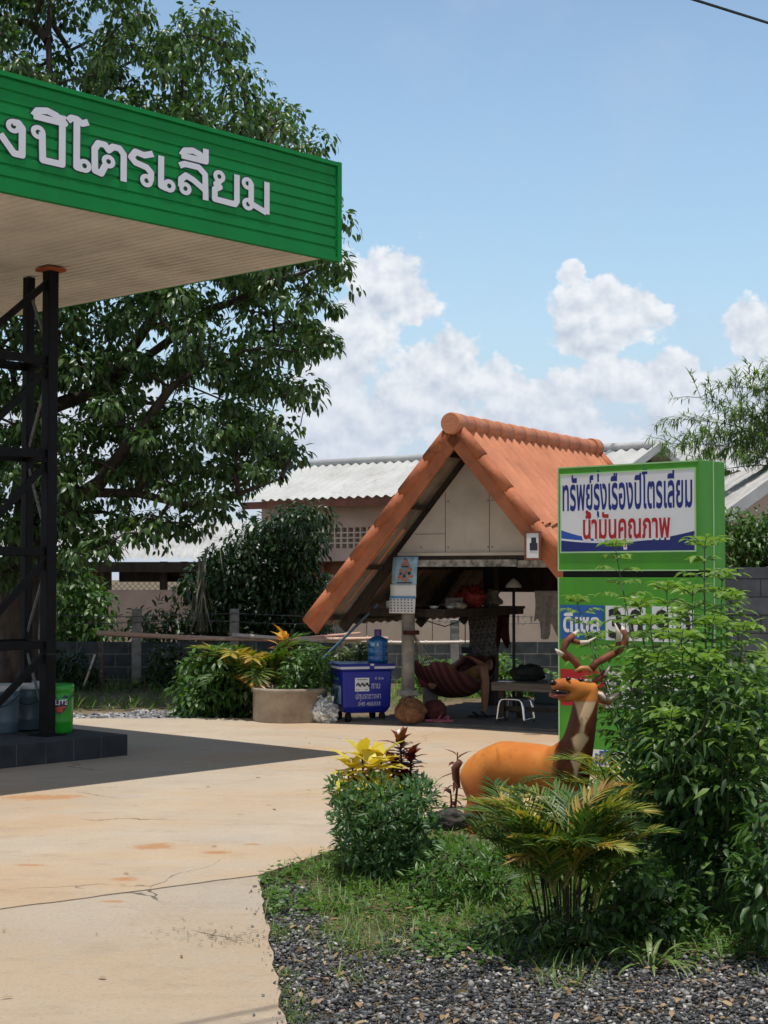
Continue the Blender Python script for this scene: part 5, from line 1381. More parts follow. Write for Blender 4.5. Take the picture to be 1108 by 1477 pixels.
    def row(col, vt, vb, word, price, nm):
        a, b_ = sx(808.5), sx(871); z1_, z0_ = zrow(vt, 840), zrow(vb, 840)
        p1 = panel('fuel_name_panel', col, a, b_, z0_, z1_, .001, .005)
        x = MB(); letter(x, word, at(a + .03, z0_ + (z1_ - z0_) * .22, .0078), ux, UP, b_ - a - .07, (z1_ - z0_) * .42, embolden=.03); x.build('fuel_lettering', wm_, p1)
        c, d = sx(874), sx(1003); zt_ = z1_ + .0; ww = d - c
        p2 = panel('price_panel', gm, c, d, z0_ - .005, zt_ + .005, .001, .004)
        cell = ww / 4.35; xs = [0, cell * 1.02, cell * 2.3, cell * 3.32]
        for i, ch in enumerate(price):
            cx_ = c + xs[i]; pl = panel('digit_plate', wm_, cx_, cx_ + cell * .96, z0_, zt_, .006, .004, p2)
            y = MB(); letter(y, ch, at(cx_ + cell * .14, z0_ + (zt_ - z0_) * .10, .0118), ux, UP, cell * .68, (zt_ - z0_) * .80, embolden=.035, ref_h=.71); y.build('digit', bk_, pl)
        y = MB(); s_ = c + cell * 2.06; y.obox(at(s_, z0_ + .03, .006), ux * .045, nz * .004, UP * .05); y.build('decimal_point', bk_, p2)
    row(tb, 873, 922, 'ดีเซล', '3090', 'diesel'); row(red, 966, 1019, '95', '3855', 'petrol')
    a, b_ = sx(808.5), sx(960); p3 = panel('notice_panel', wm_, a, b_, zrow(1106, 870), zrow(1082, 870), .001, .005)
    x = MB(); letter(x, 'ยินดีบริการ', at(sx(838), zrow(1103, 870), .0078), ux, UP, sx(930) - sx(838), .085, embolden=.03); x.build('notice_lettering', blu, p3)
price_sign()

# ------------------------------------------------------------------ deer statue
def deer():
    D = 10.5
    base = gp(745, 1190); t = thing('deer_statue', 'life sized orange painted deer statue with antlers standing among the plants before the price sign', 'deer statue', (base.x, D, -.05))
    def q(u, v, d=0): return px(u, v, D + d)
    m, nt, N, L, p = new_mat('orange_painted_deer')
    tc = N.new('ShaderNodeTexCoord'); n = N.new('ShaderNodeTexNoise'); n.inputs['Scale'].default_value = 7; n.inputs['Detail'].default_value = 6; L.new(tc.outputs['Object'], n.inputs[0])
    r = N.new('ShaderNodeValToRGB'); r.color_ramp.elements[0].position = .3; r.color_ramp.elements[1].position = .7; r.color_ramp.elements[0].color = (.50, .155, .028, 1); r.color_ramp.elements[1].color = (.60, .22, .045, 1); L.new(n.outputs['Fac'], r.inputs[0])
    at = N.new('ShaderNodeAttribute'); at.attribute_name = 'paint'
    L.new(r.outputs[0], p.inputs['Base Color'])
    x = N.new('ShaderNodeMixRGB'); L.new(r.outputs[0], x.inputs[1]); L.new(at.outputs['Color'], x.inputs[2]); L.new(at.outputs['Alpha'], x.inputs[0])
    n4 = N.new('ShaderNodeTexNoise'); n4.inputs['Scale'].default_value = 16; n4.inputs['Detail'].default_value = 9; n4.inputs['Roughness'].default_value = .75; L.new(tc.outputs['Object'], n4.inputs['Vector'])
    q4 = N.new('ShaderNodeMapRange'); q4.interpolation_type = 'SMOOTHSTEP'; L.new(n4.outputs['Fac'], q4.inputs[0]); q4.inputs[1].default_value = .54; q4.inputs[2].default_value = .70; q4.inputs[4].default_value = .55
    x4 = N.new('ShaderNodeMixRGB'); L.new(q4.outputs[0], x4.inputs[0]); L.new(x.outputs[0], x4.inputs[1]); x4.inputs[2].default_value = (.26, .085, .025, 1); L.new(x4.outputs[0], p.inputs['Base Color'])
    p.inputs['Roughness'].default_value = .5; p.inputs['Specular IOR Level'].default_value = .18
    b = N.new('ShaderNodeBump'); b.inputs['Strength'].default_value = .15; b.inputs['Distance'].default_value = .02; L.new(n.outputs['Fac'], b.inputs['Height']); L.new(b.outputs[0], p.inputs['Normal'])
    J = {}
    def P(k, pt, rr): J[k] = (pt, rr if isinstance(rr, tuple) else (rr, rr))
    # trunk: rump on the left and farther off, chest on the right and nearer
    P('rump', q(697, 1109, .20), (.205, .185)); P('tail0', q(672, 1105, .28), (.10, .09)); P('loin', q(722, 1105, .13), (.205, .195)); P('belly', q(758, 1111, .04), (.19, .185)); P('rib', q(795, 1112, -.08), (.175, .18)); P('chest', q(829, 1107, -.20), (.145, .16))
    P('nk1', q(834, 1078, -.25), (.120, .125)); P('nk2', q(839, 1050, -.27), (.096, .10)); P('nk3', q(844, 1022, -.27), (.086, .09)); P('poll', q(846, 994, -.26), (.105, .098))
    P('brow', q(832, 989, -.30), (.098, .092)); P('nose1', q(815, 989, -.35), (.068, .064)); P('nose2', q(803, 989, -.385), (.048, .046)); P('nose3', q(798, 988, -.40), (.036, .034))
    P('jaw1', q(822, 1005, -.33), (.056, .05)); P('jaw2', q(806, 1005, -.375), (.034, .032))
    def leg(k, root, pts): 
        prev = root; 
        for i, (pt, rr) in enumerate(pts): P(f'{k}{i}', pt, rr); bones.append((prev, f'{k}{i}')); prev = f'{k}{i}'
    bones = [('belly', 'loin'), ('loin', 'rump'), ('rump', 'tail0'), ('belly', 'rib'), ('rib', 'chest'), ('chest', 'nk1'), ('nk1', 'nk2'), ('nk2', 'nk3'), ('nk3', 'poll'), ('poll', 'brow'), ('brow', 'nose1'), ('nose1', 'nose2'), ('nose2', 'nose3'), ('brow', 'jaw1'), ('jaw1', 'jaw2')]
    def zz(pt, z): return Vector((pt.x, pt.y, z))
    for k, dx, dy in (('hl', -.02, -.10), ('hr', .05, .12)):
        c = J['rump'][0] + Vector((dx, dy, 0))
        leg(k, 'rump', [(c + Vector((-.02, 0, -.15)), (.125, .10)), (zz(c + Vector((-.02, 0, 0)), .13), (.068, .06)), (zz(c + Vector((-.09, 0, 0)), .06), (.042, .040)), (zz(c + Vector((-.07, 0, 0)), -.07), (.030, .030)), (zz(c + Vector((.025, -.01, 0)), -.12), (.036, .034))])
    for k, dx, dy in (('fl', .0, -.08), ('fr', .02, .10)):
        c = J['chest'][0] + Vector((dx, dy, 0))
        leg(k, 'chest', [(c + Vector((.01, 0, -.16)), (.075, .07)), (zz(c + Vector((.01, 0, 0)), .14), (.048, .045)), (zz(c, .06), (.036, .036)), (zz(c, -.08), (.029, .029)), (zz(c + Vector((-.01, 0, 0)), -.12), (.034, .034))])
    o = skin_body('body', J, bones, 'belly', m, t, sub=4)
    me = o.data; co = np.zeros(len(me.vertices) * 3); me.vertices.foreach_get('co', co); co = co.reshape(-1, 3)
    a = np.zeros((len(co), 4), np.float32)
    def ss(v, e0, e1): q_ = np.clip((v - e0) / (e1 - e0), 0, 1); return q_ * q_ * (3 - 2 * q_)
    nk = [np.array(J[k][0]) for k in ('chest', 'nk1', 'nk2', 'nk3', 'poll')]; zs = np.array([v[2] for v in nk]); cx = np.interp(co[:, 2], zs, [v[0] for v in nk])
    z0, z1 = nk[0][2], nk[4][2] - .07; dx = co[:, 0] - cx
    dark = np.array([.085, .020, .008]); cream = np.array([.56, .40, .23]); redb = np.array([.30, .075, .022])
    s_ = (co[:, 2] - z0) / (z1 - z0)
    f = ss(dx, -.165, -.115) * ss(co[:, 2], z0 - .16, z0 - .06) * ss(z1 - co[:, 2], -.012, .012); f = f * (np.abs(dx) < .25)
    # pale bib: wide under the jaw, closing to a stripe that flares twice down the chest
    wv = np.interp(s_, [-.6, 0, .20, .26, .46, .54, .66, .80, 1.0], [.010, .012, .050, .012, .056, .014, .014, .040, .070])
    b_ = f * ss(wv - np.abs(dx + .008), -.006, .006) * (co[:, 1] < np.interp(co[:, 2], zs, [v[1] for v in nk]))
    col = dark[None] * (1 - b_[:, None]) + cream[None] * b_[:, None]
    lo = (ss(.40 - co[:, 2], 0, .20) * .85) * (1 - f); cr = np.abs(co[:, 0] - (J['rump'][0].x + .085 - .5 * (co[:, 2] - .40) ** 2)); lo = np.maximum(lo, ss(.014 - cr, 0, .013) * ss(.07 - np.abs(co[:, 2] - .47), 0, .05) * .55 * (co[:, 1] < J['rump'][0].y)); muz = ss(J['nose1'][0].x + .01 - co[:, 0], -.03, .03) * (co[:, 2] > .6) * .65  # cr: shade of the thigh crease painted in as a thin red-brown line
    w2 = np.maximum(lo, muz); al = np.maximum(f * .95, w2); col = np.where((w2 > f)[:, None], redb[None], col)
    a[:, :3] = col; a[:, 3] = al
    at_ = me.attributes.new('paint', 'FLOAT_COLOR', 'POINT'); at_.data.foreach_set('color', a.ravel())
    dk = mat('black_gloss_paint', (.014, .010, .008), .25, .1, 5); ant = mat('brown_antler_paint', (.24, .075, .032), .6, .3, 14, col2=(.07, .025, .015), spec=.25); tip = mat('bone_white_paint', (.66, .58, .46), .4, .1, 6); redp = mat('red_paint', (.42, .02, .015), .4, .1, 5)
    # nostrils, mouth, eyes
    no = MB(); no.ball(q(797, 985, -.432), .021, 10, 7, sc=(1.2, .6, .8)); no.build('nose', dk, t)
    mo = MB(); mo.tube([q(796, 997, -.415), q(806, 998, -.425), q(816, 999, -.41), q(822, 998, -.39)], [.010, .013, .010, .004], 8); mo.build('mouth', dk, t)
    lp = MB(); lp.tube([q(793, 1002, -.40), q(800, 1004, -.42), q(812, 1003, -.415), q(820, 1001, -.395)], [.010, .014, .010, .005], 8); lp.build('lower_lip', mat('dusty_red_lip', (.38, .10, .07), .4, .1, 6), t)
    for u, v, d in ((820, 979, -.392), (838, 981, -.395)):
        e = MB(); e.ball(q(u, v, d), .0135, 12, 8, sc=(1.25, .8, .85)); e.build('eye', dk, t)
    hb = MB(); hb.tube([q(830, 968, -.335), q(838, 964, -.33), q(847, 964, -.31), q(854, 969, -.29)], [.008, .016, .018, .008], 8); hb.build('forelock', mat('dark_orange_tuft', (.5, .22, .08), .5, .2, 8), t)
    # antlers: two heavy beams, each with tines whose ends are bone white
    def antler(beam, tines, nm='antler'):
        pts = [q(*b_[:3]) for b_ in beam]; mb = MB(); mb.tube(pts, [b_[3] for b_ in beam], 10)
        for ti in tines: mb.tube([q(*b_[:3]) for b_ in ti[:-1]], [b_[3] for b_ in ti[:-1]], 8)
        an = mb.build(nm, ant, t)
        e = pts[-1] + (pts[-1] - pts[-2]) * .55; MB().tube([pts[-1] - (pts[-1] - pts[-2]) * .1, pts[-1], e], [beam[-1][3] * 1.03, beam[-1][3] * .95, .003], 10).build('tine_tip', tip, an)
        for ti in tines: MB().tube([q(*b_[:3]) for b_ in ti[-3:]], [ti[-3][3] * 1.04, ti[-2][3] * 1.03, .003], 8).build('tine_tip', tip, an)
    antler([(838, 968, -.30, .022), (830, 955, -.31, .025), (820, 946, -.32, .024), (812, 938, -.33, .022), (818, 925, -.32, .024), (828, 915, -.30, .018)],
           [[(818, 950, -.32, .024), (811, 944, -.34, .018), (805, 940, -.35, .013), (801, 936, -.36, .003)], [(826, 924, -.31, .018), (836, 927, -.29, .014), (848, 926, -.28, .011), (860, 919, -.27, .003)]])
    antler([(852, 966, -.26, .026), (860, 956, -.25, .024), (876, 948, -.24, .026), (892, 939, -.23, .025), (901, 928, -.23, .026), (903, 917, -.23, .022), (899, 908, -.23, .017)],
           [[(888, 942, -.24, .020), (893, 925, -.26, .016), (892, 912, -.27, .013), (887, 899, -.28, .003)]])
    antler([(856, 985, -.24, .020), (866, 977, -.24, .018), (874, 968, -.23, .014)], [[(866, 978, -.24, .014), (873, 974, -.25, .012), (877, 966, -.25, .009), (880, 958, -.25, .003)]], 'brow_antler')
    # ears
    for (u0, v0, d0, u1, v1, d1, uc, vc, c) in ((855, 1000, -.24, 874, 1012, -.26, 866, 1004, tip), (864, 1010, -.20, 893, 1000, -.18, 880, 1010, tip)):
        e = MB(); a_, b_, c_ = q(u0, v0, d0), q(u1, v1, d1), q(uc, vc, (d0 + d1) / 2)
        e.tube([a_, a_.lerp(c_, .6), c_, c_.lerp(b_, .6), b_], [.016, .030, .033, .022, .003], 10); ear = e.build('ear', mat('ear_paint', (.52, .20, .10), .4, .2, 8), t)
        i_ = MB(); off = Vector((0, -.022, .012)); i_.tube([a_.lerp(c_, .5) + off, c_ + off, c_.lerp(b_, .6) + off * .9, b_ + off * .3], [.008, .017, .012, .003], 8); i_.build('ear_lining', tip, ear)
    tl = MB(); tl.tube([q(664, 1098, .30), q(657, 1108, .32), q(658, 1124, .33), q(663, 1136, .32)], [.022, .030, .026, .008], 8); tl.build('tail', mat('brown_tail', (.12, .04, .02), .5, .2, 6), t)
deer()

# ------------------------------------------------------------------ plants
BARK = mat('grey_brown_bark', (.075, .055, .042), .9, .3, 10, bump=.6, col2=(.025, .020, .016), stretch=(1, 1, .35))
STEM = mat('green_brown_stem', (.07, .085, .03), .7, .3, 9)
def poly_test(poly, x, y):
    inside = np.zeros(len(x), bool); n = len(poly)
    for i in range(n):
        x0, y0 = poly[i]; x1, y1 = poly[(i + 1) % n]
        c = ((y0 > y) != (y1 > y)); inside ^= c & (x < (x1 - x0) * (y - y0) / (y1 - y0 + 1e-9) + x0)
    return inside

def crown_points(poly, n, d0, d1, sep, gaps=(), tries=40):
    """Bough centres inside an outline seen from the road, spread through a depth of d0..d1 and kept apart."""
    xs = [p[0] for p in poly]; ys = [p[1] for p in poly]; out = []
    U = rng.uniform(min(xs), max(xs), n * tries); V = rng.uniform(min(ys), max(ys), n * tries); ok = poly_test(poly, U, V)
    for u, v in zip(U[ok], V[ok]):
        if any((u - g[0]) ** 2 + ((v - g[1]) * 1.0) ** 2 < g[2] ** 2 for g in gaps): continue
        p = px(u, v, rng.uniform(d0, d1))
        if all((p - o).length > sep for o in out):
            out.append(p)
            if len(out) >= n: break
    return out

def big_tree():
    t = thing('shade_tree', 'big dark leafy shade tree with thick brown trunk behind the canopy column', 'tree', (gpx(24, 22), 22, -.06))
    b = Vector((gpx(24, 22), 22, -.06)); nodes = [b, b + Vector((.02, 0, .9)), b + Vector((.10, .1, 1.9)), b + Vector((.22, .1, 2.9)), b + Vector((.30, .2, 4.0)), b + Vector((.35, .2, 5.2)), b + Vector((.45, .2, 6.6)), b + Vector((.5, .2, 8.0))]
    tr = MB(); tr.tube([nodes[0] - UP * .1] + nodes, [.40, .33, .28, .27, .24, .20, .16, .12, .06], 16)
    # root flare
    for a in np.linspace(0, 6.28, 8)[:-1]: tr.tube([b + Vector((math.cos(a) * .22, math.sin(a) * .22, .55)), b + Vector((math.cos(a) * .36, math.sin(a) * .36, .1)), b + Vector((math.cos(a) * .6, math.sin(a) * .6, -.08))], [.09, .11, .05], 8)
    limb1 = [b + Vector((.10, .1, 1.85)), px(82, 735, 21.6), px(143, 697, 21.3), px(200, 622, 21.0), px(246, 560, 20.9), px(292, 527, 20.8)]
    limb2 = [px(120, 710, 21.4), px(200, 712, 21.2), px(265, 728, 21.0), px(345, 712, 20.9), px(405, 690, 20.9)]
    limb3 = [nodes[4], px(150, 560, 22.6), px(240, 430, 22.4), px(330, 330, 22.0), px(380, 230, 22.0)]
    limb4 = [nodes[6], px(75, 180, 22), px(70, 60, 22.0), px(75, -80, 22)]
    limb5 = [px(150, 560, 22.6), px(300, 450, 22.2), px(420, 400, 21.8), px(470, 380, 21.8)]
    for lb, r0 in ((limb1, .14), (limb2, .07), (limb3, .11), (limb4, .08), (limb5, .07)): tr.tube(lb, [r0 * (1 - .75 * i / (len(lb) - 1)) for i in range(len(lb))], 10)
    tr.build('trunk', BARK, t)
    poly = [(-170, -170), (218, -170), (228, -5), (262, 6), (330, 30), (352, 90), (415, 128), (425, 185), (460, 195), (452, 235), (500, 345), (486, 430), (470, 498), (448, 525), (448, 583), (392, 622), (428, 655), (424, 692), (395, 690), (345, 705), (325, 748), (262, 770), (232, 768), (150, 790), (90, 835), (-170, 860)]
    gaps = [(120, 40, 20), (185, 95, 17), (35, 55, 18), (300, 110, 12), (330, 90, 12), (160, 10, 16), (95, 110, 13), (235, 120, 13), (205, 60, 12), (460, 300, 12), (440, 400, 8), (400, 530, 10), (150, 640, 9), (248, 30, 24), (292, 150, 16), (395, 205, 16), (205, 465, 14), (275, 700, 15), (150, 725, 18), (205, 745, 18), (330, 560, 9), (60, 560, 12), (30, 600, 14), (420, 455, 10), (30, 130, 12)]
    cl = crown_points(poly, 1000, 20.0, 24.8, .34, gaps)
    allnodes = [v for lb in (limb1, limb2, limb3, limb4, limb5) for v in lb]
    branch_to(cl, nodes[2:] + allnodes, .0065, .10).build('branch', BARK, t)
    lv = Leaves()
    for c in cl:
        r_ = rng.uniform(.16, .33); n = int(rng.uniform(60, 100))
        clump(lv, c, r_, n, .112, .060, down=.6, sq=.62, jit=.45, fold=.3, droop=.30)
    # loose sprays along the outline
    for c in crown_points(poly, 150, 20.6, 23.0, .45, gaps): clump(lv, Vector(c) + Vector(rng.normal(size=3) * .22), .20, 20, .105, .052, down=.7, fold=.3, droop=.35)
    lv.build('crown', leaf_mat('shade_tree_leaf', [(.026, .064, .017), (.048, .104, .027), (.078, .145, .042), (.115, .195, .068)], .36, .30, .45), t)
big_tree()

def leafy(name, lab, cat, base, poly, n, d0, d1, sep, L, W, cols, per=(40, 70), rad=(.2, .32), down=.5, trans=.3, group=None, sq=.8, stems=6, rough=.42, gaps=(), fold=.25, droop=.25, tmpl=T_LEAF, bark=None, tip=.005, crownname='crown', tcol=(1.3, 1.5, .5)):
    """A bush or small tree: stems from the base to bough centres, leaves round each."""
    base = Vector(base); t = thing(name, lab, cat, base, group=group)
    cl = crown_points(poly, n, d0, d1, sep, gaps)
    top = base + UP * max(.1, (np.mean([c.z for c in cl]) - base.z) * .5)
    branch_to(cl, [base, base.lerp(top, .4), base.lerp(top, .7), top], tip, .14).build('trunk' if cat == 'tree' else 'stem', bark or STEM, t)
    lv = Leaves()
    for c in cl: clump(lv, c, rng.uniform(*rad), int(rng.uniform(*per)), L, W, down=down, sq=sq, fold=fold, droop=droop, tmpl=tmpl)
    lv.build(crownname, leaf_mat(name + '_leaf', cols, rough, trans, tcol=tcol), t); return t

DARKG = [(.016, .038, .012), (.028, .060, .018), (.045, .085, .026)]
MIDG = [(.036, .090, .020), (.066, .150, .032), (.105, .20, .048)]
BRIGHT = [(.06, .14, .03), (.10, .21, .045), (.15, .27, .06)]
leafy('drooping_tree', 'dense drooping dark tree between the pink shed and the pavilion gable', 'tree', (gpx(365, 26.6), 26.6, -.06), [(360, 765), (400, 748), (430, 735), (462, 738), (460, 775), (445, 805), (462, 840), (450, 880), (474, 905), (430, 915), (330, 920), (300, 880), (285, 860), (266, 852), (300, 812), (345, 785)], 190, 25.6, 27.8, .27, .115, .055, [(.014, .036, .010), (.024, .056, .015), (.038, .080, .022)], (55, 85), (.20, .34), .7, .2, bark=BARK)
leafy('wall_shrub', 'dark shrub rising beyond the block wall right of the steel column', 'shrub', (gpx(105, 27), 27, -.06), [(82, 835), (120, 830), (150, 870), (150, 930), (80, 930)], 40, 26.5, 27.5, .28, .13, .065, MIDG, (40, 60), (.26, .36), .6, .3)
leafy('wall_shrub', 'low sprawling weed bush in front of the pink half wall', 'shrub', (gpx(260, 26.2), 26.2, -.06), [(200, 900), (240, 880), (300, 890), (320, 925), (190, 925)], 26, 25.7, 26.6, .26, .14, .055, DARKG, (24, 40), (.24, .34), .5, .3)
leafy('weed_bush', 'dark weed bush against the block wall near the leaning stake', 'shrub', (gpx(110, 23.9), 23.9, -.06), [(85, 950), (130, 955), (140, 1005), (82, 1008)], 24, 23.4, 24.4, .2, .10, .05, DARKG, (40, 60), (.18, .26), .4, .3)
leafy('weed_bush', 'dark weed bush climbing the block wall left of the bright hedge plants', 'shrub', (gpx(245, 23.9), 23.9, -.06), [(225, 945), (262, 938), (275, 1000), (215, 1005)], 24, 23.4, 24.4, .2, .11, .05, DARKG, (40, 60), (.18, .26), .4, .3)
leafy('garden_shrub', 'broad bright green shrub on the concrete edge left of the palm fronds', 'shrub', (gpx(318, 18.9), 18.9, -.06), [(268, 990), (285, 955), (320, 948), (350, 970), (372, 1032), (280, 1034), (262, 1020)], 62, 18.5, 19.5, .16, .105, .05, MIDG, (46, 70), (.15, .21), .45, .32)
leafy('garden_shrub', 'small bright green shrub growing in the concrete ring planter', 'shrub', (PLC.x + .18, PLC.y, PLH - .08), [(420, 960), (438, 938), (462, 942), (470, 990), (415, 992)], 26, 17.9, 18.3, .11, .075, .032, MIDG, (36, 54), (.10, .15), .35, .32)
leafy('garden_shrub', 'leafy plant growing behind the blue bin below the water jug', 'shrub', (gpx(510, 18.8), 18.8, -.06), [(488, 942), (536, 940), (538, 965), (486, 965)], 18, 18.6, 19.0, .12, .10, .035, [(.03, .06, .02), (.08, .13, .04), (.13, .12, .04)], (24, 36), (.10, .14), .3, .3)
leafy('garden_shrub', 'bright weeds growing against the wall behind the hammock', 'shrub', (gpx(640, 22.6), 22.6, -.06), [(590, 985), (610, 962), (650, 968), (700, 962), (725, 958), (735, 1010), (590, 1015)], 50, 22.2, 23.2, .2, .11, .06, BRIGHT, (30, 46), (.18, .26), .4, .4)
leafy('garden_shrub', 'bright weeds growing against the wall behind the bench', 'shrub', (gpx(770, 22.4), 22.4, -.06), [(735, 985), (800, 980), (820, 1015), (735, 1015)], 26, 22.1, 22.8, .2, .11, .06, BRIGHT, (30, 46), (.18, .24), .4, .4)
leafy('clipped_hedge', 'dense dark green hedge topping the taller dark block wall', 'hedge', (gpx(1090, 18.6), 18.6, -.06), [(1040, 755), (1065, 748), (1200, 752), (1200, 850), (1040, 850)], 110, 18.3, 19.1, .17, .07, .034, MIDG, (60, 80), (.17, .22), .3, .3)
leafy('garden_shrub', 'sunlit yellow green shrub below the dark block wall at the right edge', 'shrub', (gpx(1085, 13.5), 13.5, -.06), [(1045, 985), (1075, 950), (1150, 960), (1150, 1100), (1045, 1090)], 60, 13.0, 14.2, .17, .085, .036, [(.08, .15, .03), (.15, .24, .05), (.22, .30, .07)], (40, 60), (.15, .2), .4, .4)

def vine_stalks():
    t = thing('dry_vine', 'bundle of pale dry stalks hanging beside the drooping tree', 'vine', (gpx(292, 25.6), 25.6, -.06))
    mb = MB(); mb2 = MB()
    for i in range(26):
        u0 = 291 + rnd.uniform(-4, 4); u1 = 291 + rnd.gauss(0, 12); b0 = px(u0, 818 + rnd.uniform(-12, 10), 25.6 + rnd.uniform(-.15, .15)); b1 = px(u1, 912, 25.6 + rnd.uniform(-.3, .3))
        (mb if i % 3 else mb2).tube([b0, b0.lerp(b1, .35) + Vector((rnd.uniform(-.04, .04), 0, 0)), b0.lerp(b1, .7) + Vector((rnd.uniform(-.07, .07), 0, 0)), b1], [.018, .015, .012, .008], 5)
    mb.build('stalk', mat('dry_stalk', (.22, .23, .15), .8, .3, 8), t)
    mb2.tube([px(292, 820, 25.6), px(300, 790, 25.6), px(318, 792, 25.6), px(325, 850, 25.6)], [.02, .018, .014, .01], 6); mb2.build('bent_stalk', mat('pale_stalk', (.30, .31, .22), .8, .3, 8), t)
vine_stalks()

def frond(lv, mbs, p0, d, L, lift, nleaf, ll, lw, r=None, arch=1.0, twist=0.0):
    """Arching palm frond: a rachis that bends over, with leaflets in two ranks."""
    d = Vector(d).normalized(); hor = Vector((d.x, d.y, 0)); hor = hor.normalized() if hor.length > 1e-4 else Vector((1, 0, 0))
    pts = []; p = Vector(p0); el = math.asin(max(-1, min(1, d.z))); n = 14
    for i in range(n + 1):
        pts.append(p.copy()); e = el - arch * (i / n) ** 1.5 * 1.5
        p = p + (hor * math.cos(e) + UP * math.sin(e)) * (L / n)
    mbs.tube(pts, [.006 * (1 - .75 * i / n) + .0012 for i in range(n + 1)], 5, cap=False)
    pos = []; ax = []; up = []; ln = []
    for i in range(nleaf):
        f = .22 + .78 * i / (nleaf - 1); k = f * n; a = min(int(k), n - 1); q = pts[a].lerp(pts[a + 1], k - a); tg = (pts[a + 1] - pts[a]).normalized()
        sd_ = tg.cross(UP).normalized(); nm = sd_.cross(tg)
        for s_ in (-1, 1):
            w = 1 - .72 * f ** 2
            v = sd_ * s_ * (1 - .35 * f) + tg * (.65 + .5 * f) + nm * (.34) + Vector(rng.normal(size=3) * .10)
            pos.append(q); ax.append(v); up.append(nm + sd_ * s_ * -.4); ln.append(ll * (.55 + .45 * math.sin(math.pi * min(1, f * .9 + .1))) * rnd.uniform(.85, 1.1))
    ln = np.array(ln)
    rr = None if r is None else np.clip(r + rng.normal(size=len(ln)) * .12, 0, 1)
    lv.add(np.array([tuple(v) for v in pos]), np.array([tuple(v) for v in ax]), np.array([tuple(v) for v in up]), ln, lw, rr, fold=.3, droop=.28, tmpl=T_LANCE)

PALMC = [(.035, .085, .018), (.065, .14, .026), (.14, .21, .035), (.32, .31, .045), (.48, .32, .07), (.26, .12, .035)]
def areca(name, lab, base, n, hgt, L, ll, spread, cane_r, seed, lw=.016, tilt=.55, ylw=.3, canes=True, archs=(.75, 1.25), hmin=.65):
    base = Vector(base); t = thing(name, lab, 'palm', base); rr = random.Random(seed)
    lv = Leaves(); st = MB(); cn = MB()
    for i in range(n):
        a = rr.uniform(0, 6.283); q = rr.random() ** .6; b0 = base + Vector((math.cos(a), math.sin(a), 0)) * spread * q
        h = hgt * rr.uniform(hmin, 1.05); lean = Vector((math.cos(a), math.sin(a), 0)) * h * rr.uniform(.05, .32) * q
        tp = b0 + lean + UP * h
        cn.tube([b0 - UP * .03, b0.lerp(tp, .5) - lean * .12, tp], [cane_r, cane_r * .85, cane_r * .5], 6, cap=False)
        for k in range(2 if i % 3 else 3):
            az = a + rr.uniform(-1.3, 1.3); e = rr.uniform(tilt, 1.35)
            yl = rr.random(); r = rr.uniform(.0, .38) if yl > ylw else rr.uniform(.45, .95)
            frond(lv, st, tp - UP * rr.uniform(0, .06), (math.cos(az) * math.cos(e), math.sin(az) * math.cos(e), math.sin(e)), L * rr.uniform(.75, 1.12), 0, 17, ll, lw, r, arch=rr.uniform(*archs))
    if canes: cn.build('cane', mat('green_cane', (.035, .036, .016), .7, .35, 12, col2=(.014, .014, .008), spec=.2), t)
    st.build('rachis', mat('yellow_green_rachis', (.16, .17, .035), .5, .3, 10), t)
    lv.build('fronds', leaf_mat(name + '_leaf', PALMC, .40, .30, .5, (1.3, 1.35, .4)), t)
areca('areca_palm', 'clump of green and yellow areca palm in front of the deer statue', (gpx(816, 7.25), 7.25, -.06), 40, .50, .38, .150, .12, .0055, 3, lw=.0130, ylw=.27, tilt=.86, archs=(.35, .95), hmin=.55)
areca('areca_palm', 'small palm with arching fronds behind the planter ring near the orange croton', (gpx(378, 18.75), 18.75, -.06), 16, .50, .72, .27, .2, .018, 5, lw=.03, ylw=.12, tilt=.5)
areca('areca_palm', 'low spreading palm tuft between the deer statue and the price sign', (gpx(905, 9.6), 9.6, -.06), 10, .30, .62, .20, .10, .01, 8, lw=.015, ylw=.45, tilt=.35)

def croton(name, lab, stems, cols, L, W, nper, mats, f0=.45, tm=T_LANCE):
    b = Vector(stems[0][0]); t = thing(name, lab, 'croton', b); lv = Leaves(); mb = MB()
    for (p0, p1, n, r0) in stems:
        p0, p1 = Vector(p0), Vector(p1); mb.tube([p0, p0.lerp(p1, .5) + Vector((.01, 0, 0)), p1], [.009, .008, .005], 6)
        for i in range(n):
            f = f0 + (1 - f0) * i / n; q = p0.lerp(p1, f); a = i * 2.4 + rnd.uniform(-.3, .3); e = -.15 + 1.25 * (i / n) ** 2 + rnd.uniform(-.15, .2)
            lv.add([tuple(q)], (math.cos(a) * math.cos(e), math.sin(a) * math.cos(e), math.sin(e)), (0, 0, 1), L * rnd.uniform(.75, 1.15), W * rnd.uniform(.8, 1.15), [min(1, max(0, r0 + rnd.gauss(0, .16)))], fold=.25, droop=.40, tmpl=tm)
    mb.build('stem', BARK, t); lv.build('leaves', leaf_mat(name + '_leaf', cols, .30, .35, .55, (1.2, 1.1, .6)), t)
YEL = [(.62, .46, .03), (.72, .60, .07), (.55, .50, .06), (.20, .26, .04)]; REDY = [(.035, .045, .018), (.10, .02, .015), (.20, .025, .018), (.12, .02, .015), (.46, .36, .05), (.10, .14, .03)]
croton('yellow_croton', 'croton with large bright yellow leaves above the foreground shrub', [((gpx(530, 9.3), 9.3, -.06), px(522, 1088, 9.2), 24, .3), ((gpx(545, 9.35), 9.35, -.06), px(550, 1092, 9.25), 22, .4), ((gpx(520, 9.2), 9.2, -.06), px(508, 1102, 9.15), 18, .35), ((gpx(535, 9.2), 9.2, -.06), px(535, 1100, 9.1), 20, .25)], YEL, .165, .088, 14, None, .76, T_LEAF)
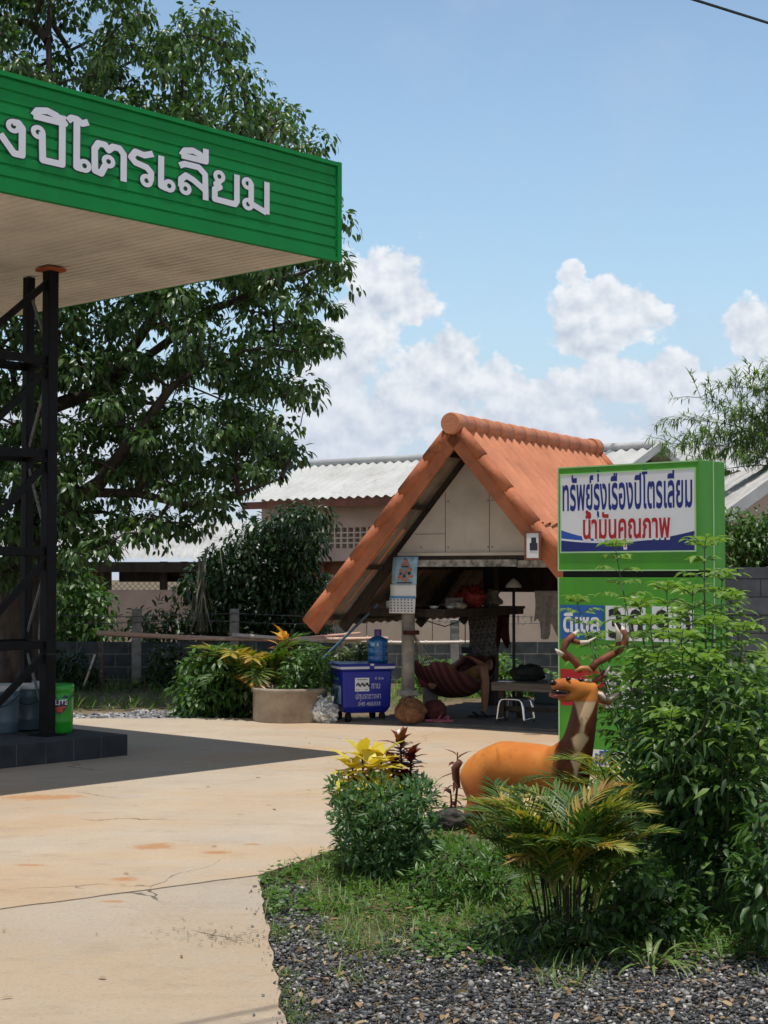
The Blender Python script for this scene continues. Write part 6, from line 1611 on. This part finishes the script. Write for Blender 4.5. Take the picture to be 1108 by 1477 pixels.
croton('red_croton', 'croton with dark red and yellow leaves right beside the yellow one', [((gpx(578, 9.45), 9.45, -.06), px(578, 1066, 9.4), 46, .5), ((gpx(590, 9.4), 9.4, -.06), px(592, 1088, 9.35), 40, .3), ((gpx(570, 9.4), 9.4, -.06), px(566, 1096, 9.35), 30, .4)], REDY, .115, .062, 20, None, .62, T_LEAF)
croton('red_croton', 'thin croton with few dark curled leaves behind the deer rump', [((gpx(655, 11.3), 11.3, -.06), px(660, 1085, 11.3), 10, .2), ((gpx(648, 11.3), 11.3, -.06), px(650, 1140, 11.3), 8, .4)], REDY, .14, .04, 10, None)
croton('orange_croton', 'croton with an orange red head above the small palm', [((gpx(410, 19.0), 19.0, -.06), px(411, 918, 19.0), 34, .5), ((gpx(416, 19.0), 19.0, -.06), px(402, 922, 19.0), 20, .5)], [(.45, .10, .02), (.60, .26, .03), (.70, .42, .06), (.30, .05, .02)], .20, .075, 20, None)

# foreground shrub with small narrow leaves
def fine_shrub():
    t = thing('foreground_shrub', 'compact shrub of small narrow blue green leaves at the corner of the bed', 'shrub', (gpx(552, 9.0), 9.0, -.06))
    poly = [(482, 1150), (496, 1132), (515, 1150), (548, 1132), (575, 1150), (604, 1136), (630, 1170), (618, 1205), (632, 1228), (598, 1250), (525, 1252), (496, 1222), (500, 1190)]
    cl = crown_points(poly, 82, 8.65, 9.4, .085)
    b = Vector((gpx(552, 9.0), 9.0, -.06)); branch_to(cl, [b, b + UP * .15, b + UP * .3], .0028, .1).build('stem', STEM, t)
    lv = Leaves()
    for c in cl: clump(lv, c, rng.uniform(.06, .10), 56, .050 * rng.uniform(.8, 1.25), .0165, down=-.15, sq=.9, jit=.5, fold=.3, droop=.2, tmpl=T_LANCE)
    for c in crown_points(poly, 26, 8.7, 9.3, .1):
        p = Vector(c) + (Vector(c) - b).normalized() * .08; clump(lv, p, .05, 22, .042, .014, down=-.6, fold=.3, droop=.2, tmpl=T_LANCE)
    lv.build('crown', leaf_mat('fine_shrub_leaf', [(.03, .08, .03), (.06, .135, .055), (.10, .19, .08), (.15, .25, .11)], .42, .42), t)
fine_shrub()

# tall shrub with feathered leaves along upright shoots, in front of the price sign
def feather(lv, mb, p, d, L, npair, ll, lw, r):
    d = Vector(d).normalized(); sd_ = d.cross(UP); sd_ = sd_.normalized() if sd_.length > 1e-3 else Vector((1, 0, 0)); n = 6; pts = []; q = Vector(p)
    for i in range(n + 1):
        pts.append(q.copy()); dd = (d - UP * (.75 * (i / n) ** 1.4)).normalized(); q = q + dd * (L / n)
    mb.tube(pts, [.0022] * n + [.001], 4, cap=False)
    pos, ax, up, ln = [], [], [], []
    for i in range(npair):
        f = .28 + .72 * i / max(1, npair - 1); k = f * n; a = min(int(k), n - 1); q = pts[a].lerp(pts[a + 1], k - a); tg = (pts[a + 1] - pts[a]).normalized(); nm = sd_.cross(tg)
        for s_ in ((-1, 1) if i < npair - 1 else (0,)):
            pos.append(q); ax.append(sd_ * s_ * .95 + tg * (.75 if s_ else 1) - UP * .15 + Vector(rng.normal(size=3) * .12)); up.append(nm if nm.z > 0 else -nm); ln.append(ll * rnd.uniform(.75, 1.15))
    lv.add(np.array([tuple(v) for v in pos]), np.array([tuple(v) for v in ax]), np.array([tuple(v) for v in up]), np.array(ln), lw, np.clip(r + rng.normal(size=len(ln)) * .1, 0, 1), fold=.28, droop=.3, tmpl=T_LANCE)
def shoot(lv, mb, base, top, n, L, ll, lw, f0=.3, bend=.05, rtop=.9, rbot=.2):
    base, top = Vector(base), Vector(top); pts = [base.lerp(top, i / 10) + Vector((math.sin(i * .5) * bend * .5, 0, 0)) * (i / 10) for i in range(11)]
    mb.tube(pts, [.011 * (1 - .75 * i / 10) for i in range(11)], 6, cap=False)
    az = rnd.uniform(0, 6.28)
    for i in range(n):
        f = f0 + (1 - f0) * i / (n - 1); k = f * 10; a = min(int(k), 9); p = pts[a].lerp(pts[a + 1], k - a); az += 1.57 + rnd.uniform(-.25, .25); up_ = .35 + .7 * max(0, f - .75) * 3
        for s_ in (0, math.pi):
            b = az + s_; Ls = L * (1 - .45 * max(0, f - .7) / .3) * rnd.uniform(.8, 1.1)
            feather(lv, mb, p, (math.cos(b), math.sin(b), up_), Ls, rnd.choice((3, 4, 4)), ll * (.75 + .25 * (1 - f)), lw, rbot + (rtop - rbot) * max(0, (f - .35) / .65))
    for s_ in range(4): feather(lv, mb, pts[-1], (math.cos(s_ * 1.57), math.sin(s_ * 1.57), 1.6), L * .42, 3, ll * .7, lw * .8, rtop)
def tall_shrub():
    b = Vector((gpx(1010, 8.1), 8.1, -.06)); t = thing('tall_shrub', 'tall shrub of upright shoots with feathered light green leaves covering the price sign', 'shrub', b)
    lv = Leaves(); mb = MB()
    S_ = [((930, 1240), (893, 792), 10.9), ((1010, 1300), (1023, 792), 8.3), ((950, 1290), (968, 855), 8.8), ((1040, 1300), (1048, 838), 8.7), ((985, 1290), (945, 905), 8.1), ((905, 1220), (838, 872), 11.3), ((1060, 1300), (1078, 915), 8.1), ((1075, 1310), (1120, 960), 8.3), ((1000, 1300), (990, 925), 7.9),
          ((965, 1290), (920, 985), 8.2), ((1035, 1310), (1030, 960), 7.8), ((1080, 1320), (1095, 1010), 7.7), ((1005, 1310), (975, 1040), 7.7), ((1050, 1320), (1060, 1060), 7.6), ((950, 1280), (935, 1085), 8.3), ((1100, 1330), (1130, 1080), 7.6), ((905, 1200), (872, 985), 11.2), ((940, 1260), (930, 880), 8.4), ((1000, 1290), (1005, 860), 8.6), ((905, 1200), (862, 925), 11.4), ((1020, 1300), (1060, 870), 8.5), ((950, 1250), (945, 960), 8.2), ((960, 1270), (955, 960), 8.0), ((1010, 1290), (1035, 905), 8.1), ((940, 1230), (930, 905), 10.8), ((960, 1240), (962, 925), 10.6), ((980, 1250), (985, 890), 10.7), ((990, 1250), (1000, 960), 10.2)]
    for (u0, v0), (u1, v1), d in S_:
        p1 = px(u1, v1, d); p0 = Vector((gpx(u0, d + .1) * .35 + b.x * .65 + .0, (d + b.y) / 2, -.06)); p0.x = (gpx(u0, d) + b.x) / 2
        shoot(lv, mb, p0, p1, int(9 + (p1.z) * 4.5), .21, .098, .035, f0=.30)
    # dense inner foliage low down
    poly = [(960, 1030), (1000, 975), (1060, 960), (1130, 1000), (1135, 1330), (1040, 1335), (975, 1290), (950, 1180)]
    cl = crown_points(poly, 84, 7.5, 8.9, .14)
    branch_to(cl, [b, b + UP * .25, b + UP * .5, b + UP * .8], .003, .1).build('branch', STEM, t)
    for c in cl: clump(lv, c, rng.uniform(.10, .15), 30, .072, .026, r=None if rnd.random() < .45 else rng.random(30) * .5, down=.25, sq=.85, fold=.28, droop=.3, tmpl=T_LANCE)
    mb.build('stem', mat('green_shoot', (.06, .10, .03), .6, .3, 9), t)
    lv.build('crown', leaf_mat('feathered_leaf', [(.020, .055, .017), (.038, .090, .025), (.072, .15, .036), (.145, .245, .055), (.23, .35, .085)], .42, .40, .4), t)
tall_shrub()
leafy('edge_shrub', 'leafy green shrub at the lower right beside the gravel', 'shrub', (gpx(1110, 7.0), 7.0, -.06), [(1082, 1215), (1095, 1180), (1160, 1150), (1160, 1330), (1100, 1335), (1078, 1290)], 34, 6.8, 7.4, .095, .085, .030, [(.03, .075, .02), (.055, .12, .03), (.09, .17, .045)], (30, 44), (.075, .10), .3, .35)
leafy('low_herb', 'soft green herbs filling the bed between foreground shrub and palm', 'herb', (gpx(690, 8.9), 8.9, -.06), [(612, 1250), (645, 1222), (715, 1225), (745, 1265), (720, 1310), (630, 1300), (585, 1290)], 80, 8.1, 9.5, .09, .05, .013, [(.05, .12, .025), (.09, .19, .04), (.13, .24, .06)], (36, 54), (.07, .11), -.1, .38)
leafy('low_herb', 'small leaved green plants behind the deer and under the price sign', 'herb', (gpx(900, 10.4), 10.4, -.06), [(860, 1120), (930, 1090), (1000, 1100), (1000, 1190), (860, 1190)], 60, 9.8, 11.0, .13, .075, .03, MIDG, (30, 44), (.11, .15), .2, .35)
leafy('low_herb', 'dark weeds crowding round the foot of the palm canes', 'herb', (gpx(790, 7.15), 7.15, -.06), [(700, 1335), (745, 1322), (850, 1322), (880, 1335), (870, 1358), (725, 1356)], 26, 6.9, 7.3, .06, .055, .016, [(.02, .055, .015), (.045, .10, .025), (.08, .15, .04)], (22, 34), (.05, .08), .1, .35)
leafy('low_herb', 'dark creeping plants in the shade right of the palm canes', 'herb', (gpx(900, 7.4), 7.4, -.06), [(870, 1290), (915, 1245), (985, 1280), (990, 1340), (880, 1355)], 46, 7.2, 7.9, .085, .05, .03, [(.025, .065, .018), (.05, .115, .028), (.08, .16, .04)], (26, 40), (.06, .09), .1, .35)

def spider_lily():
    t = thing('spider_lily', 'strap leaved plant with thin pale arching leaves beside the tall shrub', 'plant', (gpx(935, 6.95), 6.95, -.06)); b = Vector((gpx(935, 6.95), 6.95, -.06)); mb = MB()
    for i in range(22):
        a = rnd.uniform(0, 6.28); L = rnd.uniform(.18, .34); e = rnd.uniform(.5, 1.3); n = 8; P = []; p = b + Vector((math.cos(a), math.sin(a), 0)) * .02; h = Vector((math.cos(a), math.sin(a), 0)); sd_ = h.cross(UP)
        for k in range(n + 1):
            w = .008 * math.sin(math.pi * (.12 + .86 * k / n)); P.append([p - sd_ * w, p + UP * -.002, p + sd_ * w]); ee = e - 1.9 * (k / n) ** 1.3; p = p + (h * math.cos(ee) + UP * math.sin(ee)) * L / n
        mb.grid(P)
    mb.build('leaves', mat('strap_leaf', (.14, .22, .06), .4, .25, 20), t)
spider_lily()

o = crumple(px(648, 1186, 10.4) - UP * .05, .085, (1.5, 1.0, .9), .3, mat('dark_stone', (.06, .05, .045), .9, .3, 9, bump=.4), 'rock', seed=31, fr=3); tag(o, 'dark rock on the bed edge below the rump of the deer', 'rock')
# ------------------------------------------------------------------ grass and creeping weeds (nobody could count them)
def grass():
    lv = Leaves(); n = 62000
    x = rng.uniform(-.8, 3.6, n); y = rng.uniform(6.5, 11.4, n)
    nz_ = np.sin(x * 5.1 + 1.3) * np.cos(y * 4.3) + .6 * np.sin(x * 11 + y * 9) + .5 * np.cos(y * 13 - x * 3)
    edge = 6.75 + np.where(x < -.1, (-.1 - x) * 2.2, 0) + .25 * np.sin(x * 6) + .15 * np.sin(x * 15)
    sdist = np.abs(((x - A.x) * (B - A).y - (y - A.y) * (B - A).x) / (B - A).to_2d().length)
    keep = in_bed(x, y) & ((sdist > .26) | (y > A.y - .05) | (rng.random(n) < .10)) & (nz_ > -.25 + rng.normal(size=n) * .45) & (y > edge - .1 * rng.random(n)) & (rng.random(n) < np.clip(.12 + (y - edge) * .9, 0, 1))
    x, y = x[keep], y[keep]; n = len(x)
    a = rng.random(n) * 6.283; e = rng.uniform(.5, 1.45, n); ax = np.stack([np.cos(a) * np.cos(e), np.sin(a) * np.cos(e), np.sin(e)], 1)
    lv.add(np.stack([x, y, np.full(n, -.055)], 1), ax, np.stack([-ax[:, 0], -ax[:, 1], np.ones(n)], 1), rng.uniform(.05, .14, n), rng.uniform(.0045, .008, n), fold=.1, droop=.5, tmpl=T_LANCE)
    # grass stragglers along the driveway edge
    n = 900; t = rng.random(n); e_ = -np.abs(rng.normal(size=n)) * .06
    tuft = rng.random(18); t = np.clip(tuft[rng.integers(0, 18, n)] + rng.normal(size=n) * .012, 0, 1)
    pos = np.stack([A.x + (B.x - A.x) * t - e_ + .01, A.y + (B.y - A.y) * t, np.full(n, -.05)], 1); a = rng.random(n) * 6.283; e = rng.uniform(.5, 1.4, n)
    ax = np.stack([np.cos(a) * np.cos(e), np.sin(a) * np.cos(e), np.sin(e)], 1); lv.add(pos, ax, np.array([0, 0, 1.]), rng.uniform(.03, .08, n), .004, fold=.1, droop=.5, tmpl=T_LANCE)
    # verge below the back wall
    n = 9000; x = rng.uniform(-6, 6, n); y = rng.uniform(20.0, 24.9, n); k = (np.sin(x * 2.1) * np.cos(y * 1.7) > -.3 + rng.normal(size=n) * .3) & ~((x > .8) & (y < 21.6)); x, y = x[k], y[k]; n = len(x)
    a = rng.random(n) * 6.283; e = rng.uniform(.5, 1.4, n); ax = np.stack([np.cos(a) * np.cos(e), np.sin(a) * np.cos(e), np.sin(e)], 1)
    lv.add(np.stack([x, y, np.full(n, -.06)], 1), ax, np.array([0, 0, 1.]), rng.uniform(.10, .26, n), rng.uniform(.012, .02, n), fold=.1, droop=.5, tmpl=T_LANCE)
    o = lv.build('grass', leaf_mat('grass_blade', [(.06, .13, .025), (.10, .20, .04), (.15, .25, .06), (.28, .26, .12)], .5, .42)); tag(o, kind='stuff')
    lv = Leaves(); n = 17000
    x = rng.uniform(-.7, 2.3, n); y = rng.uniform(6.95, 10.2, n); nz_ = np.sin(x * 3.7 + 2) * np.cos(y * 3.1 + 1) + .7 * np.sin(x * 9 - y * 7)
    keep = in_bed(x, y) & (nz_ > -.45 + rng.normal(size=n) * .4) & ((x > .15) | (y > 7.9)); x, y = x[keep], y[keep]; n = len(x); z = -.05 + rng.random(n) ** 2 * .09
    a = rng.random(n) * 6.283; ax = np.stack([np.cos(a), np.sin(a), rng.uniform(-.1, .5, n)], 1)
    lv.add(np.stack([x, y, z], 1), ax, np.array([0, 0, 1.]) + rng.normal(size=(n, 3)) * .3, rng.uniform(.025, .05, n), rng.uniform(.016, .03, n), fold=.2, droop=.2)
    o = lv.build('ground_cover', leaf_mat('creeper_leaf', [(.05, .12, .025), (.09, .19, .035), (.14, .26, .06)], .45, .42)); tag(o, kind='stuff')
    lv2 = Leaves(); n = 150; c_ = gp(318, 1352); x = c_.x + rng.normal(size=n) * .16; y = c_.y + rng.normal(size=n) * .09 - (x - c_.x) * .25; k = ~in_bed(x, y); x, y = x[k], y[k]; n = len(x); a = rng.random(n) * 6.283
    lv2.add(np.stack([x, y, np.full(n, .004)], 1), np.stack([np.cos(a), np.sin(a), rng.uniform(0, .15, n)], 1), np.array([0, 0, 1.]), rng.uniform(.01, .05, n), rng.uniform(.003, .007, n), fold=.2, droop=.1)
    o = lv2.build('litter', leaf_mat('dead_straw', [(.06, .05, .03), (.16, .12, .07), (.10, .10, .04)], .8, .1)); tag(o, kind='stuff')
    # dry fallen leaves and straw
    lv = Leaves(); n = 480; x = rng.uniform(-.6, 2.2, n); y = rng.uniform(6.0, 9.8, n); k = in_bed(x, y); x, y = x[k], y[k]; n = len(x); a = rng.random(n) * 6.283
    lv.add(np.stack([x, y, np.full(n, -.03) + rng.random(n) * .012], 1), np.stack([np.cos(a), np.sin(a), rng.uniform(-.1, .25, n)], 1), np.array([0, 0, 1.]) + rng.normal(size=(n, 3)) * .25, rng.uniform(.03, .075, n), rng.uniform(.010, .03, n), fold=.3, droop=.25)
    n = 34; p_ = np.array([tuple(gp(rng.uniform(-20, 640), 1060 + 380 * rng.random() ** 1.6, .004)) for _ in range(n)]); k = ~in_bed(p_[:, 0], p_[:, 1]) & (p_[:, 0] > -2.2) | (p_[:, 1] < 12); p_ = p_[k & ~in_bed(p_[:, 0], p_[:, 1])]; n = len(p_); a = rng.random(n) * 6.283
    lv.add(p_, np.stack([np.cos(a), np.sin(a), rng.uniform(0, .2, n)], 1), np.array([0, 0, 1.]), rng.uniform(.02, .055, n), rng.uniform(.01, .025, n), fold=.3, droop=.1)
    o = lv.build('fallen_leaves', leaf_mat('dry_leaf', [(.16, .09, .04), (.30, .19, .09), (.42, .30, .17), (.12, .06, .03)], .7, .15)); tag(o, kind='stuff')
grass()

# ------------------------------------------------------------------ bamboo sprays at the upper right, wires
def bamboo():
    b = Vector((gpx(1230, 24), 24, -.06)); t = thing('bamboo_clump', 'arching bamboo with narrow pale green leaves at the upper right behind the houses', 'bamboo', b); mb = MB(); lv = Leaves()
    tips = [(968, 640), (985, 605), (1010, 575), (1050, 560), (1085, 555), (1000, 660), (1030, 680), (1060, 640), (1020, 625), (1075, 600), (1095, 655), (1110, 585), (990, 645), (1045, 598), (1130, 540), (1150, 600)]
    for i, (u, v) in enumerate(tips):
        tp = px(u, v, 24 + rnd.uniform(-.8, .8)); root = px(1235 + rnd.uniform(-20, 20), 700 + rnd.uniform(-60, 50), 24)
        pts = [root.lerp(tp, f / 12) + UP * (.30 * math.sin(math.pi * f / 12)) for f in range(13)]; mb.tube(pts, [.02 * (1 - .85 * f / 12) for f in range(13)], 5, cap=False)
        for f in range(5, 13):
            for k in range(3):
                q = pts[f] + Vector(rng.normal(size=3) * .02); dv = (Vector(rng.normal(size=3)) * .55 + (tp - root).normalized() * .6).normalized(); L = rnd.uniform(.16, .42)
                e = q + dv * L; mb.tube([q, q.lerp(e, .5) + UP * .02, e], [.005, .004, .002], 4, cap=False)
                for w in (.4, .65, .85, 1.0):
                    n = 5; lv.add(np.tile(np.array(q.lerp(e, w)), (n, 1)), norm(np.array(dv) + rng.normal(size=(n, 3)) * .7 - np.array([0, 0, .25])), np.array([0, 0, 1.]), rng.uniform(.10, .19, n), rng.uniform(.016, .026, n), fold=.2, droop=.3, tmpl=T_LANCE)
    for i in range(5):
        tp = b + Vector((rnd.uniform(-.5, .6), rnd.uniform(-.4, .4), rnd.uniform(3.0, 3.8))); mb.tube([b + Vector((rnd.uniform(-.3, .3), rnd.uniform(-.3, .3), 0)), tp], [.035, .022], 7)
    mb.build('culm', mat('green_bamboo', (.12, .15, .05), .5, .25, 8), t); lv.build('crown', leaf_mat('bamboo_leaf', [(.07, .13, .04), (.12, .20, .06), (.19, .28, .10)], .35, .4), t)
bamboo()
def wires():
    g = 'overhead cables beside the road'
    def cable(p, q, sag, r, lab):
        pts = [p.lerp(q, i / 40) - UP * sag * math.sin(math.pi * i / 40) for i in range(41)]; o = MB().tube(pts, r, 6).build('overhead_cable', M['wire']); tag(o, lab, 'cable', g)
    p, q = px(700, -95, 30.0), px(1108, 33, 37.8); d = q - p
    cable(p - d * 2.2, q + d * 2.4, 0.0, .036, 'black overhead cable crossing the upper right corner of the sky')
    s = Vector((-.84, 4.85, 7.4)); dv = Vector((.79, .61, 0))
    cable(s - dv * 14, s + dv * 10, .12, .013, 'thin overhead cable above the driveway, casting a line on the concrete'); s2 = s + Vector((.10, -.10, .0))
    cable(s2 - dv * 14, s2 + dv * 10, .16, .010, 'thinner second overhead cable above the driveway')
wires()
